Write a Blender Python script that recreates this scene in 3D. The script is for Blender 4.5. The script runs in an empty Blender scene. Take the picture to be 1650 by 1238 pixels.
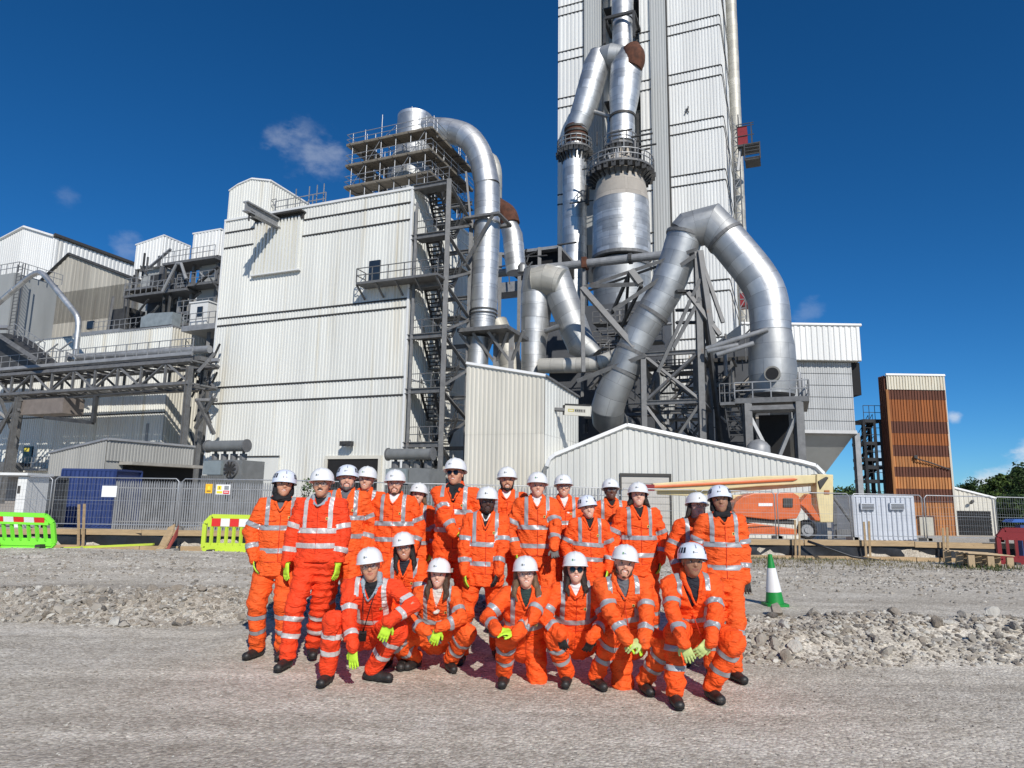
import bpy, math, random
import numpy as np
from mathutils import Vector, Matrix

# ------------------------------------------------------------------ camera, sky, sun, exposure
SC = bpy.context.scene
COL = SC.collection
FPX, PITCH, ROLL, EYE = 1096.0, math.radians(9.4), math.radians(0.86), 1.63
_F = Vector((0, math.cos(PITCH), math.sin(PITCH)))
_U0 = Vector((0, -math.sin(PITCH), math.cos(PITCH)))
_R = Vector((1, 0, 0)) * math.cos(ROLL) + _U0 * math.sin(ROLL)
_U = _U0 * math.cos(ROLL) - Vector((1, 0, 0)) * math.sin(ROLL)
CAMPOS = Vector((0, 0, EYE))
cam = bpy.data.cameras.new('camera')
cam.sensor_width = 36.0
cam.lens = 36.0 * FPX / 1650.0
cam.clip_start = 0.05
cam.clip_end = 6000
camo = bpy.data.objects.new('camera', cam)
COL.objects.link(camo)
camo.matrix_world = Matrix(((_R.x, _U.x, -_F.x, 0), (_R.y, _U.y, -_F.y, 0), (_R.z, _U.z, -_F.z, EYE), (0, 0, 0, 1)))
SC.camera = camo

SUN_AZ, SUN_EL = math.radians(162), math.radians(35)      # azimuth clockwise from +Y
SUN_DIR = Vector((math.sin(SUN_AZ) * math.cos(SUN_EL), math.cos(SUN_AZ) * math.cos(SUN_EL), math.sin(SUN_EL)))
world = bpy.data.worlds.new('World')
SC.world = world
world.use_nodes = True
wn, wl = world.node_tree.nodes, world.node_tree.links
wn.clear()
wout = wn.new('ShaderNodeOutputWorld')
wbg = wn.new('ShaderNodeBackground')
sky = wn.new('ShaderNodeTexSky')
sky.sky_type = 'NISHITA'
sky.sun_disc = False
sky.sun_elevation = SUN_EL
sky.sun_rotation = SUN_AZ
sky.altitude = 300
sky.air_density = 0.75
sky.dust_density = 0.05
sky.ozone_density = 4.0
wbg.inputs['Strength'].default_value = 0.098
hsv = wn.new('ShaderNodeHueSaturation')
hsv.inputs['Saturation'].default_value = 1.10
tint = wn.new('ShaderNodeMixRGB'); tint.blend_type = 'MULTIPLY'; tint.inputs['Fac'].default_value = 1.0
tint.inputs['Color2'].default_value = (.50, .80, 1.02, 1)
wl.new(sky.outputs[0], tint.inputs['Color1'])
wl.new(tint.outputs[0], hsv.inputs['Color'])


def skydir(px, py):
    d = _F + _R * ((px - 825) / FPX) + _U * ((619 - py) / FPX)
    return d.normalized()


tc = wn.new('ShaderNodeTexCoord')
last = hsv.outputs[0]
# small fair-weather clouds: soft patches broken up by noise, fixed in the sky
noise = wn.new('ShaderNodeTexNoise')
noise.inputs['Scale'].default_value = 16
noise.inputs['Detail'].default_value = 7
noise.inputs['Roughness'].default_value = 0.6
mp = wn.new('ShaderNodeMapping')
mp.inputs['Scale'].default_value = (1, 1, 1.7)
wl.new(tc.outputs['Generated'], mp.inputs['Vector'])
wl.new(mp.outputs[0], noise.inputs['Vector'])
for (px, py, rad, amt) in ((490, 240, .11, .15), (520, 262, .09, .15), (455, 222, .06, .14), (205, 402, .05, .16), (112, 322, .045, .10),
                           (1538, 672, .026, .62), (1585, 768, .06, .8), (1640, 760, .06, .7), (1430, 745, .07, .55),
                           (1700, 745, .1, .8), (-120, 560, .12, .5), (1300, 500, .05, .12), (2000, 700, .15, .6), (-500, 500, .15, .5)):
    dist = wn.new('ShaderNodeVectorMath'); dist.operation = 'DISTANCE'
    dist.inputs[1].default_value = skydir(px, py)
    wl.new(tc.outputs['Generated'], dist.inputs[0])
    mr = wn.new('ShaderNodeMapRange'); mr.interpolation_type = 'SMOOTHSTEP'
    mr.inputs['From Min'].default_value = rad; mr.inputs['From Max'].default_value = 0.0
    mr.inputs['To Min'].default_value = -0.42; mr.inputs['To Max'].default_value = 0.10
    wl.new(dist.outputs['Value'], mr.inputs['Value'])
    ad = wn.new('ShaderNodeMath'); ad.operation = 'ADD'
    wl.new(mr.outputs[0], ad.inputs[0]); wl.new(noise.outputs['Fac'], ad.inputs[1])
    m2 = wn.new('ShaderNodeMapRange'); m2.interpolation_type = 'SMOOTHSTEP'
    m2.inputs['From Min'].default_value = 0.40; m2.inputs['From Max'].default_value = 0.72
    m2.inputs['To Max'].default_value = amt
    wl.new(ad.outputs[0], m2.inputs['Value'])
    mix = wn.new('ShaderNodeMixRGB')
    mix.inputs['Color2'].default_value = (8.0, 8.4, 9.0, 1)
    wl.new(m2.outputs[0], mix.inputs['Fac']); wl.new(last, mix.inputs['Color1'])
    last = mix.outputs[0]
wl.new(last, wbg.inputs['Color'])
wl.new(wbg.outputs[0], wout.inputs['Surface'])

sl = bpy.data.lights.new('sun', 'SUN')
sl.energy = 4.3
sl.angle = math.radians(0.53)
sl.color = (1.0, 0.955, 0.88)
so = bpy.data.objects.new('sun', sl)
COL.objects.link(so)
so.rotation_euler = SUN_DIR.to_track_quat('Z', 'Y').to_euler()
SC.view_settings.view_transform = 'Standard'
SC.view_settings.look = 'None'
SC.view_settings.exposure = 0.0
SC.view_settings.gamma = 1.0
SC.view_settings.use_curve_mapping = False

# ------------------------------------------------------------------ places: the works stands on its own grid, turned 22 degrees
GA = math.radians(22)
GU = Vector((math.cos(GA), -math.sin(GA), 0))
GV = Vector((math.sin(GA), math.cos(GA), 0))
GO = Vector((-7.994, 50.0, 0))
GZ = -1.0                                                   # yard level under the works


def W(u, v, z=0.0):
    p = GO + GU * u + GV * v
    return Vector((p.x, p.y, z))


def _ray(x, y):
    return _F + _R * ((x - 825) / FPX) + _U * ((619 - y) / FPX)


def fv(x, y, v):                                            # point of the grid plane v seen in that direction
    d = _ray(x, y)
    t = (GO + GV * v - CAMPOS).dot(GV) / d.dot(GV)
    return CAMPOS + d * t


def fu(x, y, u):
    d = _ray(x, y)
    t = (GO + GU * u - CAMPOS).dot(GU) / d.dot(GU)
    return CAMPOS + d * t


def fY(x, y, Y):
    d = _ray(x, y)
    return CAMPOS + d * (Y / d.y)


def fz(x, y, z):
    d = _ray(x, y)
    return CAMPOS + d * ((z - EYE) / d.z)


def uv_of(p):
    q = p - GO
    return q.dot(GU), q.dot(GV)


def sm(a, b, x):
    t = np.clip((x - a) / (b - a), 0, 1)
    return t * t * (3 - 2 * t)


_rs = np.random.RandomState(5)
_WV = [( _rs.uniform(-1, 1, 2) * f, _rs.uniform(0, 6.28), a) for f, a in ((.8, .5), (1.3, .5), (2.3, .35), (3.9, .3), (6.5, .22), (11, .14), (17, .09)) for _ in range(3)]


def lump(x, y):
    z = 0
    for (k, ph, a) in _WV:
        z = z + a * np.sin(k[0] * x + k[1] * y + ph + 1.3 * np.sin(.7 * k[1] * x - .6 * k[0] * y))
    return z * .25


def terrain(x, y):
    x = np.asarray(x, float); y = np.asarray(y, float)
    n = lump(x, y)
    rr = sm(-2.5, 3.5, x)
    b0 = 8.7 - 1.5 * rr + .12 * np.sin(1.7 * x) + .25 * lump(x * .9, 0 * y)             # foot of the rubble bank
    b1 = b0 + 1.25
    bank = sm(b0, b1, y)
    crest = np.exp(-((y - (b0 + b1) / 2 - .1) / .6) ** 2)
    z = .24 * bank + .012 * n + crest * (.08 + .12 * n + .09 * lump(2.4 * x, 2.4 * y))
    stand = sm(7.2, 8.2, y) * sm(-3.4, -2.7, x) * (1 - sm(1.9, 2.5, x)) * (1 - bank)
    z = z + .10 * stand
    mound = np.exp(-((y - 14.4) / 1.5) ** 2)
    z = z + mound * (.05 + .10 * lump(x * .8 + 9, y * 1.2)) * bank
    z = z + .06 * lump(x * .6, y * .6 + 4) * sm(11, 14, y)
    z = z * (1 - .75 * sm(16.6, 18.2, y))
    plat = sm(18.95, 19.0, y)
    z = z * (1 - plat) + plat * .38
    z = z - .70 * np.clip((y - 23) / 13, 0, 1) - 1.38 * np.clip((y - 36) / 34, 0, 1)
    return z


def TZ(x, y):
    return float(terrain(x, y))


# ------------------------------------------------------------------ objects
random.seed(7)
WLOC = {}
UNIT = {}


def thing(name, label, cat, loc, group=None):
    o = bpy.data.objects.new(name, None)
    o.empty_display_size = .3
    COL.objects.link(o)
    o.location = loc
    WLOC[o.name] = Vector(loc)
    o['label'] = label
    o['category'] = cat
    if group:
        o['group'] = group
    return o


def mesh(name, V, Fc, mats, smooth=False, mi=None):
    m = bpy.data.meshes.new(name)
    m.from_pydata([tuple(v) for v in V], [], [tuple(int(i) for i in f) for f in Fc])
    for k in (mats if isinstance(mats, (list, tuple)) else [mats]):
        m.materials.append(k)
    if mi is not None:
        m.polygons.foreach_set('material_index', np.array(mi, dtype=np.int32))
    if smooth:
        m.polygons.foreach_set('use_smooth', np.ones(len(m.polygons), dtype=bool))
    m.update()
    return m


class MB:
    def __init__(s):
        s.v = []; s.f = []; s.mi = []; s.uv = None

    def add(s, V, Fc, mi=0):
        n = len(s.v)
        s.v += [Vector(v) for v in V]
        s.f += [tuple(i + n for i in f) for f in Fc]
        s.mi += [mi] * len(Fc)

    def beam(s, p, q, w=.1, h=None, mi=0, up=None):
        p, q = Vector(p), Vector(q)
        h = w if h is None else h
        d = (q - p)
        if d.length < 1e-6:
            return
        d = d.normalized()
        ref = Vector(up) if up is not None else (Vector((0, 0, 1)) if abs(d.z) < .95 else GV)
        a = d.cross(ref).normalized()
        b = a.cross(d).normalized()
        V = []
        for e in (p, q):
            for (i, j) in ((-1, -1), (1, -1), (1, 1), (-1, 1)):
                V.append(e + a * (i * w / 2) + b * (j * h / 2))
        s.add(V, [(0, 3, 2, 1), (4, 5, 6, 7), (0, 1, 5, 4), (1, 2, 6, 5), (2, 3, 7, 6), (3, 0, 4, 7)], mi)

    def box(s, lo, hi, mi=0):
        x0, y0, z0 = lo; x1, y1, z1 = hi
        V = [(x, y, z) for z in (z0, z1) for (x, y) in ((x0, y0), (x1, y0), (x1, y1), (x0, y1))]
        s.add(V, [(0, 3, 2, 1), (4, 5, 6, 7), (0, 1, 5, 4), (1, 2, 6, 5), (2, 3, 7, 6), (3, 0, 4, 7)], mi)

    def gbox(s, u0, u1, v0, v1, z0, z1, mi=0):              # box square to the works' grid
        V = [W(u, v, z) for z in (z0, z1) for (u, v) in ((u0, v0), (u1, v0), (u1, v1), (u0, v1))]
        s.add(V, [(0, 3, 2, 1), (4, 5, 6, 7), (0, 1, 5, 4), (1, 2, 6, 5), (2, 3, 7, 6), (3, 0, 4, 7)], mi)

    def prism(s, pts, off, mi=0):
        off = Vector(off); n = len(pts)
        V = [Vector(p) for p in pts] + [Vector(p) + off for p in pts]
        Fc = [tuple(range(n)), tuple(range(2 * n - 1, n - 1, -1))]
        Fc += [(i, i + n, (i + 1) % n + n, (i + 1) % n) for i in range(n)]
        s.add(V, Fc, mi)

    def tube(s, pts, r, n=12, mi=0, cap=True):
        pts = [Vector(p) for p in pts]
        m = len(pts)
        rs = [r] * m if not isinstance(r, (list, tuple)) else r
        T = []
        for i in range(m):
            a = (pts[i] - pts[i - 1]).normalized() if i else None
            b = (pts[i + 1] - pts[i]).normalized() if i < m - 1 else None
            T.append((a or b) if (a is None or b is None) else (a + b).normalized())
        ref = Vector((0, 0, 1)) if abs(T[0].z) < .9 else Vector((1, 0, 0))
        N = T[0].cross(ref).normalized()
        V = []
        for i in range(m):
            N = (N - T[i] * N.dot(T[i])).normalized()
            B = T[i].cross(N)
            sc = 1.0
            for j in range(n):
                an = 2 * math.pi * j / n
                V.append(pts[i] + (N * math.cos(an) + B * math.sin(an)) * rs[i] * sc)
        Fc = [(i * n + j, i * n + (j + 1) % n, (i + 1) * n + (j + 1) % n, (i + 1) * n + j) for i in range(m - 1) for j in range(n)]
        if cap:
            Fc += [tuple(range(n - 1, -1, -1)), tuple(range((m - 1) * n, m * n))]
        s.add(V, Fc, mi)

    def build(s, name, mats, parent=None, smooth=False):
        if not s.f:
            return None
        L = WLOC[parent.name] if parent else Vector((0, 0, 0))
        me = mesh(name, [v - L for v in s.v], s.f, mats, smooth, s.mi)
        o = bpy.data.objects.new(name, me)
        COL.objects.link(o)
        if parent:
            o.parent = parent
            WLOC[o.name] = L
        else:
            WLOC[o.name] = Vector((0, 0, 0))
        return o


def tag(o, label, cat, group=None):
    o['label'] = label
    if cat:
        o['category'] = cat
    if group:
        o['group'] = group
    return o


def recentre(o):                                            # put a single-mesh thing's origin at its base
    co = np.zeros(len(o.data.vertices) * 3); o.data.vertices.foreach_get('co', co)
    co = co.reshape(-1, 3)
    c = Vector(((co[:, 0].min() + co[:, 0].max()) / 2, (co[:, 1].min() + co[:, 1].max()) / 2, co[:, 2].min()))
    o.data.transform(Matrix.Translation(-c))
    o.location = o.location + c
    return o


def unit(kind, mt):
    key = (kind, mt.name)
    if key not in UNIT:
        b = MB()
        if kind == 'box':
            b.beam((0, 0, 0), (0, 0, 1), 1, 1)
            UNIT[key] = mesh('beam', b.v, b.f, mt)
        elif kind == 'ibeam':
            P = [(-.5, -.5), (.5, -.5), (.5, -.36), (.09, -.36), (.09, .36), (.5, .36), (.5, .5), (-.5, .5), (-.5, .36), (-.09, .36), (-.09, -.36), (-.5, -.36)]
            b.prism([(x, y, 0) for x, y in P], (0, 0, 1))
            UNIT[key] = mesh('beam', b.v, b.f, mt)
        else:
            b.tube([(0, 0, 0), (0, 0, 1)], .5, 10)
            UNIT[key] = mesh('tube', b.v, b.f, mt, True)
    return UNIT[key]


def member(parent, name, p, q, w, mt, h=None, kind='box'):
    p, q = Vector(p), Vector(q)
    d = q - p
    o = bpy.data.objects.new(name, unit(kind, mt))
    COL.objects.link(o)
    h = w if h is None else h
    rot = d.to_track_quat('Z', 'Y').to_matrix().to_4x4()
    o.parent = parent
    o.matrix_local = Matrix.Translation(p - WLOC[parent.name]) @ rot @ Matrix.Diagonal((w, h, d.length, 1))
    return o


# ------------------------------------------------------------------ materials
MATS = {}


def mat(name, col, rough=.6, metal=0., var=.12, scale=2., st=(1, 1, 1), bump=0., bs=30., spots=None, spec=.5, coat=0., fold=0.):
    if name in MATS:
        return MATS[name]
    m = bpy.data.materials.new(name); m.use_nodes = True
    MATS[name] = m
    N, L = m.node_tree.nodes, m.node_tree.links
    B = N['Principled BSDF']
    B.inputs['Roughness'].default_value = rough
    B.inputs['Metallic'].default_value = metal
    B.inputs['Specular IOR Level'].default_value = spec
    B.inputs['Coat Weight'].default_value = coat
    g = N.new('ShaderNodeNewGeometry')
    mp = N.new('ShaderNodeMapping'); mp.inputs['Scale'].default_value = st
    L.new(g.outputs['Position'], mp.inputs['Vector'])
    if var > 0:
        nz = N.new('ShaderNodeTexNoise')
        nz.inputs['Scale'].default_value = scale
        nz.inputs['Detail'].default_value = 5
        nz.inputs['Roughness'].default_value = .62
        L.new(mp.outputs[0], nz.inputs['Vector'])
        mr = N.new('ShaderNodeMapRange')
        mr.inputs['From Min'].default_value = .28; mr.inputs['From Max'].default_value = .72
        mr.inputs['To Min'].default_value = 1 - var; mr.inputs['To Max'].default_value = 1 + var * .7
        L.new(nz.outputs['Fac'], mr.inputs['Value'])
        hv = N.new('ShaderNodeHueSaturation'); hv.inputs['Color'].default_value = (*col, 1)
        L.new(mr.outputs[0], hv.inputs['Value'])
        out = hv.outputs[0]
        if spots:                                           # (colour, amount 0..1, scale, stretch)
            sc_, am, ss, sst = spots
            mp2 = N.new('ShaderNodeMapping'); mp2.inputs['Scale'].default_value = sst
            L.new(g.outputs['Position'], mp2.inputs['Vector'])
            n2 = N.new('ShaderNodeTexNoise'); n2.inputs['Scale'].default_value = ss
            n2.inputs['Detail'].default_value = 6; n2.inputs['Roughness'].default_value = .65
            L.new(mp2.outputs[0], n2.inputs['Vector'])
            r2 = N.new('ShaderNodeMapRange'); r2.interpolation_type = 'SMOOTHSTEP'
            r2.inputs['From Min'].default_value = .66 - am * .22; r2.inputs['From Max'].default_value = .80 - am * .12
            r2.inputs['To Max'].default_value = .85
            L.new(n2.outputs['Fac'], r2.inputs['Value'])
            mx = N.new('ShaderNodeMixRGB'); mx.inputs['Color2'].default_value = (*sc_, 1)
            L.new(r2.outputs[0], mx.inputs['Fac']); L.new(out, mx.inputs['Color1'])
            out = mx.outputs[0]
        if 'clad' in name or 'sheet' in name:               # every sheet has weathered a little differently
            oi = N.new('ShaderNodeObjectInfo'); rr = N.new('ShaderNodeMapRange')
            rr.inputs['To Min'].default_value = .915; rr.inputs['To Max'].default_value = 1.03
            L.new(oi.outputs['Random'], rr.inputs['Value'])
            h2 = N.new('ShaderNodeHueSaturation'); L.new(rr.outputs[0], h2.inputs['Value']); L.new(out, h2.inputs['Color'])
            out = h2.outputs[0]
        L.new(out, B.inputs['Base Color'])
        r3 = N.new('ShaderNodeMapRange')
        r3.inputs['To Min'].default_value = max(.05, rough - .08); r3.inputs['To Max'].default_value = min(1, rough + .12)
        L.new(nz.outputs['Fac'], r3.inputs['Value']); L.new(r3.outputs[0], B.inputs['Roughness'])
    else:
        B.inputs['Base Color'].default_value = (*col, 1)
    if bump > 0:
        n3 = N.new('ShaderNodeTexNoise'); n3.inputs['Scale'].default_value = bs; n3.inputs['Detail'].default_value = 4
        L.new(g.outputs['Position'], n3.inputs['Vector'])
        bp = N.new('ShaderNodeBump'); bp.inputs['Strength'].default_value = bump; bp.inputs['Distance'].default_value = .02
        L.new(n3.outputs['Fac'], bp.inputs['Height']); L.new(bp.outputs[0], B.inputs['Normal'])
        if fold > 0:
            n4 = N.new('ShaderNodeTexNoise'); n4.inputs['Scale'].default_value = 13; n4.inputs['Detail'].default_value = 2.5; n4.inputs['Distortion'].default_value = 1.6
            m4 = N.new('ShaderNodeMapping'); m4.inputs['Scale'].default_value = (.8, .8, 1.7)
            L.new(g.outputs['Position'], m4.inputs['Vector']); L.new(m4.outputs[0], n4.inputs['Vector'])
            b4 = N.new('ShaderNodeBump'); b4.inputs['Strength'].default_value = fold; b4.inputs['Distance'].default_value = .035
            L.new(n4.outputs['Fac'], b4.inputs['Height']); L.new(b4.outputs[0], bp.inputs['Normal'])
    return m


STAIN = ((.36, .31, .22), .12, .35, (1.6, 1.6, .05))
M_white = mat('white_cladding', (.69, .69, .645), .55, var=.10, scale=.5, st=(1, 1, .12), spots=((.50, .45, .34), .55, .8, (1, 1, .03)))
M_cream = mat('cream_cladding', (.66, .63, .545), .6, var=.12, scale=.6, st=(1, 1, .15), spots=((.46, .38, .24), .35, .5, (1, 1, .05)))
M_shed = mat('shed_cladding', (.60, .60, .56), .5, var=.08, scale=.6, st=(1, 1, .2), spots=((.42, .40, .34), .2, .7, (1, 1, .1)))
M_tower = mat('tower_cladding', (.74, .74, .715), .5, var=.07, scale=.25, st=(1, 1, .15), spots=((.48, .46, .41), .12, .3, (1, 1, .05)))
M_towergrey = mat('tower_grey_cladding', (.46, .47, .46), .55, var=.08, scale=.4, st=(1, 1, .15))
M_greyclad = mat('grey_cladding', (.36, .37, .36), .55, var=.15, scale=.5, st=(1, 1, .2), spots=((.25, .24, .22), .2, .6, (1, 1, .1)))
M_asb = mat('cement_sheet', (.41, .385, .33), .85, var=.25, scale=.45, st=(1, 1, .1), spots=((.17, .15, .12), .5, .4, (1, 1, .06)), bump=.2)
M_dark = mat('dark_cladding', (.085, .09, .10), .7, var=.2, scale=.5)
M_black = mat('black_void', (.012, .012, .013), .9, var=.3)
M_trim = mat('dark_trim', (.045, .042, .038), .6, var=.2)
M_wtrim = mat('white_trim', (.72, .72, .70), .4, var=.06)
M_steel = mat('grey_steel', (.155, .155, .155), .55, .2, var=.3, scale=2.5, spots=((.17, .10, .06), .25, 2., (1, 1, .6)))
M_steel2 = mat('pale_steel', (.30, .305, .31), .5, .25, var=.22, scale=2., spots=((.2, .13, .09), .15, 1.6, (1, 1, .6)))
M_steeld = mat('dark_steel', (.06, .06, .06), .6, .2, var=.4, scale=2.)
M_galv = mat('galvanised', (.42, .43, .44), .42, .6, var=.15, scale=6)
M_rust = mat('rust', (.105, .040, .022), .92, var=.6, scale=1.8, bump=.3, spots=((.07, .03, .02), .4, 2.5, (1, 1, 1)))
M_plank = mat('scaffold_board', (.17, .15, .12), .9, var=.3, scale=3, st=(1, 1, 1))
M_timber = mat('timber', (.42, .30, .17), .8, var=.22, scale=3, st=(1, 4, 6), spots=((.25, .18, .10), .3, 3, (1, 3, 3)))
M_memb = mat('black_membrane', (.018, .020, .024), .38, var=.4, scale=4)
M_conc = mat('concrete', (.36, .34, .30), .9, var=.2, scale=2, bump=.2)
M_redp = mat('red_paint', (.24, .014, .018), .5, var=.2)
M_bluec = mat('blue_container', (.022, .045, .16), .55, var=.2, scale=1.5)
M_glass = mat('dark_glass', (.02, .03, .045), .12, var=.1)
M_contw = mat('pale_container', (.52, .55, .60), .5, var=.08, scale=1.5, spots=((.4, .36, .3), .2, 2, (1, 1, .3)))
M_tank = mat('transformer_grey', (.20, .205, .20), .5, .1, var=.2, scale=2)


def zinc(name, col=(.62, .635, .64), rough=.36, var=.22, pw=1.1, metal=.9, spots=None):
    """sheet-metal lagging: every sheet of the wrap has its own tone; uv = (metres round, metres along)"""
    m = mat(name, col, rough, metal, var=.12, scale=1.2, spots=spots)
    N, L = m.node_tree.nodes, m.node_tree.links
    B = N['Principled BSDF']
    src = B.inputs['Base Color'].links[0].from_socket
    uvn = N.new('ShaderNodeUVMap'); uvn.uv_map = 'uv'
    br = N.new('ShaderNodeTexBrick')
    br.inputs['Color1'].default_value = (1 - var,) * 3 + (1,)
    br.inputs['Color2'].default_value = (1.05,) * 3 + (1,)
    br.inputs['Mortar'].default_value = (.45, .45, .45, 1)
    br.inputs['Scale'].default_value = 1
    br.inputs['Mortar Size'].default_value = .012
    br.inputs['Brick Width'].default_value = 2.2 * pw
    br.inputs['Row Height'].default_value = pw
    L.new(uvn.outputs[0], br.inputs['Vector'])
    mx = N.new('ShaderNodeMixRGB'); mx.blend_type = 'MULTIPLY'; mx.inputs['Fac'].default_value = 1
    L.new(src, mx.inputs['Color1']); L.new(br.outputs['Color'], mx.inputs['Color2'])
    L.new(mx.outputs[0], B.inputs['Base Color'])
    bp = N.new('ShaderNodeBump'); bp.inputs['Strength'].default_value = .25; bp.inputs['Distance'].default_value = .05
    nz = N.new('ShaderNodeTexNoise'); nz.inputs['Scale'].default_value = 2.2; nz.inputs['Detail'].default_value = 3
    g = N.new('ShaderNodeNewGeometry'); L.new(g.outputs['Position'], nz.inputs['Vector'])
    L.new(nz.outputs['Fac'], bp.inputs['Height']); L.new(bp.outputs[0], B.inputs['Normal'])
    return m


M_zinc = zinc('lagging', (.68, .685, .68), .5, var=.3, spots=((.42, .41, .38), .22, .6, (1, 1, .35)))
M_zincd = zinc('dull_lagging', (.44, .45, .45), .55, metal=.7, spots=((.30, .28, .25), .3, .7, (1, 1, .4)))
M_zincb = zinc('pale_lagging', (.56, .54, .48), .6, metal=.5, spots=((.40, .35, .27), .4, .8, (1, 1, .4)))
M_cement = mat('cement_dust', (.42, .375, .32), .9, var=.15, scale=1.5, bump=.3)


def duct(parent, name, pts, r, mt, n=28, seam=1.1, elbow=0, smooth=True):
    """round duct as one mesh: mitred bends kept sharp (elbow=0) or turned in elbow steps; raised seam rings; uv in metres"""
    pts = [Vector(p) for p in pts]
    rs = list(r) if isinstance(r, (list, tuple)) else [r] * len(pts)
    # resample with seams
    P, R = [], []
    if elbow:
        Q, S = [pts[0]], [rs[0]]
        for i in range(1, len(pts) - 1):
            a, b, c = pts[i - 1], pts[i], pts[i + 1]
            cut = min((b - a).length, (c - b).length) * .48
            cut = min(cut, rs[i] * 2.2)
            p0 = b + (a - b).normalized() * cut; p1 = b + (c - b).normalized() * cut
            for k in range(elbow + 1):
                t = k / elbow
                Q.append(p0 * (1 - t) ** 2 + b * 2 * t * (1 - t) + p1 * t * t); S.append(rs[i])
        Q.append(pts[-1]); S.append(rs[-1])
        pts, rs = Q, S
    for i in range(len(pts) - 1):
        a, b = pts[i], pts[i + 1]
        ln = (b - a).length
        k = max(1, int(ln / seam))
        for j in range(k):
            t0 = j / k
            rr = rs[i] * (1 - t0) + rs[i + 1] * t0
            c = a.lerp(b, t0)
            d = (b - a).normalized()
            if ln > .5 and not (j == 0 and i > 0):
                P += [c + d * .0, c + d * .035, c + d * .04]; R += [rr * 1.0 + .02, rr + .02, rr]
            else:
                P.append(c); R.append(rr)
    P.append(pts[-1]); R.append(rs[-1])
    m = len(P)
    T = []
    for i in range(m):
        a = (P[i] - P[i - 1]) if i else None
        b = (P[i + 1] - P[i]) if i < m - 1 else None
        a = a.normalized() if a is not None and a.length > 1e-6 else None
        b = b.normalized() if b is not None and b.length > 1e-6 else None
        T.append((a + b).normalized() if (a is not None and b is not None) else (a or b))
    ref = Vector((0, 0, 1)) if abs(T[0].z) < .9 else Vector((1, 0, 0))
    Nn = T[0].cross(ref).normalized()
    V, D, ac = [], [], 0
    for i in range(m):
        if i:
            ac += (P[i] - P[i - 1]).length
        D.append(ac)
        Nn = (Nn - T[i] * Nn.dot(T[i])).normalized()
        Bn = T[i].cross(Nn)
        # true mitre: stretch in the bend plane
        st = None
        if 0 < i < m - 1:
            a = (P[i] - P[i - 1]).normalized(); b = (P[i + 1] - P[i]).normalized()
            cs = a.dot(b)
            if cs < .999:
                ax = (b - a).normalized(); st = (ax, 1 / max(.35, math.sqrt((1 + cs) / 2)))
        for j in range(n):
            an = 2 * math.pi * j / n
            o = (Nn * math.cos(an) + Bn * math.sin(an)) * R[i]
            if st:
                o = o + st[0] * (o.dot(st[0]) * (st[1] - 1))
            V.append(P[i] + o)
    Fc, UVs = [], []
    circ = 2 * math.pi * max(R)
    for i in range(m - 1):
        for j in range(n):
            Fc.append((i * n + j, i * n + (j + 1) % n, (i + 1) * n + (j + 1) % n, (i + 1) * n + j))
            UVs += [(circ * j / n, D[i]), (circ * (j + 1) / n, D[i]), (circ * (j + 1) / n, D[i + 1]), (circ * j / n, D[i + 1])]
    for ring in (0, m - 1):
        Fc.append(tuple(ring * n + j for j in (range(n - 1, -1, -1) if ring == 0 else range(n))))
        UVs += [(0, D[ring])] * n
    L = WLOC[parent.name]
    me = mesh(name, [v - L for v in V], Fc, mt, smooth)
    uvl = me.uv_layers.new(name='uv')
    uvl.data.foreach_set('uv', np.array(UVs, dtype=np.float32).ravel())
    try:
        me.set_sharp_from_angle(angle=math.radians(19))
    except Exception:
        pass
    o = bpy.data.objects.new(name, me); COL.objects.link(o); o.parent = parent
    WLOC[o.name] = L
    return o


def flange(parent, c, axis, r, mt, th=.18, ext=.16, name='flange'):
    axis = Vector(axis).normalized()
    b = MB(); b.tube([Vector(c) - axis * th / 2, Vector(c) + axis * th / 2], r + ext, 28)
    return b.build(name, mt, parent)


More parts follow.
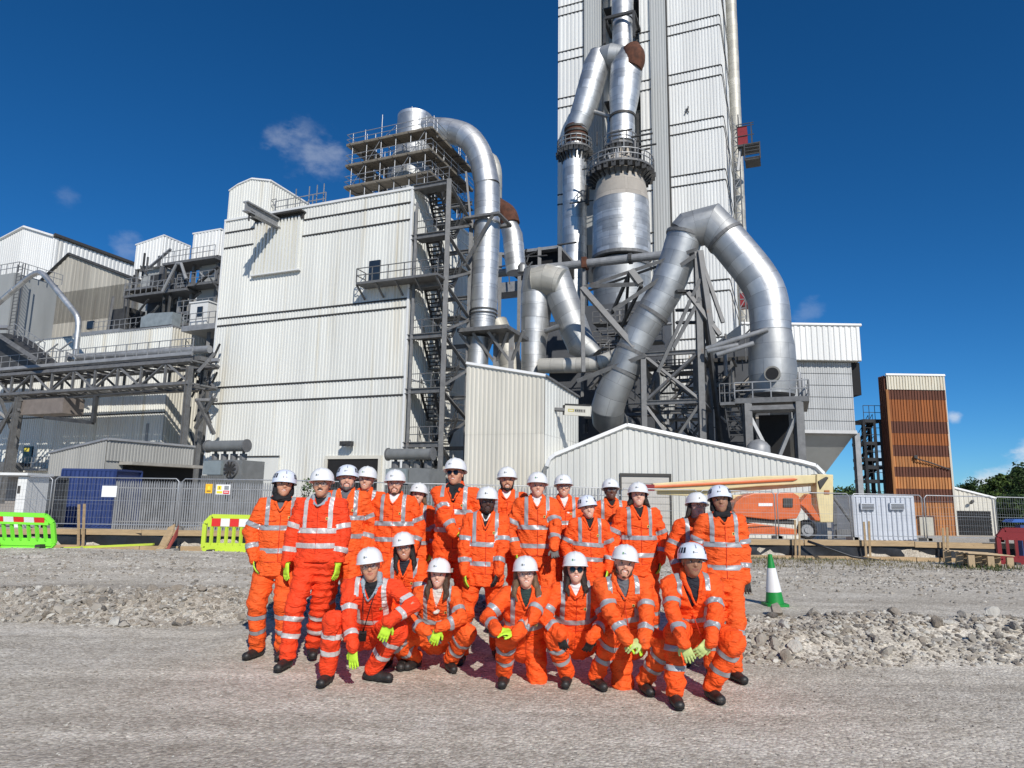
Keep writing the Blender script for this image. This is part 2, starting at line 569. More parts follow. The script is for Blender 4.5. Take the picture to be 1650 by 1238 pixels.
def clad(parent, A, B, z0, top, mt, pitch=.3, dep=.05, cols=6, bands=None, name='cladding_panel', out=None, skip=None, trim=M_trim, trimh=.22):
    """profiled sheets on a wall from A to B: real ribs, one object per sheet; top is a height or f(s)"""
    A, B = Vector((A[0], A[1], 0)), Vector((B[0], B[1], 0))
    ln = (B - A).length
    d = (B - A).normalized()
    nrm = Vector((d.y, -d.x, 0)) if out is None else out
    ft = top if callable(top) else (lambda s: top)
    nr = max(1, round(ln / pitch)); p = ln / nr
    prof = [(0, 0), (.30, 0), (.42, 1), (.88, 1), (1.0, 0)]
    if bands is None:
        bands = []
    zs = [z0] + list(bands) + [1e9]
    per = max(1, math.ceil(nr / cols))
    for bi in range(len(zs) - 1):
        za, zb = zs[bi], zs[bi + 1]
        for c0 in range(0, nr, per):
            c1 = min(nr, c0 + per)
            S = []
            for k in range(c0, c1):
                for (a, e) in (prof if k == c1 - 1 else prof[:-1]):
                    S.append(((k + a) * p, e))
            off = .008 * ((c0 // per + bi) % 2)
            V, Fc = [], []
            ok = False
            for (s, e) in S:
                zt = min(zb - .012, ft(s))
                if zt > za + .02:
                    ok = True
                zt = max(zt, za)
                q = A + d * s + nrm * (.02 + off + e * dep)
                V += [(q.x, q.y, za), (q.x, q.y, zt)]
            if not ok:
                continue
            sm_ = (S[0][0] + S[-1][0]) / 2
            if skip and skip(sm_, (za + min(zb, ft(sm_))) / 2):
                continue
            for i in range(len(S) - 1):
                Fc.append((2 * i, 2 * i + 2, 2 * i + 3, 2 * i + 1))
            b = MB(); b.add(V, Fc); b.build(name, mt, parent)
        if trim and bi > 0 and za < max(ft(0), ft(ln), ft(ln / 2)) - .1:
            # trim runs only as far as the wall is that high
            ss = [i * ln / 40 for i in range(41) if ft(i * ln / 40) > za]
            if len(ss) > 1:
                q0 = A + d * ss[0] + nrm * (dep * .5 + .03); q1 = A + d * ss[-1] + nrm * (dep * .5 + .03)
                member(parent, 'trim', (q0.x, q0.y, za), (q1.x, q1.y, za), trimh, trim, .12 if False else trimh)


def rail(b, pts, h=1.1, every=1.5, r=.03, mid=True):
    """guard rail along a polyline of floor points"""
    pts = [Vector(p) for p in pts]
    for a, c in zip(pts[:-1], pts[1:]):
        for z in ((h, h * .5) if mid else (h,)):
            b.beam(a + Vector((0, 0, z)), c + Vector((0, 0, z)), r * 2)
        k = max(1, round((c - a).length / every))
        for i in range(k + 1):
            q = a.lerp(c, i / k)
            b.beam(q, q + Vector((0, 0, h)), r * 2)


def stairs(b, p, q, w, side, step=.25, mi=0):
    """open flight from p to q, width w towards side"""
    p, q, side = Vector(p), Vector(q), Vector(side).normalized()
    n = max(3, int(abs(q.z - p.z) / step))
    b.beam(p, q, .08, .26, mi); b.beam(p + side * w, q + side * w, .08, .26, mi)
    for i in range(n):
        c = p.lerp(q, (i + .5) / n)
        d = (q - p); d.z = 0
        b.beam(c, c + side * w, .24, .04, mi)
    up = Vector((0, 0, 1))
    for s_ in (0, 1):
        o = side * (w * s_)
        b.beam(p + o + up, q + o + up, .05, .05, mi)
        for i in range(4):
            c = p.lerp(q, i / 3) + o
            b.beam(c, c + up, .05, .05, mi)
# ------------------------------------------------------------------ people: bodies and clothes grown from smooth-joined volumes
def v3(*a):
    return np.array(a, dtype=np.float64)


def nrm(a):
    a = np.asarray(a, float)
    return a / (np.linalg.norm(a) + 1e-12)


def cap(a, b, ra, rb=None, sq=None, k=.03, neg=False):
    return dict(a=np.asarray(a, float), b=np.asarray(b, float), ra=ra, rb=ra if rb is None else rb, sq=sq, k=k, neg=neg)


def pdist(p, X, Y, Z):
    a, b = p['a'], p['b']
    x, y, z = X - a[0], Y - a[1], Z - a[2]
    ba = b - a
    if p['sq'] is not None:                                 # flattened across a direction
        d, s = nrm(p['sq'][0]), p['sq'][1]
        q = (x * d[0] + y * d[1] + z * d[2]) * (1 / s - 1)
        x, y, z = x + q * d[0], y + q * d[1], z + q * d[2]
        ba = ba + d * (ba @ d) * (1 / s - 1)
    L2 = ba @ ba
    if L2 < 1e-10:
        r = p['ra']
        dd = np.sqrt(x * x + y * y + z * z) - r
    else:
        t = np.clip((x * ba[0] + y * ba[1] + z * ba[2]) / L2, 0, 1)
        r = p['ra'] + (p['rb'] - p['ra']) * t
        dd = np.sqrt((x - t * ba[0]) ** 2 + (y - t * ba[1]) ** 2 + (z - t * ba[2]) ** 2) - r
    if p['sq'] is not None:
        dd = dd * (.5 + .5 * p['sq'][1]) if p['sq'][1] < 1 else dd
    return dd


def field(prims, h, wr=0., seed=0, post=None, pad=.03):
    lo = np.min([np.minimum(p['a'], p['b']) - max(p['ra'], p['rb']) * max(1, (p['sq'][1] if p['sq'] else 1)) for p in prims if not p['neg']], axis=0) - pad
    hi = np.max([np.maximum(p['a'], p['b']) + max(p['ra'], p['rb']) * max(1, (p['sq'][1] if p['sq'] else 1)) for p in prims if not p['neg']], axis=0) + pad
    n = np.ceil((hi - lo) / h).astype(int) + 1
    gx = lo[0] + h * np.arange(n[0]); gy = lo[1] + h * np.arange(n[1]); gz = lo[2] + h * np.arange(n[2])
    Fd = np.full(n, .2)
    for p in prims:
        m = max(p['ra'], p['rb']) * max(1, (p['sq'][1] if p['sq'] else 1)) + p['k'] + 2.5 * h
        l = np.minimum(p['a'], p['b']) - m; u = np.maximum(p['a'], p['b']) + m
        i0 = np.clip(np.floor((l - lo) / h).astype(int), 0, n); i1 = np.clip(np.ceil((u - lo) / h).astype(int) + 1, 0, n)
        sl_ = tuple(slice(i0[q], i1[q]) for q in range(3))
        X = gx[sl_[0]][:, None, None]; Y = gy[sl_[1]][None, :, None]; Z = gz[sl_[2]][None, None, :]
        if X.size == 0 or Y.size == 0 or Z.size == 0:
            continue
        d = pdist(p, X, Y, Z)
        A = Fd[sl_]; k = p['k']
        if p['neg']:
            hh = np.clip(.5 - .5 * (A + d) / k, 0, 1)
            Fd[sl_] = A * (1 - hh) + (-d) * hh + k * hh * (1 - hh)
        else:
            hh = np.clip(.5 + .5 * (A - d) / k, 0, 1)
            Fd[sl_] = A * (1 - hh) + d * hh - k * hh * (1 - hh)
    X = gx[:, None, None]; Y = gy[None, :, None]; Z = gz[None, None, :]
    if wr > 0:
        rs = np.random.RandomState(seed)
        w = 0
        for i in range(5):
            kv = nrm(rs.normal(size=3) * v3(.8, .8, 1.2)) * (rs.uniform(22, 40) if i < 2 else rs.uniform(45, 90))
            k2 = nrm(rs.normal(size=3)) * rs.uniform(9, 20)
            ph = rs.uniform(0, 6.28, 2)
            q = 2.2 * np.sin(k2[0] * X + k2[1] * Y + k2[2] * Z + ph[0])
            s_ = np.sin(kv[0] * X + kv[1] * Y + kv[2] * Z + ph[1] + q)
            s_ = 1.1 - 2 * np.abs(s_) if i % 2 else s_
            w = w + s_ * (1 + .6 * np.sin(k2[2] * X - k2[0] * Z + ph[1]))
        Fd = Fd + wr * w / 2.2
    if post is not None:
        Fd = post(Fd, X, Y, Z)
    return Fd, lo, h


def nets(Fd, lo, h):
    """surface nets: smooth quad skin of the zero level"""
    Fd[[0, -1]] = .1; Fd[:, [0, -1]] = .1; Fd[:, :, [0, -1]] = .1
    S = Fd < 0
    nx, ny, nz = Fd.shape
    cnt = np.zeros((nx - 1, ny - 1, nz - 1), dtype=np.int8)
    for i in (0, 1):
        for j in (0, 1):
            for k in (0, 1):
                cnt += S[i:nx - 1 + i, j:ny - 1 + j, k:nz - 1 + k]
    act = (cnt > 0) & (cnt < 8)
    I = np.argwhere(act)
    if len(I) == 0:
        return np.zeros((0, 3)), np.zeros((0, 4), int)
    idx = -np.ones(act.shape, dtype=np.int64); idx[act] = np.arange(len(I))
    acc = np.zeros((len(I), 3)); c = np.zeros(len(I))
    offs = [(i, j, k) for i in (0, 1) for j in (0, 1) for k in (0, 1)]
    val = {o: Fd[I[:, 0] + o[0], I[:, 1] + o[1], I[:, 2] + o[2]] for o in offs}
    for o in offs:
        for ax in range(3):
            if o[ax] == 0:
                o2 = tuple(o[q] + (q == ax) for q in range(3))
                a, b = val[o], val[o2]
                m = (a < 0) != (b < 0)
                t = np.where(m, a / np.where(m, a - b, 1), 0)
                for q in range(3):
                    acc[:, q] += np.where(m, o[q] + (t if q == ax else 0), 0)
                c += m
    P = (I + acc / c[:, None]) * h + lo
    quads = []
    for ax in range(3):
        a1, a2 = (ax + 1) % 3, (ax + 2) % 3
        s0 = [slice(None)] * 3; s1 = [slice(None)] * 3
        s0[ax] = slice(0, -1); s1[ax] = slice(1, None)
        A, B = S[tuple(s0)], S[tuple(s1)]
        for fl in (0, 1):
            E = np.argwhere((A & ~B) if fl == 0 else (~A & B))
            E = E[(E[:, a1] > 0) & (E[:, a2] > 0)]
            if len(E) == 0:
                continue
            def g(d1, d2):
                q = E.copy(); q[:, a1] -= d1; q[:, a2] -= d2
                return idx[q[:, 0], q[:, 1], q[:, 2]]
            Q = np.stack([g(1, 1), g(0, 1), g(0, 0), g(1, 0)], 1)
            quads.append(Q if fl == 0 else Q[:, ::-1])
    return P, np.concatenate(quads)


def grow(prims, h, wr=0., seed=0, post=None):
    return nets(*field(prims, h, wr, seed, post))


def relax(P, Q, it=1, lam=.5):
    for _ in range(it):
        acc = np.zeros_like(P); c = np.zeros(len(P))
        for a in range(4):
            i, j = Q[:, a], Q[:, (a + 1) % 4]
            np.add.at(acc, i, P[j]); np.add.at(c, i, 1)
            np.add.at(acc, j, P[i]); np.add.at(c, j, 1)
        m = c > 0
        P[m] += lam * (acc[m] / c[m][:, None] - P[m])
    return P


def npmesh(name, P, Q, mats, parent=None, root=None, mi=None, smooth=True):
    me = bpy.data.meshes.new(name)
    P = P - np.array(root)
    me.vertices.add(len(P)); me.vertices.foreach_set('co', P.astype(np.float32).ravel())
    if isinstance(Q, np.ndarray):
        nq = len(Q); k = Q.shape[1]
        me.loops.add(nq * k); me.loops.foreach_set('vertex_index', Q.astype(np.int32).ravel())
        me.polygons.add(nq); me.polygons.foreach_set('loop_start', (np.arange(nq) * k).astype(np.int32))
    else:
        flat = [i for f in Q for i in f]; st = np.cumsum([0] + [len(f) for f in Q[:-1]]) if Q else []
        me.loops.add(len(flat)); me.loops.foreach_set('vertex_index', np.array(flat, dtype=np.int32))
        me.polygons.add(len(Q)); me.polygons.foreach_set('loop_start', np.array(st, dtype=np.int32))
    for m in (mats if isinstance(mats, (list, tuple)) else [mats]):
        me.materials.append(m)
    if mi is not None:
        me.polygons.foreach_set('material_index', np.asarray(mi, dtype=np.int32))
    me.polygons.foreach_set('use_smooth', np.full(len(me.polygons), smooth))
    me.update(calc_edges=True)
    me.validate()
    o = bpy.data.objects.new(name, me); COL.objects.link(o)
    if parent is not None:
        o.parent = parent
        WLOC[o.name] = Vector(root)
    return o


def vnormals(P, Q):
    n = np.cross(P[Q[:, 2]] - P[Q[:, 0]], P[Q[:, 3]] - P[Q[:, 1]])
    N = np.zeros_like(P)
    for a in range(4):
        np.add.at(N, Q[:, a], n)
    return N / (np.linalg.norm(N, axis=1)[:, None] + 1e-12)


def strip(P, Q, N, f, w, valid, off=.004):
    """cut the part of a skin where |f| < w (a sewn-on tape): crisp clipped edges, lifted off the cloth"""
    Fq = f[Q]
    cand = np.where(valid[Q].all(1) & ((np.abs(Fq) < w).any(1) | ((Fq.min(1) < -w) & (Fq.max(1) > w))) & (Fq.max(1) - Fq.min(1) < .08))[0]
    VV, FF = [], []
    PO = P + N * off
    for qi in cand:
        q = Q[qi]
        for tri in ((q[0], q[1], q[2]), (q[0], q[2], q[3])):
            poly = [(PO[i], f[i]) for i in tri]
            for sg in (1, -1):
                out = []
                for i in range(len(poly)):
                    (a, fa), (b, fb) = poly[i], poly[(i + 1) % len(poly)]
                    ia, ib = sg * fa < w, sg * fb < w
                    if ia:
                        out.append((a, fa))
                    if ia != ib:
                        t = (sg * w - fa) / (fb - fa)
                        out.append((a + (b - a) * t, sg * w))
                poly = out
                if len(poly) < 3:
                    break
            if len(poly) >= 3:
                n0 = len(VV)
                VV += [p for p, _ in poly]; FF.append(tuple(range(n0, n0 + len(poly))))
    return VV, FF


def cloth(name, col, rough=.75, sheen=0., bump=.15, dirt=0):
    return mat(name, col, rough, var=.13, scale=7, bump=bump, bs=260, fold=.75, spots=((.42, .085, .03), .22, 4.5, (1, 1, 1)) if dirt else None)


M_or = cloth('hivis_orange', (.96, .098, .006), dirt=1)
M_or2 = cloth('hivis_orange_worn', (.90, .110, .010), dirt=1)
M_red = cloth('hivis_red_orange', (.90, .055, .006), dirt=1)
M_tape = mat('reflective_tape', (.36, .375, .39), .38, .15, var=.12, scale=18)
M_tape2 = mat('reflective_tape_segmented', (.60, .56, .54), .35, .1, var=.2, scale=40)
M_boot = mat('black_boot', (.022, .021, .020), .5, var=.5, scale=14, spots=((.16, .14, .12), .35, 18, (1, 1, 1)))
M_glove = mat('hivis_yellow_glove', (.50, .78, .04), .7, var=.12, scale=25)
M_gblack = mat('black_glove_palm', (.02, .02, .02), .65, var=.2)
M_ggrey = mat('grey_glove', (.13, .12, .11), .7, var=.2, scale=20)
M_gpale = mat('pale_yellow_glove', (.52, .62, .22), .7, var=.2, scale=25)
M_helm = mat('white_helmet', (.80, .80, .79), .22, var=.04, scale=5, coat=.3)
M_helmb = mat('white_climbing_helmet', (.72, .76, .84), .25, var=.04, scale=5, coat=.3)
M_vent = mat('helmet_vent', (.012, .013, .02), .5, var=0)
M_mark = mat('helmet_mark', (.03, .05, .035), .5, var=0)
M_green = mat('helmet_mark_green', (.05, .25, .08), .5, var=0)
M_eye = mat('eye_white', (.75, .73, .70), .25, var=0)
M_iris = mat('iris', (.015, .010, .008), .1, var=0)
M_teeth = mat('teeth', (.80, .76, .68), .3, var=0)
M_lens = mat('sunglass_lens', (.006, .006, .008), .06, var=0)
M_frame = mat('glasses_frame', (.02, .018, .016), .3, var=0)
M_badge = mat('badge', (.75, .55, .15), .5, var=.1)
M_navy = cloth('navy_top', (.014, .016, .026), .8)
M_blackc = cloth('black_top', (.008, .008, .010), .8)
M_greyc = cloth('grey_top', (.12, .125, .14), .8)
M_greyb = cloth('blue_grey_collar', (.30, .35, .39), .7)
M_whitec = cloth('white_shirt', (.74, .73, .71), .75)
M_teal = cloth('dark_green_top', (.02, .045, .04), .8)
M_fleece = cloth('cream_fleece', (.66, .62, .55), .9)
M_lens2 = bpy.data.materials.new('clear_lens'); M_lens2.use_nodes = True
_b = M_lens2.node_tree.nodes['Principled BSDF']
_b.inputs['Alpha'].default_value = .12; _b.inputs['Roughness'].default_value = .03
SKIN = {}


def skinmat(key):
    if key in SKIN:
        return SKIN[key]
    c = {'pale': (.70, .41, .295), 'fair': (.66, .36, .245), 'tan': (.56, .285, .175), 'brown': (.32, .16, .095), 'dark': (.13, .058, .036), 'deep': (.075, .036, .025)}[key]
    m = mat('skin_' + key, c, .48, var=.10, scale=22, bump=.05, bs=300)
    m.node_tree.nodes['Principled BSDF'].inputs['Subsurface Weight'].default_value = .12
    m.node_tree.nodes['Principled BSDF'].inputs['Subsurface Radius'].default_value = (.012, .004, .002)
    l = mat('lips_' + key, tuple(a * b for a, b in zip(c, (.72, .48, .50))), .4, var=.05)
    SKIN[key] = (m, l)
    return SKIN[key]


def hairmat(key):
    c = {'black': (.010, .008, .007), 'dark': (.022, .013, .009), 'brown': (.07, .036, .018), 'light': (.16, .09, .045), 'grey': (.22, .21, .20), 'gbeard': (.14, .12, .11)}[key]
    return mat('hair_' + key, c, .5, var=.55, scale=60, st=(1, 1, .12), bump=.5, bs=180)


def head_parts(Hc, fr, s, spec, neck, sid):
    """skin volumes of head and neck; fr = (right, forward, up)"""
    r, f, u = fr
    g = lambda x, y, z: Hc + (r * x + f * y + u * z) * s
    c = lambda a, b, ra, rb=None, sq=None, k=.02, neg=False: cap(g(*a), g(*b), ra * s, (ra if rb is None else rb) * s, sq, k * s, neg)
    w = spec.get('fw', 1.07)
    smile = spec.get('smile', 1)
    P = [
        c((0, -.018, .035), (0, .012, .035), .088, .084, (r, .88)),
        c((0, .033, .02), (0, .043, -.05), .063 * w, .050 * w, None, .03),
        c((0, .018, -.042), (0, .052, -.074), .055 * w, .031, None, .03),
        c((0, .066, -.088), (0, .066, -.088), .021, None, None, .02),
        c((-.040 * w, .056, -.020), (-.036 * w, .062, -.030), .024, .022, None, .018),
        c((.040 * w, .056, -.020), (.036 * w, .062, -.030), .024, .022, None, .018),
        c((-.036, .083, .034), (.036, .083, .034), .011, None, None, .014),
        c((0, .088, .018), (0, .106, -.018), .0085, .0125, None, .010),
        c((-.011, .096, -.021), (.011, .096, -.021), .0085, None, None, .007),
        c((-.033, .108, .012), (-.031, .105, .012), .0155, None, None, .012, True),
        c((.033, .108, .012), (.031, .105, .012), .0155, None, None, .012, True),
        c((-.021, .086, -.046 + .003 * smile), (.021, .086, -.046 + .003 * smile), .0080, None, None, .006),
        c((-.018, .086, -.062), (.018, .086, -.062), .0090, None, None, .006),
        c((-.082, -.004, .022), (-.078, .004, -.018), .017, .012, (r, .45), .008),
        c((.082, -.004, .022), (.078, .004, -.018), .017, .012, (r, .45), .008),
        cap(g(0, -.02, -.05), neck, .052 * s, .062 * s, None, .03 * s),
    ]
    if smile:
        P.append(c((-.020, .096, -.053), (.020, .096, -.053), .0055, None, None, .004, True))
    return P, g


def make_helmet(parent, root, Hc, fr, s, kind, tilt):
    r, f, u = fr
    ct, st_ = math.cos(tilt), math.sin(tilt)
    f2 = f * ct + u * st_; u2 = u * ct - f * st_
    nt, nr = 40, 12
    rows = []
    climb = kind == 'climb'
    rx, ry, hz = (.113, .137, .118) if not climb else (.116, .138, .112)
    base = .053
    for i in range(nr + 1):
        ph = (i / nr) * math.pi / 2
        row = []
        for j in range(nt):
            th = 2 * math.pi * j / nt
            sx, cy = math.sin(th), math.cos(th)
            q = math.sin(ph) ** .86
            x = rx * sx * q; y = ry * cy * q; z = base + hz * math.cos(ph) ** .92
            if not climb:
                rid = max(0, 1 - abs(x) / .016) * .011 * math.sin(ph * 1.1 + .35)
                rid2 = sum(max(0, 1 - abs(abs(x) - .045) / .008) for _ in (0,)) * .0035 * (1 if z > base + .02 else 0)
                z += (rid + rid2) * math.cos(ph) ** .3; y *= 1 + rid * 3 * math.sin(ph)
            row.append((x, y, z))
        rows.append(row)
    # brim
    def ring(ext, dz):
        row = []
        for j in range(nt):
            th = 2 * math.pi * j / nt
            c = math.cos(th)
            pk = max(0, c) ** 1.6
            e = (.006 + .027 * pk) if not climb else (.002 + .012 * pk)
            x = (rx + e * ext) * math.sin(th); y = (ry + e * ext) * c
            z = base + dz - (.010 * pk if not climb else .008 * pk) * ext - (.016 * (1 - pk) if climb else .004 * (1 - pk)) * (1 if ext > 0 else 0)
            row.append((x, y, z))
        return row
    rows.append(ring(.5, -.006)); rows.append(ring(1.0, -.011)); rows.append(ring(1.0, -.016)); rows.append(ring(.1, -.012))
    inner = []
    for i in range(nr, -1, -3):
        ph = (i / nr) * math.pi / 2
        inner.append([(rx * .94 * math.sin(2 * math.pi * j / nt) * math.sin(ph), ry * .94 * math.cos(2 * math.pi * j / nt) * math.sin(ph), base - .012 + hz * .93 * math.cos(ph)) for j in range(nt)])
    rows += inner
    V = [Hc + (r * x + f2 * (y - .004) + u2 * z) * s for row in rows for (x, y, z) in row]
    Q = np.array([(a * nt + j, (a + 1) * nt + j, (a + 1) * nt + (j + 1) % nt, a * nt + (j + 1) % nt) for a in range(len(rows) - 1) for j in range(nt)])
    o = npmesh('helmet', np.array(V), Q, M_helmb if climb else M_helm, parent, root)
    gp = lambda x, y, z: Hc + (r * x + f2 * (y - .004) + u2 * z) * s
    def surf(th, z, lift=.002):                             # point on the shell at angle and height
        cz = min(1, max(0, (z - base) / hz)) ** (1 / .92)
        q = math.sqrt(max(0, 1 - cz * cz)) ** .86
        return gp((rx + lift) * math.sin(th) * q, (ry + lift) * math.cos(th) * q, z + lift * .4)
    def decal(name, th0, th1, z0, z1, m, n=4):
        b = []; F_ = []
        for i in range(n + 1):
            for z in (z0, z1):
                b.append(surf(th0 + (th1 - th0) * i / n, z, .0025))
        for i in range(n):
            F_.append((2 * i, 2 * i + 2, 2 * i + 3, 2 * i + 1))
        return npmesh(name, np.array(b), F_, m, o, root)
    if climb:
        for sg in (-1, 1):
            for a in (.78, 1.02, 1.30):
                decal('vent', sg * a, sg * (a + .17), base + .018, base + .062, M_vent, 2)
        decal('emblem', -.05, .05, base + .058, base + .088, mat('emblem_grey', (.25, .28, .36), .5, var=0), 2)
        decal('emblem', -.24, -.17, base + .018, base + .034, M_mark, 2)
        decal('lettering', -.14, .08, base + .021, base + .031, mat('lettering_grey', (.35, .38, .45), .5, var=0), 3)
        # dark rim
        rim = []
        for j in range(nt + 1):
            x, y, z = ring(1.0, -.016)[j % nt]
            rim.append(gp(x, y, z))
        b = MB(); b.tube([Vector(q) for q in rim], .0035 * s, 6, cap=False); WLOC[o.name] = Vector(root)
        b.build('rim', M_vent, o)
    else:
        decal('emblem', -.36, -.27, base + .022, base + .040, M_green if (int(abs(Hc[0]) * 97) % 2) else M_mark, 2)
        decal('lettering', -.24, .03, base + .026, base + .035, mat('lettering_grey', (.35, .38, .45), .5, var=0), 3)
    return o


def make_hand(parent, root, Wp, d, n, s, left, curl, kind, fd):
    """glove: palm, four unequal fingers bent at two knuckles, thumb off the side of the palm"""
    d = nrm(d); n = nrm(n - d * (n @ d)); sd = np.cross(d, n) * (1 if left else -1)
    g = lambda a, b_, c: Wp + (d * a + sd * b_ + n * c) * s
    P = [cap(g(.0, 0, 0), g(.03, 0, 0), .030 * s, .034 * s, (n, .62), .012),
         cap(g(.035, -.012, 0), g(.088, -.016, .004), .028 * s, .027 * s, (n, .5), .014),
         cap(g(.035, .012, 0), g(.088, .018, .004), .028 * s, .026 * s, (n, .5), .014)]
    for i, (off, ln) in enumerate(((.033, .062), (.011, .074), (-.011, .069), (-.032, .054))):
        b0 = g(.095, off, .004)
        a1, a2 = curl * (1 + .1 * i), curl * 2.1
        spread = off * 2.2
        d1 = nrm(d * math.cos(a1) + n * math.sin(a1) + sd * spread)
        d2 = nrm(d * math.cos(a2) + n * math.sin(a2) + sd * spread)
        m = b0 + d1 * ln * .5 * s; e = m + d2 * ln * .5 * s
        P += [cap(b0 - d1 * .012 * s, m, .0105 * s, .0098 * s, None, .004), cap(m, e, .0098 * s, .0088 * s, None, .004)]
    t0 = g(.030, .030, .006); t1 = g(.062, .058, .018); t2 = g(.088, .066, .030)
    P += [cap(t0, t1, .0135 * s, .0115 * s, None, .008), cap(t1, t2, .0115 * s, .010 * s, None, .004)]
    V, Q = grow(P, .0052)
    N = vnormals(V, Q)
    fn = N[Q].mean(1)
    fc = V[Q].mean(1)
    ax = (fc - Wp) @ d / s
    back = {'yellow': M_glove, 'pale': M_gpale, 'grey': M_ggrey, 'black': M_gblack}[kind]
    mi = ((fn @ n > .15) | ((ax > .155) & (fn @ n > -.45))).astype(int)
    o = npmesh('glove', V, Q, [back, M_gblack if kind != 'grey' else M_ggrey], parent, root, mi)
    Vc, Qc = grow([cap(Wp - fd * .045, Wp - fd * .005, .033 * s, .033 * s, None, .01), cap(Wp - fd * .005, g(.015, 0, 0), .033 * s, .031 * s, None, .01)], .009)
    npmesh('glove_cuff', Vc, Qc, M_gblack if kind != 'yellow' else M_glove, o, root)
    return o


def ik(a, c, l1, l2, hint):
    """middle joint between a and c; reach is clamped"""
    d = c - a; L = np.linalg.norm(d)
    mx = (l1 + l2) * .995
    if L > mx:
        c = a + d / L * mx; L = mx; d = c - a
    L = max(L, abs(l1 - l2) * 1.05 + 1e-4)
    x = (l1 * l1 - l2 * l2 + L * L) / (2 * L)
    h = math.sqrt(max(0, l1 * l1 - x * x))
    e = d / np.linalg.norm(d)
    hv = hint - e * (hint @ e)
    hv = nrm(hv) if np.linalg.norm(hv) > 1e-6 else v3(0, -1, 0)
    return a + e * x + hv * h, c


PG = 'people in orange hi-vis clothing posing together'


def person(label, head, Yh, legs, hands=None, **k):
    """head = pixel of the helmet's middle; legs = dict of ankle/knee targets; everything in metres round it"""
    sid = k.get('sid', 0)
    stand = k.get('stand', True)
    yaw = math.radians(k.get('yaw', 0)); lean = math.radians(k.get('lean', 0)); roll_ = math.radians(k.get('roll', 0))
    hc = np.array(fY(head[0], head[1], Yh))                 # a little above ear level
    gx = k.get('gx', hc[0])
    gz_ = TZ(gx, Yh)
    up = v3(0, 0, 1)
    f0 = v3(-math.sin(yaw) * -1, -math.cos(yaw), 0)         # towards the camera
    r0 = v3(math.cos(yaw), math.sin(yaw), 0)                # picture right = the person's left
    # scale
    if stand:
        s = (hc[2] - gz_) / 1.715
    else:
        s = k.get('s', .98)
    Hc = hc - up * .055 * s
    # head frame
    hy, hp, hr = (math.radians(a) for a in k.get('ht', (0, 0, 0)))
    hp -= math.radians(8)                                   # chins up towards the low sun
    #  # yaw, pitch down, roll
    hf = nrm(f0 * math.cos(hy) + r0 * math.sin(hy)); hrt = np.cross(up, hf) * 1.0
    hrt = nrm(np.cross(hf, up)) * -1
    hf2 = nrm(hf * math.cos(hp) - up * math.sin(hp)); hu = nrm(np.cross(hf2, hrt)) * 1
    if hu[2] < 0:
        hu = -hu
    hrt2 = hrt * math.cos(hr) + hu * math.sin(hr); hu = hu * math.cos(hr) - hrt * math.sin(hr)
    fr = (hrt2, hf2, hu)
    # spine
    spd = nrm(up * math.cos(lean) + f0 * math.sin(lean) + r0 * math.sin(roll_))
    neck = Hc - hu * .135 * s - hf2 * .025 * s
    chest = neck - spd * .17 * s - f0 * .005 * s
    waist = neck - spd * .36 * s
    pel = neck - spd * .565 * s
    if 'pel' in k:
        pel = np.array(fY(*k['pel'])); pel = neck + nrm(pel - neck) * .55 * s; waist = neck * .32 + pel * .68 + f0 * .0; chest = neck * .68 + pel * .32
        spd = nrm(neck - pel)
    fr_t = nrm(np.cross(spd, r0)) ; fr_t = fr_t if fr_t @ f0 > 0 else -fr_t
    rt = nrm(r0 + up * k.get('shr', 0))
    sw = k.get('sw', .178) * 1.04 * s
    bulk = k.get('bulk', 1.0) * 1.07
    ShL = neck - spd * .055 * s - rt * sw; ShR = neck - spd * .055 * s + rt * sw
    HpL = pel - rt * .092 * s; HpR = pel + rt * .092 * s
    ua, fa = .285 * s, .255 * s
    th, shn = .445 * s, .445 * s
    J = {}
    hands = hands or {}
    for sd_, Sh, sg in (('L', ShL, -1), ('R', ShR, 1)):
        h_ = hands.get(sd_)
        if h_ is None:
            Wt = Sh - up * .50 * s + rt * sg * .05 * s + f0 * k.get('armf', .06) * s; hint = rt * sg * .7 - f0 * .4
        else:
            Wt = np.array(fY(*h_['p'])); hint = np.array(h_.get('e', (sg * .8, .2, -.3)), float)
        E_, Wt = ik(Sh, Wt, ua, fa, hint)
        J['E' + sd_], J['W' + sd_] = E_, Wt
    for sd_, Hp, sg in (('L', HpL, -1), ('R', HpR, 1)):
        l_ = (legs or {}).get(sd_)
        if l_ is None:
            A_ = v3(Hp[0] + sg * .04 * s, Yh + k.get('fy', 0.), gz_ + .10 * s); hint = f0 + rt * sg * .1
        else:
            a_ = l_['a']
            if len(a_) == 2:                                # pixel of the boot's sole on the ground
                q = fz(a_[0], a_[1], 0.0)
                for _ in range(4):
                    q = fz(a_[0], a_[1], TZ(q.x, q.y))
                A_ = np.array(q) + up * .10 * s + v3(0, .06, 0)
            else:
                A_ = np.array(fY(*a_))
            hint = np.array(l_.get('k', (sg * .2, -1, .2)), float)
        K_, A_ = ik(Hp, A_, th, shn, hint)
        J['K' + sd_], J['A' + sd_] = K_, A_
        J['T' + sd_] = nrm(np.array((l_ or {}).get('t', (sg * .25, -1, 0)), float))
    rootp = Vector((float(pel[0]), float(pel[1]), gz_))
    sk, lip = skinmat(k.get('skin', 'fair'))
    # ---- skin: one continuous body
    HP, g = head_parts(Hc, fr, s, k, neck, sid)
    V1, Q1 = grow(HP, .0062 * s)
    V1 = relax(V1, Q1, 1, .35)
    BP = [cap(neck - spd * .02, chest, .05 * s, .11 * s, (fr_t, .7)), cap(chest, waist, .12 * s, .10 * s, (fr_t, .7)), cap(waist, pel, .10 * s, .12 * s, (fr_t, .75)), cap(ShL, ShR, .045 * s)]
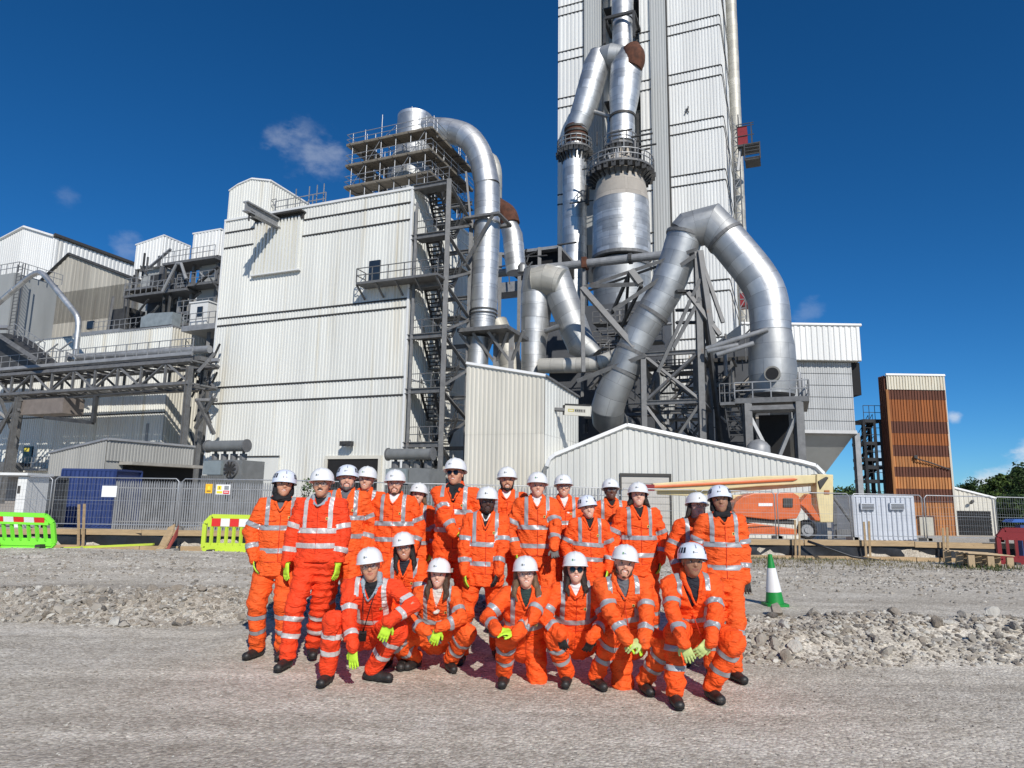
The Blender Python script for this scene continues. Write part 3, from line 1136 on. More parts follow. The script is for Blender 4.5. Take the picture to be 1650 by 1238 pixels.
    for sd_, Sh, Hp in (('L', ShL, HpL), ('R', ShR, HpR)):
        BP += [cap(Sh, J['E' + sd_], .040 * s, .030 * s), cap(J['E' + sd_], J['W' + sd_], .030 * s, .020 * s),
               cap(Hp, J['K' + sd_], .075 * s, .05 * s), cap(J['K' + sd_], J['A' + sd_], .05 * s, .032 * s)]
    V2, Q2 = grow(BP, .026)
    nv = len(V1)
    V = np.concatenate([V1, V2]); Q = [tuple(q) for q in Q1] + [tuple(q + nv) for q in Q2]
    mi = [0] * len(Q)
    # lips tint by place on the face
    fc = (V1[Q1].mean(1) - Hc) / s
    lx, ly, lz = fc @ fr[0], fc @ fr[1], fc @ fr[2]
    lipm = ((lx / .027) ** 2 + ((lz + .0545 - .22 * np.abs(lx)) / .0125) ** 2 < 1) & (ly > .078)
    for i in np.where(lipm)[0]:
        mi[i] = 1
    bits = []
    def blob(c0, rx_, ry_, rz_, m_, n=8):
        c0 = g(*c0); o0 = len(V) + sum(len(b[0]) for b in bits)
        vv, ff = [], []
        for a in range(n // 2 + 1):
            for j in range(n):
                t_, p_ = math.pi * a / (n // 2), 2 * math.pi * j / n
                vv.append(c0 + (fr[0] * rx_ * math.sin(t_) * math.cos(p_) + fr[1] * ry_ * math.sin(t_) * math.sin(p_) + fr[2] * rz_ * math.cos(t_)) * s)
        for a in range(n // 2):
            for j in range(n):
                ff.append((o0 + a * n + j, o0 + (a + 1) * n + j, o0 + (a + 1) * n + (j + 1) % n, o0 + a * n + (j + 1) % n))
        bits.append((vv, ff, m_))
    for sg in (-1, 1):
        blob((sg * .0325, .0835, .0115), .0150, .0095, .0070, 2)
        blob((sg * .0325, .0915, .0115), .0062, .0030, .0062, 3)
        blob((sg * .0325, .0885, .0195), .0165, .0060, .0028, 4)
        blob((sg * .034, .0945, .0315), .0185, .005, .0038, 4)
    if k.get('smile', 1):
        blob((0, .0890, -.0515), .0200, .0075, .0058, 5)
    for vv, ff, m_ in bits:
        V = np.concatenate([V, np.array(vv)]); Q += ff; mi += [m_] * len(ff)
    hm = hairmat(k.get('hair', 'dark'))
    body = npmesh('person', V, Q, [sk, lip, M_eye, M_iris, hm, M_teeth], None, rootp, mi)
    body.location = rootp
    WLOC[body.name] = rootp
    tag(body, label, 'person', PG)
    # ---- helmet, hair, beard, glasses
    make_helmet(body, rootp, Hc, fr, s * 1.03, k.get('helm', 'cap'), math.radians(k.get('tilt', 4)))
    gc = lambda a, b, ra, rb=None, sq=None, kk=.02, neg=False: cap(g(*a), g(*b), ra * s, (ra if rb is None else rb) * s, sq, kk * s, neg)
    hs = k.get('hs', 'short')
    HPr = [gc((0, -.035, .015), (0, -.035, .04), .086, .088, (fr[0], .92))]
    if hs == 'long':
        wid = k.get('hw', 1.)
        for sg in (-1, 1):
            HPr += [gc((sg * .070, .006, .035), (sg * .078 * wid, .006, -.07), .024, .026, (fr[0], .75), .03), gc((sg * .072, -.03, .0), (sg * .085 * wid, -.02, -.14), .034, .032, None, .04),
                    gc((sg * .080 * wid, -.002, -.07), (sg * .098 * wid, .045, -.155), .024, .024, None, .03),
                    gc((sg * .098 * wid, .045, -.155), (sg * .080 * wid, .085, -.225), .022, .008, None, .02), gc((sg * .085 * wid, .02, -.12), (sg * .115 * wid, .05, -.19), .018, .008, None, .02),
                    gc((sg * .05, -.05, 0), (sg * .06 * wid, -.05, -.15), .05, .04, None, .03)]
    elif hs == 'bob':
        for sg in (-1, 1):
            HPr += [gc((sg * .078, .0, .03), (sg * .090, .012, -.07), .024, .026, None, .03),
                    gc((sg * .090, .012, -.07), (sg * .125, .02, -.105), .024, .010, None, .03),
                    gc((sg * .05, -.05, 0), (sg * .06, -.05, -.09), .05, .04, None, .03)]
    elif hs == 'side':
        HPr += [gc((-.078, .0, .03), (-.10, .0, -.09), .024, .028, None, .03), gc((-.10, .0, -.09), (-.135, .01, -.12), .026, .012, None, .03),
                gc((.078, .0, .03), (.083, .005, -.07), .022, .022, None, .03)]
    elif hs == 'scarf':
        for sg in (-1, 1):
            HPr += [gc((sg * .074, .002, .035), (sg * .078, .012, -.07), .022, .030, None, .03), gc((sg * .03, .02, -.135), (sg * .10, -.01, -.15), .035, .035, None, .03)]
        HPr += [gc((-.05, .05, -.135), (.05, .05, -.135), .035, None, None, .03), gc((0, -.05, -.04), (0, -.05, -.12), .07, .075, None, .03)]
    else:
        for sg in (-1, 1):
            HPr += [gc((sg * .070, -.010, .035), (sg * .072, -.012, -.005), .014, .010, None, .015)]
    Vh, Qh = grow(HPr, .0085, .0042 if hs not in ('short', 'scarf') else .0008, sid + 50)
    npmesh('headscarf' if hs == 'scarf' else 'hair', Vh, Qh, M_blackc if hs == 'scarf' else hm, body, rootp)
    bd = k.get('beard')
    if bd:
        bm = hairmat(bd)
        BB = []
        t_ = k.get('bt', .006)
        for sg in (-1, 1):
            BB += [gc((sg * .070, .012, -.015), (sg * .052, .035, -.068), .014 + t_ * .5, .018 + t_ * .4, None, .012), gc((sg * .052, .035, -.068), (0, .072, -.094), .019, .021 + t_, None, .012)]
        BB += [gc((-.030, .083, -.050), (-.024, .080, -.075), .0085, .010, None, .006), gc((.030, .083, -.050), (.024, .080, -.075), .0085, .010, None, .006),
               gc((-.024, .092, -.040), (.024, .092, -.040), .0065, None, None, .006),
               gc((0, .0885, -.053), (0, .0885, -.053), .012, None, (fr[0], 1.7), .004, True)]
        Vb, Qb = grow(BB, .0062)
        npmesh('beard', Vb, Qb, bm, body, rootp)
    elif k.get('mous'):
        Vb, Qb = grow([gc((-.022, .093, -.041), (0, .098, -.037), .0058, .007, None, .004), gc((.022, .093, -.041), (0, .098, -.037), .0058, .007, None, .004)], .0045)
        npmesh('moustache', Vb, Qb, hairmat(k['mous']), body, rootp)
    gl = k.get('gl')
    if gl:
        b = MB(); b2 = MB()
        for sg in (-1, 1):
            cc = Vector(g(sg * .034, .104, .010)); n_ = 14
            rw, rh = ((.027, .021) if gl != 'round' else (.026, .025))
            ring = [cc + Vector(fr[0]) * (rw * s * math.cos(2 * math.pi * i / n_)) + Vector(fr[2]) * (rh * s * math.sin(2 * math.pi * i / n_)) for i in range(n_)]
            b.tube(ring + [ring[0], ring[1]], (.0032 if gl in ('sun', 'thick', 'round') else .0014) * s, 5, cap=False)
            b2.add([cc + Vector(fr[1]) * .001] + ring, [(0, i + 1, (i + 1) % n_ + 1) for i in range(n_)])
            b.beam(g(sg * .060, .100, .014), g(sg * .084, .0, .016), .003 * s)
        b.beam(g(-.008, .104, .013), g(.008, .104, .013), .004 * s)
        go_ = b.build('glasses', M_frame, body, True)
        b2.build('lens', M_lens if gl in ('sun', 'round') else M_lens2, go_)
    # ---- jacket
    jh = .0125
    om = k.get('cloth', M_or if sid % 3 else M_or2)
    longj = k.get('long', True)
    vd = k.get('vd', .10) * s
    slope = k.get('vs', .55)
    hem = (.16 if longj else .02) * s
    T = [cap(pel - spd * hem * (1 if stand else .3), waist, (.200 if stand else .185) * s * bulk, .178 * s * bulk, (fr_t, .70), .05),
         cap(waist, chest + spd * .02 * s, .178 * s * bulk, .186 * s * bulk, (fr_t, .68), .05),
         cap(neck - spd * .07 * s - rt * .10 * s, neck - spd * .07 * s + rt * .10 * s, .085 * s, None, (fr_t, .95), .05),
         cap(neck - spd * .03 * s, neck - spd * .0 * s, .085 * s, .07 * s, (fr_t, .95), .04)]
    Ap = []
    for sd_, Sh in (('L', ShL), ('R', ShR)):
        E_, Wr = J['E' + sd_], J['W' + sd_]
        Ap += [cap(Sh, E_, .076 * s, .064 * s, None, .03), cap(E_, Wr + nrm(Wr - E_) * .02 * s, .063 * s, .051 * s, None, .02)]
    def post(Fd, X, Y, Z):
        dx, dy, dz = X - neck[0], Y - neck[1], Z - neck[2]
        us = dx * spd[0] + dy * spd[1] + dz * spd[2]
        xs = dx * rt[0] + dy * rt[1] + dz * rt[2]
        fs = dx * fr_t[0] + dy * fr_t[1] + dz * fr_t[2]
        if vd > 0:
            wedge = np.maximum(np.abs(xs) - (us + vd) * slope, -(fs - .01))
            wedge = np.maximum(wedge, us - .3) * .8
            Fd = np.maximum(Fd, -wedge)
        top = us - .03 * s
        Fd = np.maximum(Fd, top)
        # flat hem
        dz2 = (Z - (pel[2] - hem * 1.02))
        dpx, dpy, dpz = X - pel[0], Y - pel[1], Z - pel[2]
        al = dpx * spd[0] + dpy * spd[1] + dpz * spd[2]
        core = np.sqrt((dpx - al * spd[0]) ** 2 + (dpy - al * spd[1]) ** 2) < .30 * s
        hm_ = -(al + hem * 1.05 + (.05 * s if not stand else 0))
        Fd = np.where((hm_ > -.02) & core & (al < 0) & (al > -.45), np.maximum(Fd, hm_ if stand else Fd), Fd)
        return Fd
    Vj, Qj = grow(T + Ap, jh, .0078 * s, sid + 11, post)
    Vj = relax(Vj, Qj, 1, .3)
    jk = npmesh('jacket', Vj, Qj, om, body, rootp)
    Nj = vnormals(Vj, Qj)
    # collar
    col_m = k.get('collar', om)
    sc = s
    def nk(x, y, z):
        return neck + (rt * x + fr_t * y + spd * z) * sc
    vdn = max(vd / s, .02)
    fd = .115 * bulk
    CP = []
    for sg in (-1, 1):
        pts = [nk(sg * .006, fd + .020, -vdn * .80), nk(sg * .048, fd - .02, -.030), nk(sg * .078, .035, .022), nk(sg * .055, -.045, .045), nk(0, -.068, .050)]
        rr = [.007, .013, .021, .025, .025]
        for a in range(4):
            CP.append(cap(pts[a], pts[a + 1], rr[a] * 1.25 * s, rr[a + 1] * 1.25 * s, (nrm(fr_t + rt * sg * (.3 + .3 * a)), .5), .008))
    Vc, Qc = grow(CP, .0078, .0008, sid)
    npmesh('collar', Vc, Qc, col_m, jk, rootp)
    # tapes
    segs = {'T': (pel, neck)}
    def segd(P_, a, b_):
        ba = b_ - a; t = np.clip((P_ - a) @ ba / (ba @ ba), 0, 1)
        return np.linalg.norm(P_ - a - t[:, None] * ba, axis=1), (P_ - a) @ nrm(ba)
    dT, zT = segd(Vj, pel - spd * .2, neck)
    zT = (Vj - neck) @ spd
    xT = (Vj - neck) @ rt
    yT = (Vj - neck) @ fr_t
    dUL, tUL = segd(Vj, ShL, J['EL']); dUR, tUR = segd(Vj, ShR, J['ER'])
    dFL, tFL = segd(Vj, J['EL'], J['WL']); dFR, tFR = segd(Vj, J['ER'], J['WR'])
    arm = np.minimum.reduce([dUL - .076 * s, dUR - .076 * s, dFL - .061 * s, dFR - .061 * s])
    tors = np.minimum(dT - .17 * s, np.full(len(Vj), 9.))
    Wd = .024 * s
    M_t = k.get('tape', M_tape)
    isarm = (arm < .012 * s) & (((Vj - (ShL + ShR) / 2) @ rt > 0) | True)
    arm_only = isarm & ((np.abs(xT) > .15 * s) | (zT < -.5 * s) | (yT > .16 * s))
    torso_ok = ~(isarm & (np.abs(xT) > .155 * s * bulk)) & ~((arm < .024 * s) & (yT > .12 * s))
    def tape(f, valid, w=Wd):
        VV, FF = strip(Vj, Qj, Nj, f, w, valid)
        if len(FF) > 4:
            npmesh('reflective_band', np.array(VV), FF, M_t, jk, rootp)
    b1, b2 = k.get('bands', (-.285, -.455))
    tape(zT - b1 * s, torso_ok)
    if b2 is not None:
        tape(zT - b2 * s, torso_ok)
    for sg in (-1, 1):
        if k.get('brace', True):
            tape(xT - sg * .118 * s, torso_ok & ((arm > .004) | (zT > -.1 * s)) & (zT > b1 * s + .01) & (zT < -.0) | (torso_ok & (zT > -.12 * s) & (np.abs(xT) < .2 * s)), Wd * .85)
    for (dU, tU, dF, tF, Sh, sx) in ((dUL, tUL, dFL, tFL, ShL, -1), (dUR, tUR, dFR, tFR, ShR, 1)):
        okU = (dU < .094 * s) & (dU < dF + .02) & ~((zT > -.35 * s) & (np.abs(xT) < .145 * s) & (yT < .10 * s))
        okF = (dF < .086 * s) & ~((np.abs(xT) < .12 * s) & (yT < .09 * s))
        tape(tU - .20 * s, okU); tape(tF - .145 * s, okF)
    # front closing seam and pocket edges
    pz = k.get('badge', 1)
    if pz:
        sf = []
        dd = np.abs(zT + .175 * s) + np.abs(xT - .085 * s) + (yT < 0) * 9
        i = int(np.argmin(dd)); q = Vj[i] + Nj[i] * .004
        b = MB(); rtv, uvv = Vector(rt), Vector(spd)
        b.add([Vector(q) + rtv * (a * .011) + uvv * (c_ * .014) + Vector(Nj[i]) * .003 for a, c_ in ((-1, -1), (1, -1), (1, 1), (-1, 1))], [(0, 1, 2, 3)])
        b.add([Vector(q) + rtv * (a * .006) + uvv * (c_ * .009) + Vector(Nj[i]) * .005 for a, c_ in ((-1, -1), (1, -1), (1, 1), (-1, 1))], [(0, 1, 2, 3)], 1)
        b.build('badge', [M_badge, M_mark], jk)
    # seam: thin raised placket line down the front
    ln = []
    for z_ in np.linspace(-vdn - .01, -.60 if longj else -.5, 16):
        dd = np.abs(zT - z_ * s) * 2 + np.abs(xT - .008 * s) + (yT < 0.02) * 9
        i = int(np.argmin(dd)); ln.append(Vector(Vj[i] + Nj[i] * .001))
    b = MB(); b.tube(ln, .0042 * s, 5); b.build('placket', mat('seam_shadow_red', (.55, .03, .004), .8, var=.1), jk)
    for sg in (-1, 1):
        for zc_, hw_ in ((-.205, .042), (-.60 if stand else -.40, .055)):
            ln = []
            for a_ in np.linspace(-hw_, hw_, 5):
                dd = np.abs(zT - zc_ * s) * 1.5 + np.abs(xT - (sg * .068 + a_) * s) + (yT < 0.02) * 9
                i = int(np.argmin(dd)); ln.append(Vector(Vj[i] + Nj[i] * .0005))
            if all((p_ - q_).length > 1e-4 for p_, q_ in zip(ln[:-1], ln[1:])) and max((p_ - q_).length for p_, q_ in zip(ln[:-1], ln[1:])) < .06:
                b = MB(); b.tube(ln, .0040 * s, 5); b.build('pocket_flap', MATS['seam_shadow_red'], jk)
    # ---- inner top
    if vd > 0:
        IT = [cap(chest - spd * .05, chest + spd * .02 * s, .165 * s * bulk, .168 * s * bulk, (fr_t, .68), .05),
              cap(neck - spd * .085 * s - rt * .07 * s, neck - spd * .085 * s + rt * .07 * s, .072 * s, None, None, .05),
              cap(neck - spd * .05 * s, neck + spd * k.get('nh', .0) * s, .072 * s, .064 * s, None, .03)]
        Vi, Qi = grow(IT, .012, .002, sid + 5)
        npmesh('inner_top', Vi, Qi, k.get('top', M_navy), body, rootp)
        if k.get('shirt'):
            CP = []
            for sg in (-1, 1):
                CP += [cap(nk(sg * .008, .10, -.055), nk(sg * .045, .060, .005), .010 * s, .014 * s, None, .006), cap(nk(sg * .045, .060, .005), nk(sg * .058, -.01, .022), .014 * s, None, None, .006)]
            Vi, Qi = grow(CP, .008)
            npmesh('shirt_collar', Vi, Qi, k['shirt'], body, rootp)
    if k.get('scarf'):
        Vi, Qi = grow([cap(nk(-.055, .045, .012), nk(.055, .045, .012), .036 * s), cap(nk(-.06, .03, .01), nk(-.05, -.05, .02), .034 * s), cap(nk(.06, .03, .01), nk(.05, -.05, .02), .034 * s),
                       cap(nk(-.035, .085, -.03), nk(.0, .12, -.11), .032 * s, .02 * s), cap(nk(.035, .085, -.03), nk(.0, .12, -.11), .032 * s, .02 * s)], .011, .003, sid)
        npmesh('scarf', Vi, Qi, k['scarf'], body, rootp)
    if k.get('hood'):
        Vi, Qi = grow([cap(nk(-.085, .02, -.005), nk(-.06, -.07, .03), .036 * s), cap(nk(.085, .02, -.005), nk(.06, -.07, .03), .036 * s), cap(nk(-.06, -.08, .03), nk(.06, -.08, .03), .04 * s),
                       cap(nk(-.09, .03, -.02), nk(-.015, .135, -.17), .024 * s, .016 * s), cap(nk(.09, .03, -.02), nk(.015, .135, -.17), .024 * s, .016 * s)], .011, .004, sid)
        npmesh('hood', Vi, Qi, k['hood'], body, rootp)
    # ---- trousers
    L_ = [cap(HpL, HpR, .118 * s, None, None, .04), cap(pel + spd * .04 * s, pel - up * .03, .13 * s, .12 * s, (fr_t, .8), .04)]
    for sd_, Hp in (('L', HpL), ('R', HpR)):
        K_, A_ = J['K' + sd_], J['A' + sd_]
        fl = A_ + nrm(K_ - A_) * .015 * s
        L_ += [cap(Hp, K_, .114 * s, .088 * s, None, .045), cap(K_, fl, .088 * s, .074 * s, None, .03)]
    def postt(Fd, X, Y, Z):
        return np.maximum(Fd, (gz_ - .02) - Z)
    Vt, Qt = grow(L_, .0135, .0085 * s, sid + 31, postt)
    Vt = relax(Vt, Qt, 1, .3)
    tr = npmesh('trousers', Vt, Qt, om, body, rootp)
    Nt = vnormals(Vt, Qt)
    dK = {}
    for sd_ in 'LR':
        K_, A_ = J['K' + sd_], J['A' + sd_]
        d1, t1 = segd(Vt, K_, A_)
        o_ = 'R' if sd_ == 'L' else 'L'
        d2, _ = segd(Vt, J['K' + o_], J['A' + o_])
        ok = (d1 < d2) & (d1 < .12 * s)
        for tt in (.11, .26):
            VV, FF = strip(Vt, Qt, Nt, t1 - tt * s, Wd * .9, ok)
            if len(FF) > 4:
                npmesh('reflective_band', np.array(VV), FF, M_t, tr, rootp)
    # ---- boots
    for sd_ in 'LR':
        A_, t_ = J['A' + sd_], J['T' + sd_]
        K_ = J['K' + sd_]
        kneel = k.get('toeback', '') and sd_ in k.get('toeback', '')
        if kneel:
            t_ = nrm(v3(0, .25, -1)); bu = nrm(v3(0, 1, 0))
            BPp = [cap(A_, A_ + t_ * .10 + bu * .03, .045 * s, .042 * s, None, .02), cap(A_ - v3(0, .06, 0), A_, .046 * s, .045 * s, None, .02)]
            fl_ = gz_
        else:
            fz_ = A_[2] - .10 * s
            b0 = v3(A_[0], A_[1], fz_ + .045 * s)
            sdv = nrm(np.cross(t_, up))
            BPp = [cap(b0 - t_ * .045 * s, b0 + t_ * .08 * s, .044 * s, .042 * s, None, .02), cap(b0 + t_ * .08 * s, b0 + t_ * .165 * s + up * -.002, .047 * s, .044 * s, (up, .85), .02),
                   cap(b0, A_ + up * .03, .048 * s, .05 * s, None, .03)]
            fl_ = fz_ + .012 * s
        Vb, Qb = grow(BPp, .010, .001, sid, (lambda Fd, X, Y, Z, q=fl_: np.maximum(Fd, q - Z)))
        bo = npmesh('boot', Vb, Qb, M_boot, body, rootp)
        if not kneel:
            Sl = [cap(b0 - t_ * .05 * s, b0 + t_ * .07 * s, .047 * s, .044 * s, None, .02), cap(b0 + t_ * .07 * s, b0 + t_ * .168 * s, .050 * s, .047 * s, None, .02)]
            Vb, Qb = grow(Sl, .010, 0, 0, (lambda Fd, X, Y, Z, q=fz_: np.maximum(np.maximum(Fd, (q - .004) - Z), Z - (q + .026 * s))))
            npmesh('sole', Vb, Qb, M_blackc, bo, rootp)
    # ---- gloves
    for sd_, sg in (('L', -1), ('R', 1)):
        h_ = hands.get(sd_) or {}
        Wr, E_ = J['W' + sd_], J['E' + sd_]
        fdv = np.array(h_.get('d', nrm(nrm(Wr - E_) + v3(0, 0, -.3))), float)
        pn = np.array(h_.get('n', (-sg, .25, 0)), float)
        make_hand(body, rootp, Wr + nrm(fdv) * .012, fdv, pn, s * 1.02, sg > 0, h_.get('c', .30), h_.get('g', 'yellow'), nrm(Wr - E_))
    return body, J, dict(neck=neck, rt=rt, fr=fr_t, spd=spd, s=s, root=rootp, jk=jk)
# ------------------------------------------------------------------ ground
def ground_mat():
    m = bpy.data.materials.new('gravel_ground'); m.use_nodes = True
    N, L = m.node_tree.nodes, m.node_tree.links
    B = N['Principled BSDF']; B.inputs['Roughness'].default_value = .92
    B.inputs['Specular IOR Level'].default_value = .25
    g = N.new('ShaderNodeNewGeometry')
    def nz(sc, det=5, ro=.6, st=None):
        n = N.new('ShaderNodeTexNoise'); n.inputs['Scale'].default_value = sc; n.inputs['Detail'].default_value = det; n.inputs['Roughness'].default_value = ro
        if st:
            mp = N.new('ShaderNodeMapping'); mp.inputs['Scale'].default_value = st
            L.new(g.outputs['Position'], mp.inputs['Vector']); L.new(mp.outputs[0], n.inputs['Vector'])
        else:
            L.new(g.outputs['Position'], n.inputs['Vector'])
        return n.outputs['Fac']
    def ramp(src, stops):
        r = N.new('ShaderNodeValToRGB'); e = r.color_ramp.elements
        e[0].position, e[0].color = stops[0][0], (*stops[0][1], 1); e[1].position, e[1].color = stops[-1][0], (*stops[-1][1], 1)
        for p, c in stops[1:-1]:
            q = e.new(p); q.color = (*c, 1)
        L.new(src, r.inputs[0]); return r.outputs[0]
    def mul(a, b, fac=1, typ='MULTIPLY'):
        x = N.new('ShaderNodeMixRGB'); x.blend_type = typ; x.inputs['Fac'].default_value = fac
        L.new(a, x.inputs['Color1']); L.new(b, x.inputs['Color2']); return x.outputs[0]
    base = ramp(nz(.55, 6, .65, (1, 1.6, 1)), [(.30, (.53, .485, .41)), (.5, (.62, .575, .495)), (.70, (.71, .67, .595))])
    fine = ramp(nz(26, 6, .75), [(.3, (.80, .79, .77)), (.5, (.99, .98, .97)), (.72, (1.2, 1.2, 1.2))])
    mid = ramp(nz(4.5, 5, .7), [(.3, (.82, .80, .78)), (.7, (1.12, 1.12, 1.12))])
    vor = N.new('ShaderNodeTexVoronoi'); vor.inputs['Scale'].default_value = 38; L.new(g.outputs['Position'], vor.inputs['Vector'])
    vr = N.new('ShaderNodeTexVoronoi'); vr.inputs['Scale'].default_value = 90; L.new(g.outputs['Position'], vr.inputs['Vector'])
    sp = ramp(vor.outputs['Distance'], [(.0, (1.15, 1.15, 1.15)), (.35, (1, 1, 1)), (.75, (.82, .82, .82))])
    rnd = N.new('ShaderNodeSeparateColor'); L.new(vor.outputs['Color'], rnd.inputs[0])
    chip = ramp(rnd.outputs[0], [(.0, (.70, .68, .66)), (.55, (1, 1, 1)), (.9, (1.05, 1.05, 1.05)), (1., (1.3, 1.3, 1.27))])
    rut = ramp(nz(1.0, 4, .6, (.10, 1.9, 1)), [(.34, (.80, .785, .77)), (.5, (.98, .98, .97)), (.66, (1.16, 1.16, 1.15))])
    c = mul(mul(mul(mul(mul(base, fine), mid), sp), chip), rut)
    L.new(c, B.inputs['Base Color'])
    ad = N.new('ShaderNodeMath'); ad.operation = 'MULTIPLY_ADD'; ad.inputs[1].default_value = -.6
    L.new(vor.outputs['Distance'], ad.inputs[0]); L.new(nz(14, 5, .7), ad.inputs[2])
    bp = N.new('ShaderNodeBump'); bp.inputs['Strength'].default_value = .55; bp.inputs['Distance'].default_value = .022
    L.new(ad.outputs[0], bp.inputs['Height']); L.new(bp.outputs[0], B.inputs['Normal'])
    return m


M_ground = ground_mat()


def gridmesh(name, xs, ys, zf, m):
    X, Y = np.meshgrid(xs, ys, indexing='ij')
    Z = zf(X, Y)
    P = np.stack([X, Y, Z], -1).reshape(-1, 3)
    nx, ny = len(xs), len(ys)
    i, j = np.meshgrid(np.arange(nx - 1), np.arange(ny - 1), indexing='ij')
    a = (i * ny + j).ravel()
    Q = np.stack([a, a + ny, a + ny + 1, a + 1], 1)
    o = npmesh(name, P, Q, m, None, (0, 0, 0))
    return o


xs = np.concatenate([-np.geomspace(3000, 14, 34), np.linspace(-13.8, 13.8, 260), np.geomspace(14, 3000, 34)])
ys = np.concatenate([-np.geomspace(900, 2.2, 14), np.linspace(-2, 6.5, 60), np.linspace(6.55, 19.02, 190), np.linspace(19.3, 25, 14), np.geomspace(26, 3500, 44)])
gnd = gridmesh('ground', xs, ys, terrain, M_ground)
gnd['kind'] = 'structure'
gnd['label'] = 'trodden pale gravel and dust of the works yard'

# stones -------------------------------------------------------------
M_st = [mat('stone_grey', (.33, .30, .255), .92, var=.3, scale=7, bump=.5, bs=40), mat('stone_pale', (.50, .475, .42), .92, var=.25, scale=7, bump=.5, bs=40),
        mat('stone_brown', (.29, .25, .20), .92, var=.3, scale=7, bump=.5, bs=40), mat('stone_dark', (.17, .155, .135), .92, var=.3, scale=7, bump=.5, bs=40)]


def stone_mesh(seed, sub, d0=.45, d1=.85):
    import bmesh
    bm = bmesh.new(); bmesh.ops.create_icosphere(bm, subdivisions=sub, radius=1)
    rs = np.random.RandomState(seed)
    pl = [(nrm(rs.normal(size=3)), rs.uniform(d0, d1)) for _ in range(8)]
    for v in bm.verts:
        p = np.array(v.co)
        for n_, d_ in pl:
            e = p @ n_ - d_
            if e > 0:
                p = p - n_ * e
        p *= v3(1, .8, .62)
        v.co = p
    V = np.array([v.co for v in bm.verts]); F_ = np.array([[v.index for v in f.verts] for f in bm.faces])
    bm.free()
    return V, F_


ST_lo = [stone_mesh(i, 1) for i in range(5)]
ST_hi = [stone_mesh(20 + i, 2, .30, .62) for i in range(6)]


def scatter(name, pts, szs, seed, lib, label, mats=None):
    rs = np.random.RandomState(seed)
    VV, QQ, MI = [], [], []
    n0 = 0
    for (x, y), s_ in zip(pts, szs):
        V, F_ = lib[rs.randint(len(lib))]
        a = rs.uniform(0, 6.28); ca, sa = math.cos(a), math.sin(a)
        t = rs.uniform(-.5, .5); ct, st_ = math.cos(t), math.sin(t)
        R_ = np.array([[ca, -sa, 0], [sa, ca, 0], [0, 0, 1]]) @ np.array([[1, 0, 0], [0, ct, -st_], [0, st_, ct]])
        VV.append((V @ R_.T) * s_ * rs.uniform(.8, 1.2) + v3(x, y, TZ(x, y) + s_ * .12)); QQ.append(F_ + n0); n0 += len(V)
        MI.append(np.full(len(F_), rs.choice(4, p=[.45, .2, .25, .1])))
    o = npmesh(name, np.concatenate(VV), np.concatenate(QQ), mats or M_st, None, (0, 0, 0), np.concatenate(MI), smooth=False)
    o['kind'] = 'stuff'; o['label'] = label
    o['category'] = 'gravel'
    return o


def bankpt(rs, sd=1.):
    x = rs.uniform(-9.5, 11)
    rr = float(sm(-2.5, 3.5, x)); b0 = 8.7 - 1.5 * rr + .12 * math.sin(1.7 * x)
    y = b0 - .1 + rs.beta(1.7, 1.9) * 1.55
    if -2.9 < x < 2.3 and y < 8.5:
        return None
    return x, y


_r = np.random.RandomState(3)
pts, szs = [], []
while len(pts) < 12500:
    q = bankpt(_r)
    if q:
        pts.append(q); szs.append(.015 + .036 * _r.rand() ** 2.0)
scatter('bank_rubble', pts, szs, 1, ST_lo, 'small broken stone covering the rubble bank')
pts, szs = [], []
for _ in range(9000):
    y = 3.1 + 4.9 * _r.rand() ** .8
    x = _r.uniform(-1, 1) * (y * .85 + .6)
    pts.append((x, y)); szs.append(.0035 + .012 * _r.rand() ** 3.2)
scatter('loose_gravel', pts, szs, 2, ST_lo, 'loose gravel chips scattered over the foreground')
pts, szs = [], []
for _ in range(11000):
    y = _r.choice([_r.normal(12.2, .7), _r.normal(14.4, 1.2), _r.uniform(10, 18.5)], p=[.35, .45, .2])
    if y < 9.8 or y > 18.6:
        continue
    x = _r.uniform(-15, 16)
    pts.append((x, y)); szs.append(.015 + .035 * _r.rand() ** 2.5)
scatter('far_rubble', pts, szs, 4, ST_lo, 'pale broken stone strewn in front of the timber edging')
k = 0
RSM = {}
while k < 296:
    q = bankpt(_r)
    if not q:
        continue
    k += 1
    s_ = .055 + .075 * _r.rand() ** 2.
    if k == 1:
        q, s_ = (fz(1252, 1010, .12).x, fz(1252, 1010, .12).y), .17
    if k == 2:
        q, s_ = (4.9, 8.1), .12
    i = _r.randint(6); c = _r.choice(4, p=[.45, .2, .25, .1]) if k > 1 else 2
    if (i, c) not in RSM:
        V, F_ = ST_hi[i]
        RSM[(i, c)] = mesh('rock', V, F_, M_st[c])
    o = bpy.data.objects.new('rock', RSM[(i, c)]); COL.objects.link(o)
    o.location = (q[0], q[1], TZ(*q) + s_ * .22)
    o.scale = (s_ * _r.uniform(.8, 1.3), s_ * _r.uniform(.8, 1.2), s_ * _r.uniform(.75, 1.1))
    o.rotation_euler = (_r.uniform(-.5, .5), _r.uniform(-.5, .5), _r.uniform(0, 6.28))
    if k <= 2:
        tag(o, 'large brown block of stone in the bank below the green and white cone' if k == 1 else 'second largest stone in the bank, right of the large brown block', 'rock')
    else:
        tag(o, 'fist-sized broken rock in the rubble bank', 'rock', 'rocks in the rubble bank')
# ------------------------------------------------------------------ the works
def mr(pxr, P):                                             # metres for a radius seen under pxr pixels at P
    return pxr * (P - CAMPOS).dot(_F) / FPX


def zat(x, y, v):
    return fv(x, y, v).z


def at(x, y, v):
    return fv(x, y, v)


def uat(x, y, v):
    return uv_of(fv(x, y, v))[0]


Z3 = Vector((0, 0, 1))

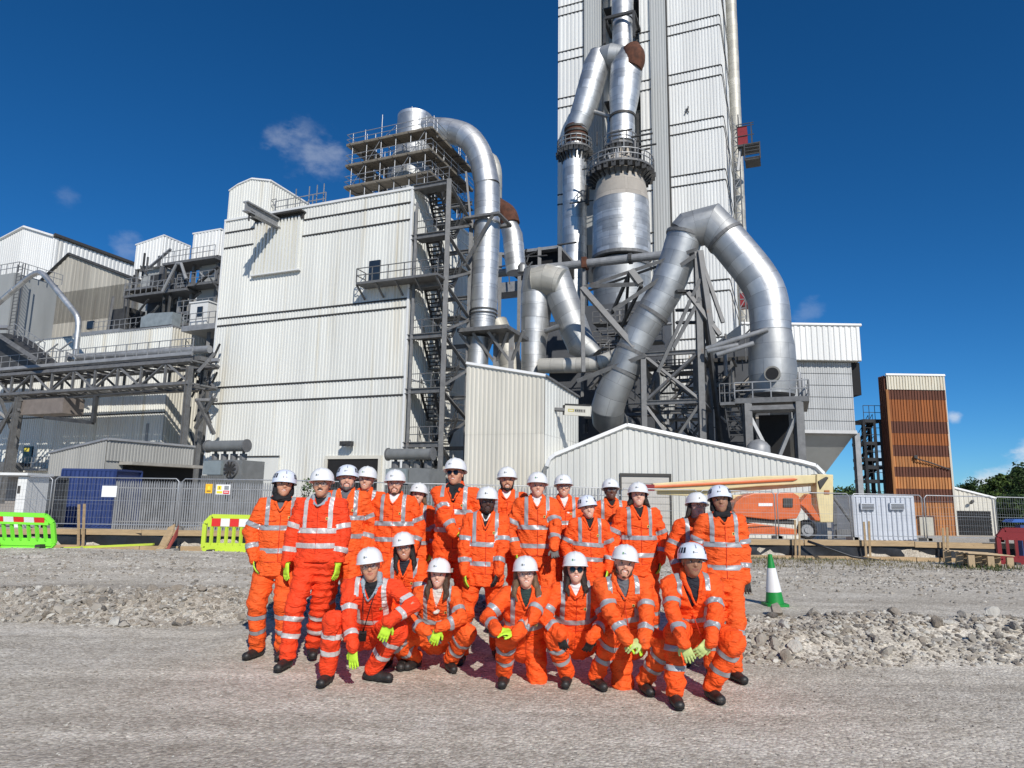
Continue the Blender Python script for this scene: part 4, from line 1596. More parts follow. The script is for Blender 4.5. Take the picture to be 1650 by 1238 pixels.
# ---- main clad building
B1 = thing('clad_building', 'large off-white ribbed building with paired dark bands and a beam sticking out near its roof', 'building', W(-9, 0, GZ))
ZT = 25.2
UL = -18.8
b = MB(); b.gbox(UL + .05, -.05, .06, 12, GZ, ZT - .1); b.build('wall', M_white, B1)
bz = [zat(643, 637, 0), zat(645, 608, 0), zat(650, 496, 0), zat(652, 482, 0), zat(658, 355, 0), zat(661, 327, 0)]
rec = (uat(413, 400, 0), uat(487, 400, 0), zat(450, 440, 0), zat(450, 352, 0))
dz_ = zat(570, 740, 0)
du0, du1 = uat(530, 760, 0), uat(612, 760, 0)
clad(B1, W(UL, 0), W(0, 0), GZ, ZT, M_white, .30, .042, 8, bz, trimh=.12)
clad(B1, W(0, 0), W(0, 12), GZ, ZT, M_white, .30, .042, 5, [bz[1], bz[3], bz[5]], out=GU, trim=M_wtrim, trimh=.1)
b = MB(); b.gbox(UL - .12, .14, -.16, 12.1, ZT, ZT + .18); b.build('roof', M_wtrim, B1)
for q_ in ((-.02, .16), (UL - .12, UL + .04)):
    b = MB(); b.gbox(*q_, -.14, .02, GZ, ZT); b.build('corner_flashing', M_wtrim, B1)
b = MB()
n_ = 14
for i in range(n_):                                         # deep-fluted panel under the hoist beam
    u0 = rec[0] + (rec[1] - rec[0]) * i / n_; u1 = rec[0] + (rec[1] - rec[0]) * (i + .55) / n_
    b.gbox(u0, u1, -.36, -.12, rec[2], rec[3] - .25)
b.gbox(rec[0], rec[1], -.16, -.10, rec[2], rec[3]); b.build('fluted_panel', M_white, B1)
b = MB(); b.gbox(rec[0] - .2, rec[1] + .2, -.75, -.02, rec[3], rec[3] + .14); b.gbox(rec[0] - .1, rec[1] + .1, -.30, -.14, rec[3] - .45, rec[3] - .01); b.build('canopy', M_trim, B1)
b = MB(); b.gbox(rec[0] - .1, rec[1] + .1, -.40, -.10, rec[2] - .1, rec[2]); b.build('sill', M_wtrim, B1)
hb = at(452, 363, 0)
member(B1, 'hoist_beam', hb, hb - GV * 4.1, .5, M_steel2, .85, 'ibeam')
b = MB(); hq = hb - GV * 3.6 - Z3 * .35; b.beam(hq, hq + GV * .45, .35, .3); b.beam(hq - Z3 * .1, hq - Z3 * .7, .1); b.build('hoist_trolley', M_steeld, B1)
b = MB(); b.gbox(du0, du1, -.20, .02, GZ, dz_); b.build('dark_doorway_slab', M_black, B1)  # black slab on the wall stands in for the unlit interior
b = MB(); b.gbox(du0 - .25, du1 + .25, -.30, -.02, dz_, dz_ + .25); b.gbox(du0 - .25, du0, -.30, -.02, GZ, dz_); b.gbox(du1, du1 + .25, -.30, -.02, GZ, dz_); b.build('door_frame', M_cream, B1)
u0, u1 = uat(375, 745, 0), uat(452, 745, 0)
b = MB(); b.gbox(u0, u1, -.24, -.02, GZ, zat(420, 737, 0)); b.build('roller_door', M_white, B1)
b = MB(); b.gbox(u0, u1 + .1, -.32, -.25, zat(420, 737, 0), zat(420, 735, 0)); b.build('door_lintel', M_trim, B1)
q = at(566, 716, 0); b = MB(); b.beam(q, q - GV * .9, .25, .2); b.beam(q - GV * .6 - GU * .5, q - GV * .6 + GU * .5, .4, .35); b.build('floodlight', M_steeld, B1)
# upper door and walkway
pz = zat(620, 460, 0); pu0, pu1 = uat(583, 460, -.6), uat(672, 455, -.6)
b = MB(); b.gbox(uat(596, 440, 0), uat(613, 440, 0), -.16, -.02, pz, zat(604, 421, 0)); b.build('door', M_glass, B1)
wk = MB(); wk.gbox(pu0, 3.2, -1.4, -.12, pz - .18, pz)
for i in range(5):
    u_ = pu0 + (3 - pu0) * i / 4; wk.beam(W(u_, -1.3, pz - .15), W(u_, -.1, pz - 1.0), .12)
rail(wk, [W(pu0, -.15, pz), W(pu0, -1.35, pz), W(3.2, -1.35, pz)], 1.1, 1.3, .03)
wk.build('walkway', M_steel, B1)
rb = MB(); rail(rb, [W(-13.8, .3, ZT + .18), W(-8.5, .3, ZT + .18)], 1.1, 1.2, .03); rail(rb, [W(UL + .4, .3, rec[3] + 1.0), W(rec[0] + 1.5, .3, rec[3] + 1.0)], 1.0, 1.2, .03)
for u_ in (-11.8, -10.4, -9.6, -8.9):
    rb.beam(W(u_, .5, ZT), W(u_, .5, ZT + 2.2), .06)
rb.build('handrail', M_steel2, B1)
# box gallery on the roof
gp = [(370, 309), (384, 299), (406, 289.5), (435, 292.5)]
gpts = [fv(x, y, 0) for x, y in gp]
gu = [uv_of(p)[0] for p in gpts]; gzz = [p.z for p in gpts]
gu[0] = UL
BG = thing('roof_gallery', 'white clad gable-ended box gallery on the left end of the main roof', 'building', W(-16.5, 2, ZT + .18))
poly = [W(gu[0], .06, ZT + .18)] + [W(u_, .06, z_) for u_, z_ in zip(gu, gzz)] + [W(gu[3], .06, ZT + .18)]
b = MB(); b.prism(poly, GV * 5.2); b.build('wall', M_white, BG)
ftop = lambda s: float(np.interp(s, [g_ - gu[0] for g_ in gu], gzz))
clad(BG, W(gu[0], .02), W(gu[3], .02), ZT + .19, ftop, M_white, .30, .05, 3)
clad(BG, W(gu[3], 0), W(gu[3], 5.2), ZT + .19, gzz[3], M_white, .30, .05, 3, out=GU)
for i in range(3):
    member(BG, 'roof_flashing', W(gu[i], -.02, gzz[i] + .05), W(gu[i + 1], -.02, gzz[i + 1] + .05), .16, M_wtrim)
member(BG, 'roof_flashing', W(gu[3] + .05, -.05, gzz[3] + .05), W(gu[3] + .05, 5.2, gzz[3] + .05), .16, M_wtrim)

# ---- stair tower
ST = thing('stair_tower', 'grey steel escape-stair tower against the right end of the main building', 'stair tower', W(1.6, 3, GZ))
v1 = uv_of(fu(756, 500, 3.2))[1]
zl = [zat(690, y, 0) for y in (712, 625, 537, 455, 376)] + [ZT + .3]
for (u_, v_) in ((3.2, 0), (3.2, v1), (.45, 0.02), (.45, v1)):
    member(ST, 'column', W(u_, v_, GZ), W(u_, v_, zl[-1] + (.0 if v_ == 0 else -1.5)), .34 if u_ > 1 else .2, M_steel, .34, 'ibeam')
for i, z_ in enumerate(zl):
    member(ST, 'beam', W(.1, 0, z_ - .2), W(3.2, 0, z_ - .2), .3, M_steel, .4, 'ibeam')
    member(ST, 'beam', W(.1, v1, z_ - .2), W(3.2, v1, z_ - .2), .25, M_steel, .3, 'ibeam')
    zp = (zl[i - 1] if i else GZ)
    zm = (z_ + zp) / 2
    member(ST, 'brace', W(3.2, 0, z_ - .3), W(3.2, v1, zm + .1), .22, M_steel, .22)
    member(ST, 'brace', W(3.2, 0, zp + .1), W(3.2, v1, zm - .1), .2, M_steel, .2)
    b = MB()
    b.gbox(.15, 3.1, .15, 1.5, z_ - .12, z_ - .05)
    rail(b, [W(.3, .05, z_), W(3.15, .05, z_)], 1.1, .9, .028)
    b.gbox(.35, 3.1, v1 - 1.3, v1 - .1, zm - .1, zm)
    rail(b, [W(3.1, v1 - 1.3, zm), W(3.1, v1 - .1, zm)], 1.1, .9, .028)
    b.build('landing', M_steel, ST)
    b = MB(); stairs(b, W(.55, v1 - 1.3, zm), W(.55, 1.5, z_), 1.1, GU); b.build('flight', M_steeld, ST)
    b = MB(); stairs(b, W(1.95, 1.5, zp), W(1.95, v1 - 1.3, zm), 1.1, GU); b.build('flight', M_steeld, ST)

# ---- scaffold round the roof vessel
SF = thing('scaffold', 'tube scaffold with board decks wrapped round the vessel on the main roof', 'scaffold', W(-3, 4, ZT + .2))
su0, su1 = uat(566, 280, .9), uat(686, 230, .9)
sz = [zat(675, 284, .9), zat(682, 247, .9), zat(684, 212, .9)]
sv1 = 8.2
ztop = sz[2] + 1.9
sus = [su0 + (su1 - su0) * i / 5 for i in range(6)]
random.seed(4)
for u_ in sus:
    for v_ in (.9, 2.1, sv1 - 1.2, sv1):
        if v_ in (2.1,) and u_ not in (sus[0], sus[1], sus[-1]):
            pass
        member(SF, 'standard', W(u_, v_, ZT + .2), W(u_, v_, ztop + random.uniform(-1.2, .9)), .07, M_galv, kind='tube')
for v_ in np.linspace(2.6, sv1 - 1.6, 4):
    for u_ in (su0, su0 + 1.2, su1 - 1.2, su1 + .05):
        member(SF, 'standard', W(u_, v_, ZT + .2), W(u_, v_, ztop + random.uniform(-1.5, .8)), .07, M_galv, kind='tube')
for zi, z_ in enumerate(sz):
    o_ = .5 * zi * .4
    for (ua_, ub_, va_, vb_) in ((su0 - .5, su1 + .6, .7, 2.0), (su0 - .5, su0 + 1.3, 2.0, sv1), (su1 - .9, su1 + .6, 2.0, sv1 + .4)):
        nb_ = max(2, int((min(ub_ - ua_, vb_ - va_)) / .24))
        for k_ in range(nb_):
            b = MB(); t0 = k_ / nb_; t1 = (k_ + .93) / nb_
            dd = random.uniform(-.15, .15)
            if ub_ - ua_ > vb_ - va_:
                b.gbox(ua_ + dd, ub_ + dd, va_ + (vb_ - va_) * t0, va_ + (vb_ - va_) * t1, z_, z_ + .05)
            else:
                b.gbox(ua_ + (ub_ - ua_) * t0, ua_ + (ub_ - ua_) * t1, va_ + dd, vb_ + dd, z_, z_ + .05)
            b.build('board', M_plank, SF)
    for (p_, q_) in (((su0 - .4, .72), (su1 + .6, .72)), ((su1 + .6, .72), (su1 + .6, sv1 + .4)), ((su0 - .5, .7), (su0 - .5, sv1))):
        b = MB(); b.beam(W(*p_, z_ + .12), W(*q_, z_ + .12), .04, .2); b.build('toe_board', M_plank, SF)
        for h_ in (.6, 1.05):
            member(SF, 'guard_rail', W(*p_, z_ + h_), W(*q_, z_ + h_), .055, M_galv, kind='tube')
    for u_ in sus + [su1 + .6]:
        member(SF, 'transom', W(u_, .4, z_ - .06), W(u_, 2.6, z_ - .06), .055, M_steeld, kind='tube')
    for v_ in np.linspace(2.6, sv1, 5):
        member(SF, 'transom', W(su1 - 1.2, v_, z_ - .06), W(su1 + 1.0, v_, z_ - .06), .055, M_steeld, kind='tube')
        member(SF, 'transom', W(su0 - .9, v_, z_ - .06), W(su0 + 1.6, v_, z_ - .06), .055, M_steeld, kind='tube')
for i in range(5):
    member(SF, 'diagonal', W(sus[i], .85, sz[i % 3]), W(sus[i + 1], .85, sz[i % 3] + 2.0 if i % 3 < 2 else sz[2] + 1), .05, M_galv, kind='tube')
    member(SF, 'diagonal', W(su1 + .1, 1 + i * 1.4, ZT + .3 + (i % 2) * 2), W(su1 + .1, 2.4 + i * 1.4, sz[1] + (i % 2)), .05, M_galv, kind='tube')
vv_ = 4.4
vc = fv(667, 235, vv_); vu = uv_of(vc)[0]
VS = thing('roof_vessel', 'round metal vessel inside the scaffold with a bright flat-topped head above the decks', 'vessel', W(vu, vv_, ZT + .2))
rv = mr(28, vc); ztv = fv(667, 190, vv_).z
duct(VS, 'head', [W(vu, vv_, fv(667, 232, vv_).z), W(vu, vv_, ztv)], rv, M_zinc, 32, .8)
rl = mr(38, vc)
duct(VS, 'body', [W(vu, vv_, ZT + .2), W(vu, vv_, fv(667, 262, vv_).z), W(vu, vv_, fv(667, 250, vv_).z), W(vu, vv_, fv(667, 236, vv_).z)], [rl, rl, rl * .8, rv], M_zincd, 32, 1.)
for z_ in (ZT + 1.2, fv(667, 272, vv_).z):
    b = MB(); b.tube([W(vu, vv_, z_), W(vu, vv_, z_ + .25)], rl + .18, 32); b.build('band', M_steeld, VS)

# ---- duct from the vessel over and down
DA = thing('downcomer_duct', 'shiny swan-neck duct from the scaffolded vessel bending down past the stair tower', 'duct', W(4.5, vv_, GZ))
pd = [fv(680, 207, vv_), fv(728, 212, vv_), fv(772, 232, vv_), fv(785, 300, vv_)]
ra_ = mr(20.5, pd[3])
duct(DA, 'elbow', [pd[0], pd[1], fv(752, 219, vv_), fv(768, 238, vv_), fv(778, 262, vv_), pd[3]], [ra_ * .92] + [ra_] * 5, M_zinc, 32, .8, elbow=4)
pb = fv(781, 522, vv_)
pm = fv(785, 362, vv_)
duct(DA, 'pipe', [pd[3], pm], ra_, M_zinc, 32, 1.15)
flange(DA, pm, (0, 0, 1), ra_, M_zinc, .12, .05)
duct(DA, 'pipe', [pm, fv(779, 512, vv_)], ra_, M_zinc, 32, 1.15)
duct(DA, 'socket', [fv(779, 500, vv_), fv(777, 533, vv_)], [ra_ * .95, ra_ * .95], M_zinc, 32, .8)
b = MB(); 
for y_ in (503, 509):
    q_ = fv(779, y_, vv_); b.tube([q_, q_ + Z3 * .12], ra_ + .07, 28)
b.build('clamp', M_steeld, DA)
duct(DA, 'pipe', [fv(772, 545, vv_), fv(766, 640, vv_)], mr(17, pb), M_zinc, 28, 1.0)
# frame carrying it
FR = thing('duct_support_frame', 'dark steel collar frame and bracket platform holding the swan-neck duct', 'steel frame', W(4.6, vv_, GZ))
uc_ = uv_of(pm)[0]
for y_ in (358,):
    z_ = fv(785, y_, vv_).z
    for s_ in (-1, 1):
        member(FR, 'beam', W(uc_ - 1.5, vv_ + s_ * 1.25, z_), W(uc_ + 1.6, vv_ + s_ * 1.25, z_), .25, M_steel)
        member(FR, 'beam', W(uc_ + s_ * 1.5, vv_ - 1.3, z_), W(uc_ + s_ * 1.5, vv_ + 1.3, z_), .25, M_steel)
    member(FR, 'brace', W(uc_ - 1.4, vv_ - 1.3, z_ - 4), W(uc_ + 1.1, vv_ - 1.3, z_), .2, M_steel)
    member(FR, 'brace', W(uc_ - 1.4, vv_ - 1.3, z_ + 4), W(uc_ - .9, vv_ - 1.3, z_), .16, M_steel)
z_ = fv(780, 535, vv_).z
b = MB(); b.gbox(uc_ - 1.6, uc_ + 2.6, vv_ - 1.7, vv_ + 3, z_ - .3, z_); b.build('platform', M_steel, FR)
for du_ in (-.2, .9, 2.2):
    member(FR, 'column', W(uc_ + du_, vv_ + .2, GZ), W(uc_ + du_, vv_ + .2, z_ - .3), .42, M_steel, .42, 'ibeam')
    member(FR, 'bracket', W(uc_ + du_, vv_ + .2, z_ - 2.6), W(uc_ + du_ - 1.4, vv_ - 1.2, z_ - .3), .22, M_steel)
    member(FR, 'bracket', W(uc_ + du_, vv_ + .2, z_ - 2.6), W(uc_ + du_ + 1.3, vv_ - .6, z_ - .3), .22, M_steel)

# second duct with rusty elbow behind
D2 = thing('rusty_elbow_duct', 'second duct behind the swan-neck one with a bare rusty elbow and dusty lower run', 'duct', W(9, 12, GZ))
vb = 12
duct(D2, 'elbow', [fv(770, 262, vb), fv(790, 255, vb), fv(797, 275, vb), fv(796, 345, vb)], [mr(14, pd[3])] * 4, M_zincb, 24, 1, elbow=4)
e0, e1, e2 = fv(800, 334, vb), fv(818, 345, vb), fv(822, 362, vb)
duct(D2, 'rusty_elbow', [e0, e1, e2], mr(16, e1), M_rust, 20, 9, elbow=3)
duct(D2, 'pipe', [fv(819, 360, vb), fv(826, 380, vb), fv(832, 440, vb)], [mr(14, e1), mr(16, e1), mr(16, e1)], M_zinc, 24, 1.)
duct(D2, 'pipe', [fv(800, 520, vb), fv(815, 555, vb), fv(822, 585, vb), fv(826, 640, vb)], mr(17, e1), M_zincb, 24, 1.)

# ---- conveyor bridge platform behind (dark block on the skyline)
BP_ = thing('transfer_platform', 'dark flat-roofed transfer platform between the swan-neck duct and the tower', 'platform', W(16, 26, GZ))
vq = 26
pu0, pu1 = uat(806, 420, vq), uat(902, 420, vq)
zz0, zz1 = zat(850, 432, vq), zat(850, 402, vq)
b = MB(); b.gbox(pu0, pu1, vq, vq + 8, zz1 - .3, zz1); b.build('roof', M_steel2, BP_)
b = MB(); b.gbox(pu0 + .8, pu1, vq + 1, vq + 7, zz0, zz1 - .3); b.build('wall', M_black, BP_)
b = MB(); rail(b, [W(pu0, vq + 2, zz1), W(pu1, vq + 2, zz1)], .8, 1.6, .025); b.build('handrail', M_steel2, BP_)
for u_ in np.linspace(pu0, pu1, 4):
    member(BP_, 'column', W(u_, vq, GZ), W(u_, vq, zz1), .4, M_steel, .4, 'ibeam')
zb1, zb0 = zat(820, 452, vq), zat(820, 468, vq)
b = MB(); b.gbox(pu0 - 2, pu0 + 3, vq + .5, vq + 3, zb0, zb1); b.build('lower_gallery', M_steel2, BP_)
random.seed(11)
for i in range(10):
    a_ = W(random.uniform(pu0, pu1), vq - .2, random.uniform(zz0, zz1)); c_ = a_ + GU * random.uniform(-3, 3) + Z3 * random.uniform(-2, 2)
    c_.z = min(max(c_.z, zz0 - 2), zz1)
    member(BP_, 'brace', a_, c_, .14, M_steeld)

# ---- inverted-V duct
DB = thing('inverted_v_duct', 'tall tapering inverted-V duct with dusty cap rising behind the mono-pitch clad building', 'duct', W(12, 12, GZ))
vd_ = 11
p0, p1 = fv(866, 452, vd_), fv(858, 640, vd_)
duct(DB, 'tapering_leg', [fv(869, 437, vd_), fv(866, 470, vd_), fv(860, 560, vd_), p1], [mr(25, p0), mr(26.5, p0), mr(20, p0), mr(17.5, p0)], M_zinc, 30, 1.15)
duct(DB, 'cap', [fv(862, 455, vd_ - .5), fv(882, 452, vd_ - .5), fv(906, 458, vd_ - .5)], [mr(24, p0), mr(26, p0), mr(24, p0)], M_zincb, 28, 9)
duct(DB, 'sloping_leg', [fv(893, 440, vd_), fv(905, 478, vd_), fv(936, 556, vd_), fv(960, 574, vd_)], [mr(24, p0), mr(25, p0), mr(22, p0), mr(13, p0)], M_zincd, 28, 2.5)
b = MB(); q_ = fv(903, 437, vd_); b.beam(fv(904, 494, vd_ + 1.5), fv(904, 486, vd_ + 1.5), .9); b.beam(fv(925, 545, vd_ + 1.5), fv(912, 525, vd_ + 1.5), .8); b.build('rust_patch', M_rust, DB)
q_ = fv(844, 427, vd_)
b = MB(); b.tube([fv(842, 440, vd_), fv(842, 429, vd_), fv(842, 424, vd_)], [.45, .45, .2], 14); b.beam(fv(850, 432, vd_), fv(858, 422, vd_), .1); b.build('valve', M_zinc, DB)
# long thin pipe across
LP_ = thing('long_service_pipe', 'long thin grey pipe running nearly level across the works with a red flange', 'pipe', W(14, 9, 20))
vl = 14.5
a_, c_ = fv(800, 441, vl), fv(1070, 411, vl)
duct(LP_, 'pipe', [a_, c_], mr(6.6, fv(930, 425, vl)), M_steel2, 16, 3)
b = MB(); q_ = fv(943, 425, vl); b.beam(q_ - GU * .22, q_ + GU * .22, 1.0, 1.0); b.build('red_flange', M_rust, LP_)
b = MB(); q_ = fv(1016, 417, vl); b.tube([q_ - GU * .15, q_ + GU * .15], mr(9, q_), 16); b.build('collar', M_steeld, LP_)
member(LP_, 'hanger', fv(941, 432, vl), fv(938, 640, vl), .26, M_steel, .26)
# low pipe
PE = thing('low_crossover_pipe', 'dusty crossover pipe bending up to the right under the inverted-V duct', 'pipe', W(16, 13, 8))
ve = 9.8
duct(PE, 'pipe', [fv(870, 590, ve), fv(965, 588, ve), fv(1012, 566, ve), fv(1058, 515, ve)], mr(12.5, fv(930, 590, ve)), zinc('dusty_pipe', (.60, .58, .53), .6, metal=.35), 24, 2.2, elbow=4)
for (x_, y_) in ((965, 586), (990, 577)):
    q_ = fv(x_, y_, ve); flange(PE, q_, GU + Z3 * (.2 if x_ < 970 else .5), mr(12.5, q_), M_steel, .12, .06)
b = MB(); b.tube([fv(878, 534, ve), fv(902, 526, ve)], mr(4.5, fv(900, 530, ve)), 12); b.build('stub', M_zinc, PE)

# ---- mono-pitch clad building
MZ = thing('mono_pitch_building', 'cream ribbed mono-pitch building with a small square sign beside the gable shed', 'building', W(8, -3, GZ))
vm = -3
mu0, mu1 = uat(750, 680, vm), uat(877, 680, vm)
mz0, mz1 = zat(750, 587, vm), zat(880, 607, vm)
mv1 = uv_of(fu(931, 640, mu1))[1]
mz2 = fu(931, 641, mu1).z
b = MB()
b.prism([W(mu0 + .05, vm + .05, GZ), W(mu1 - .05, vm + .05, GZ), W(mu1 - .05, vm + .05, mz1 - .1), W(mu0 + .05, vm + .05, mz0 - .1)], GV * (mv1 - vm)); b.build('wall', M_cream, MZ)
clad(MZ, W(mu0, vm), W(mu1, vm), GZ, lambda s: mz0 + (mz1 - mz0) * s / (mu1 - mu0), M_cream, .30, .045, 5, [zat(800, 700, vm)], trim=None)
clad(MZ, W(mu1, vm), W(mu1, mv1), GZ, lambda s: mz1 + (mz2 - mz1) * s / (mv1 - vm), M_white, .60, .04, 3, [zat(877, 700, vm)], out=GU, trim=None)
member(MZ, 'roof_flashing', W(mu0, vm - .08, mz0 + .03), W(mu1 + .1, vm - .08, mz1 + .03), .18, M_wtrim)
member(MZ, 'roof_flashing', W(mu1 + .08, vm - .1, mz1 + .03), W(mu1 + .08, mv1, mz2 + .03), .18, M_steel)
# sign on an arm
sg0, sg1 = fu(912, 655, mu1 + .3), fu(952, 659, mu1 + .3)
SG = thing('arm_sign', 'small pale sign with dark and yellow lettering on an arm beside the mono-pitch building', 'sign', fv(931, 668, -1))
q0, q1 = fv(911, 653, -1), fv(952, 655, -1)
hh = (fv(931, 652, -1) - fv(931, 668, -1)).length
d_ = (q1 - q0).normalized()
b = MB(); b.beam(q0 - Z3 * hh / 2, q1 - Z3 * hh / 2, .25, hh); b.build('sign_board', M_cream, SG)
b = MB(); b.beam(q0 + Z3 * .04, q1 + Z3 * .04, .3, .1); b.beam(q0 - GV * .02 - d_ * .03, q0 - Z3 * hh - d_ * .03, .27, .08); b.build('sign_frame', M_trim, SG)
fb = Vector((d_.y, -d_.x, 0)) * .135
def sgp(s, t):
    return q0.lerp(q1, s) - Z3 * (hh * t) + fb
b = MB()
for (s0, s1) in ((.14, .36),):
    for (t0, t1, sa, sb) in ((.38, .44, s0, s1), (.60, .66, s0, s1), (.38, .66, s0, s0 + .03), (.38, .66, s1 - .03, s1)):
        b.add([sgp(sa, t1), sgp(sb, t1), sgp(sb, t0), sgp(sa, t0)], [(0, 1, 2, 3)])
b.build('logo', mat('sign_yellow', (.6, .5, .05), .6, var=0), SG)
b = MB()
for s0 in (.40, .48, .56, .64, .74):
    for (t0, t1, sa, sb) in ((.36, .68, s0, s0 + .022), (.36, .68, s0 + .038, s0 + .06), (.48, .56, s0, s0 + .06)):
        b.add([sgp(sa, t1), sgp(sb, t1), sgp(sb, t0), sgp(sa, t0)], [(0, 1, 2, 3)])
b.build('lettering', M_trim, SG)
member(SG, 'arm', q0 - Z3 * hh * .5 - d_ * 1.6, q0 - Z3 * hh * .5, .2, M_steel)

# ---- big twin-leg duct
DD = thing('big_arched_duct', 'biggest silver duct, arched over a lattice frame with one leg on a platform', 'duct', W(20, 8, GZ))
vv = 8
pts = [fv(979, 652, vv - 1), fv(988, 628, vv - .6), fv(1030, 540, vv), fv(1072, 470, vv), fv(1093, 415, vv), fv(1104, 380, vv)]
rd = mr(29.5, pts[2]); rl_ = [rd * q for q in (.85, .87, .90, .95, .98)]
duct(DD, 'leg', [fv(1005, 598, vv)] + pts[2:], rl_, zinc('shaded_lagging', (.50, .515, .52), .5, var=.3, metal=.8), 36, 1.2)  # left leg's shade is put into this darker metal colour
duct(DD, 'lower_elbow', [fv(1005, 598, vv), fv(994, 618, vv), fv(985, 638, vv + .1), fv(979, 658, vv + .4), fv(980, 675, vv + 1.2), fv(990, 686, vv + 2.6)], [rd * .85, rd * .87, rd * .89, rd * .9, rd * .89, rd * .86], M_zincd, 36, 9)
duct(DD, 'tail', [fv(980, 672, vv + 1.), fv(996, 690, vv + 4), fv(1004, 690, vv + 9)], rd * .84, M_zincd, 30, 2)
duct(DD, 'mitre', [pts[-1], fv(1112, 371, vv), fv(1147, 362, vv), fv(1172, 388, vv)], [rd * 1.0, rd, rd, rd], M_zincd, 36, 9)
duct(DD, 'leg', [fv(1169, 384, vv), fv(1178, 394, vv), fv(1216, 440, vv), fv(1234, 470, vv), fv(1240, 500, vv), fv(1242, 535, vv)], [rd, rd, rd, rd, rd * 1.0, rd], M_zinc, 36, 1.0, elbow=3)
duct(DD, 'tapered_base', [fv(1242, 535, vv), fv(1243, 560, vv), fv(1245, 600, vv), fv(1245, 636, vv)], [rd, rd * 1.12, rd * 1.16, rd * 1.06], M_zincd, 36, 1.1)
for (p_, q_, w_) in ((pts[5], pts[4], 1.0), (fv(1169, 384, vv), fv(1178, 394, vv), 1.02), (fv(1052, 506, vv), fv(1040, 524, vv), .89), (fv(1018, 566, vv), fv(1008, 586, vv), .87), (fv(1003, 600, vv), fv(996, 614, vv), .87)):
    flange(DD, p_, q_ - p_, rd * w_, M_steel, .26, .06, 'strap')
mh = fv(1243, 610, vv) - GV * rd * 1.08 + GU * .1
b = MB(); b.tube([mh + GV * .5, mh - GV * .5], mr(12.5, mh), 22); b.build('manhole', M_zincb, DD)
b = MB(); b.tube([mh - GV * .52, mh - GV * .55], mr(9.5, mh), 22); b.build('manhole_hole', M_black, DD)

# ---- lattice frame under the arch
LF = thing('lattice_frame', 'grey braced steel lattice frame standing under the arch of the big duct', 'steel frame', W(20, 8, GZ))
vf = 7.2
uL, uR = uat(1037, 640, vf), uat(1130, 640, vf)
zA, zB, zC, zD = zat(1037, 572, vf), zat(1083, 648, vf), GZ, zat(1127, 405, vf)
D_ = 6.0
for (u_, v_) in ((uL, vf), (uL, vf + D_), (uR, vf + D_)):
    member(LF, 'column', W(u_, v_, GZ), W(u_, v_, zA), .40, M_steel, .40, 'ibeam')
member(LF, 'column', W(uR, vf, GZ), W(uR, vf, zD), .46, M_steel, .46, 'ibeam')
member(LF, 'column', W(uR - .4, vf + D_, GZ), W(uR, vf + 2, zD - .5), .3, M_steeld, .3)
member(LF, 'column', W(uR + 1.2, vf + D_ + 2, GZ), W(uR, vf + 1, zD - .5), .3, M_steeld, .3)
for v_ in (vf, vf + D_):
    for z_ in (zA, zB):
        member(LF, 'beam', W(uL, v_, z_), W(uR, v_, z_), .28, M_steel, .32, 'ibeam')
    member(LF, 'brace', W(uL, v_, zA), W(uR, v_, zB), .2, M_steel); member(LF, 'brace', W(uL, v_, zB), W(uR, v_, zA), .2, M_steel)
    member(LF, 'brace', W(uL, v_, zB), W(uR, v_, zB - 6), .2, M_steel); member(LF, 'brace', W(uR, v_, zB), W(uL, v_, zB - 6), .2, M_steel)
for u_ in (uL, uR):
    for z_ in (zA, zB):
        member(LF, 'beam', W(u_, vf, z_), W(u_, vf + D_, z_), .3, M_steel)
    member(LF, 'brace', W(u_, vf, zA), W(u_, vf + D_, zB), .24, M_steel); member(LF, 'brace', W(u_, vf, zB), W(u_, vf + D_, zA), .24, M_steel)
# the tied truss reaching left from the arch's crown
tr = [(1125, 398), (940, 462)]
for (x0, y0, x1, y1, w_) in ((1122, 402, 938, 464, .26), (1120, 408, 945, 470, .2), (938, 464, 1022, 560, .42), (1016, 437, 986, 505, .22), (1016, 437, 1032, 458, .5), (1034, 458, 952, 461, .3), (1034, 460, 1000, 530, .22),
                             (1120, 412, 988, 500, .3), (1013, 440, 1008, 512, .18), (938, 464, 940, 600, .3), (1040, 572, 930, 614, .3), (1108, 472, 1160, 540, .3), (1130, 420, 1165, 520, .26), (1128, 480, 1085, 560, .26),
                             (1130, 500, 1090, 500, .22), (1090, 470, 1150, 470, .22), (1090, 520, 1150, 520, .2), (1128, 405, 1150, 560, .4), (1128, 450, 1060, 600, .25)):
    member(LF, 'brace', fv(x0, y0, vf - .2), fv(x1, y1, vf - .2 + (4 if w_ < .24 else 0)), w_, M_steel if w_ > .24 else M_steeld)
# clutter of small steel and pipework among the frames
CL = thing('pipe_rack', 'dark tangle of small pipes, ladders and rails between the thin pipe and the lattice frame', 'pipe rack', W(18, 16, GZ))
random.seed(21)
for i in range(150):
    reg = random.choice([(945, 1030, 500, 600, 16), (1045, 1150, 575, 700, 15), (940, 1040, 590, 700, 18), (1160, 1215, 560, 690, 13)])
    x, y = random.uniform(reg[0], reg[1]), random.uniform(reg[2], reg[3])
    p_ = fv(x, y, reg[4] + random.uniform(-2, 2))
    dr = random.choice([GU, GV, Z3, Z3, GU + Z3, GU - Z3])
    ln = random.uniform(.8, 3.6)
    if p_.z < GZ + .5:
        continue
    member(CL, random.choice(['pipe', 'strut']), p_, p_ + dr.normalized() * ln, random.choice([.08, .12, .18, .28]), random.choice([M_steeld, M_steel, M_steel, M_steel2, M_cement, M_steel]), kind=random.choice(['box', 'tube']))
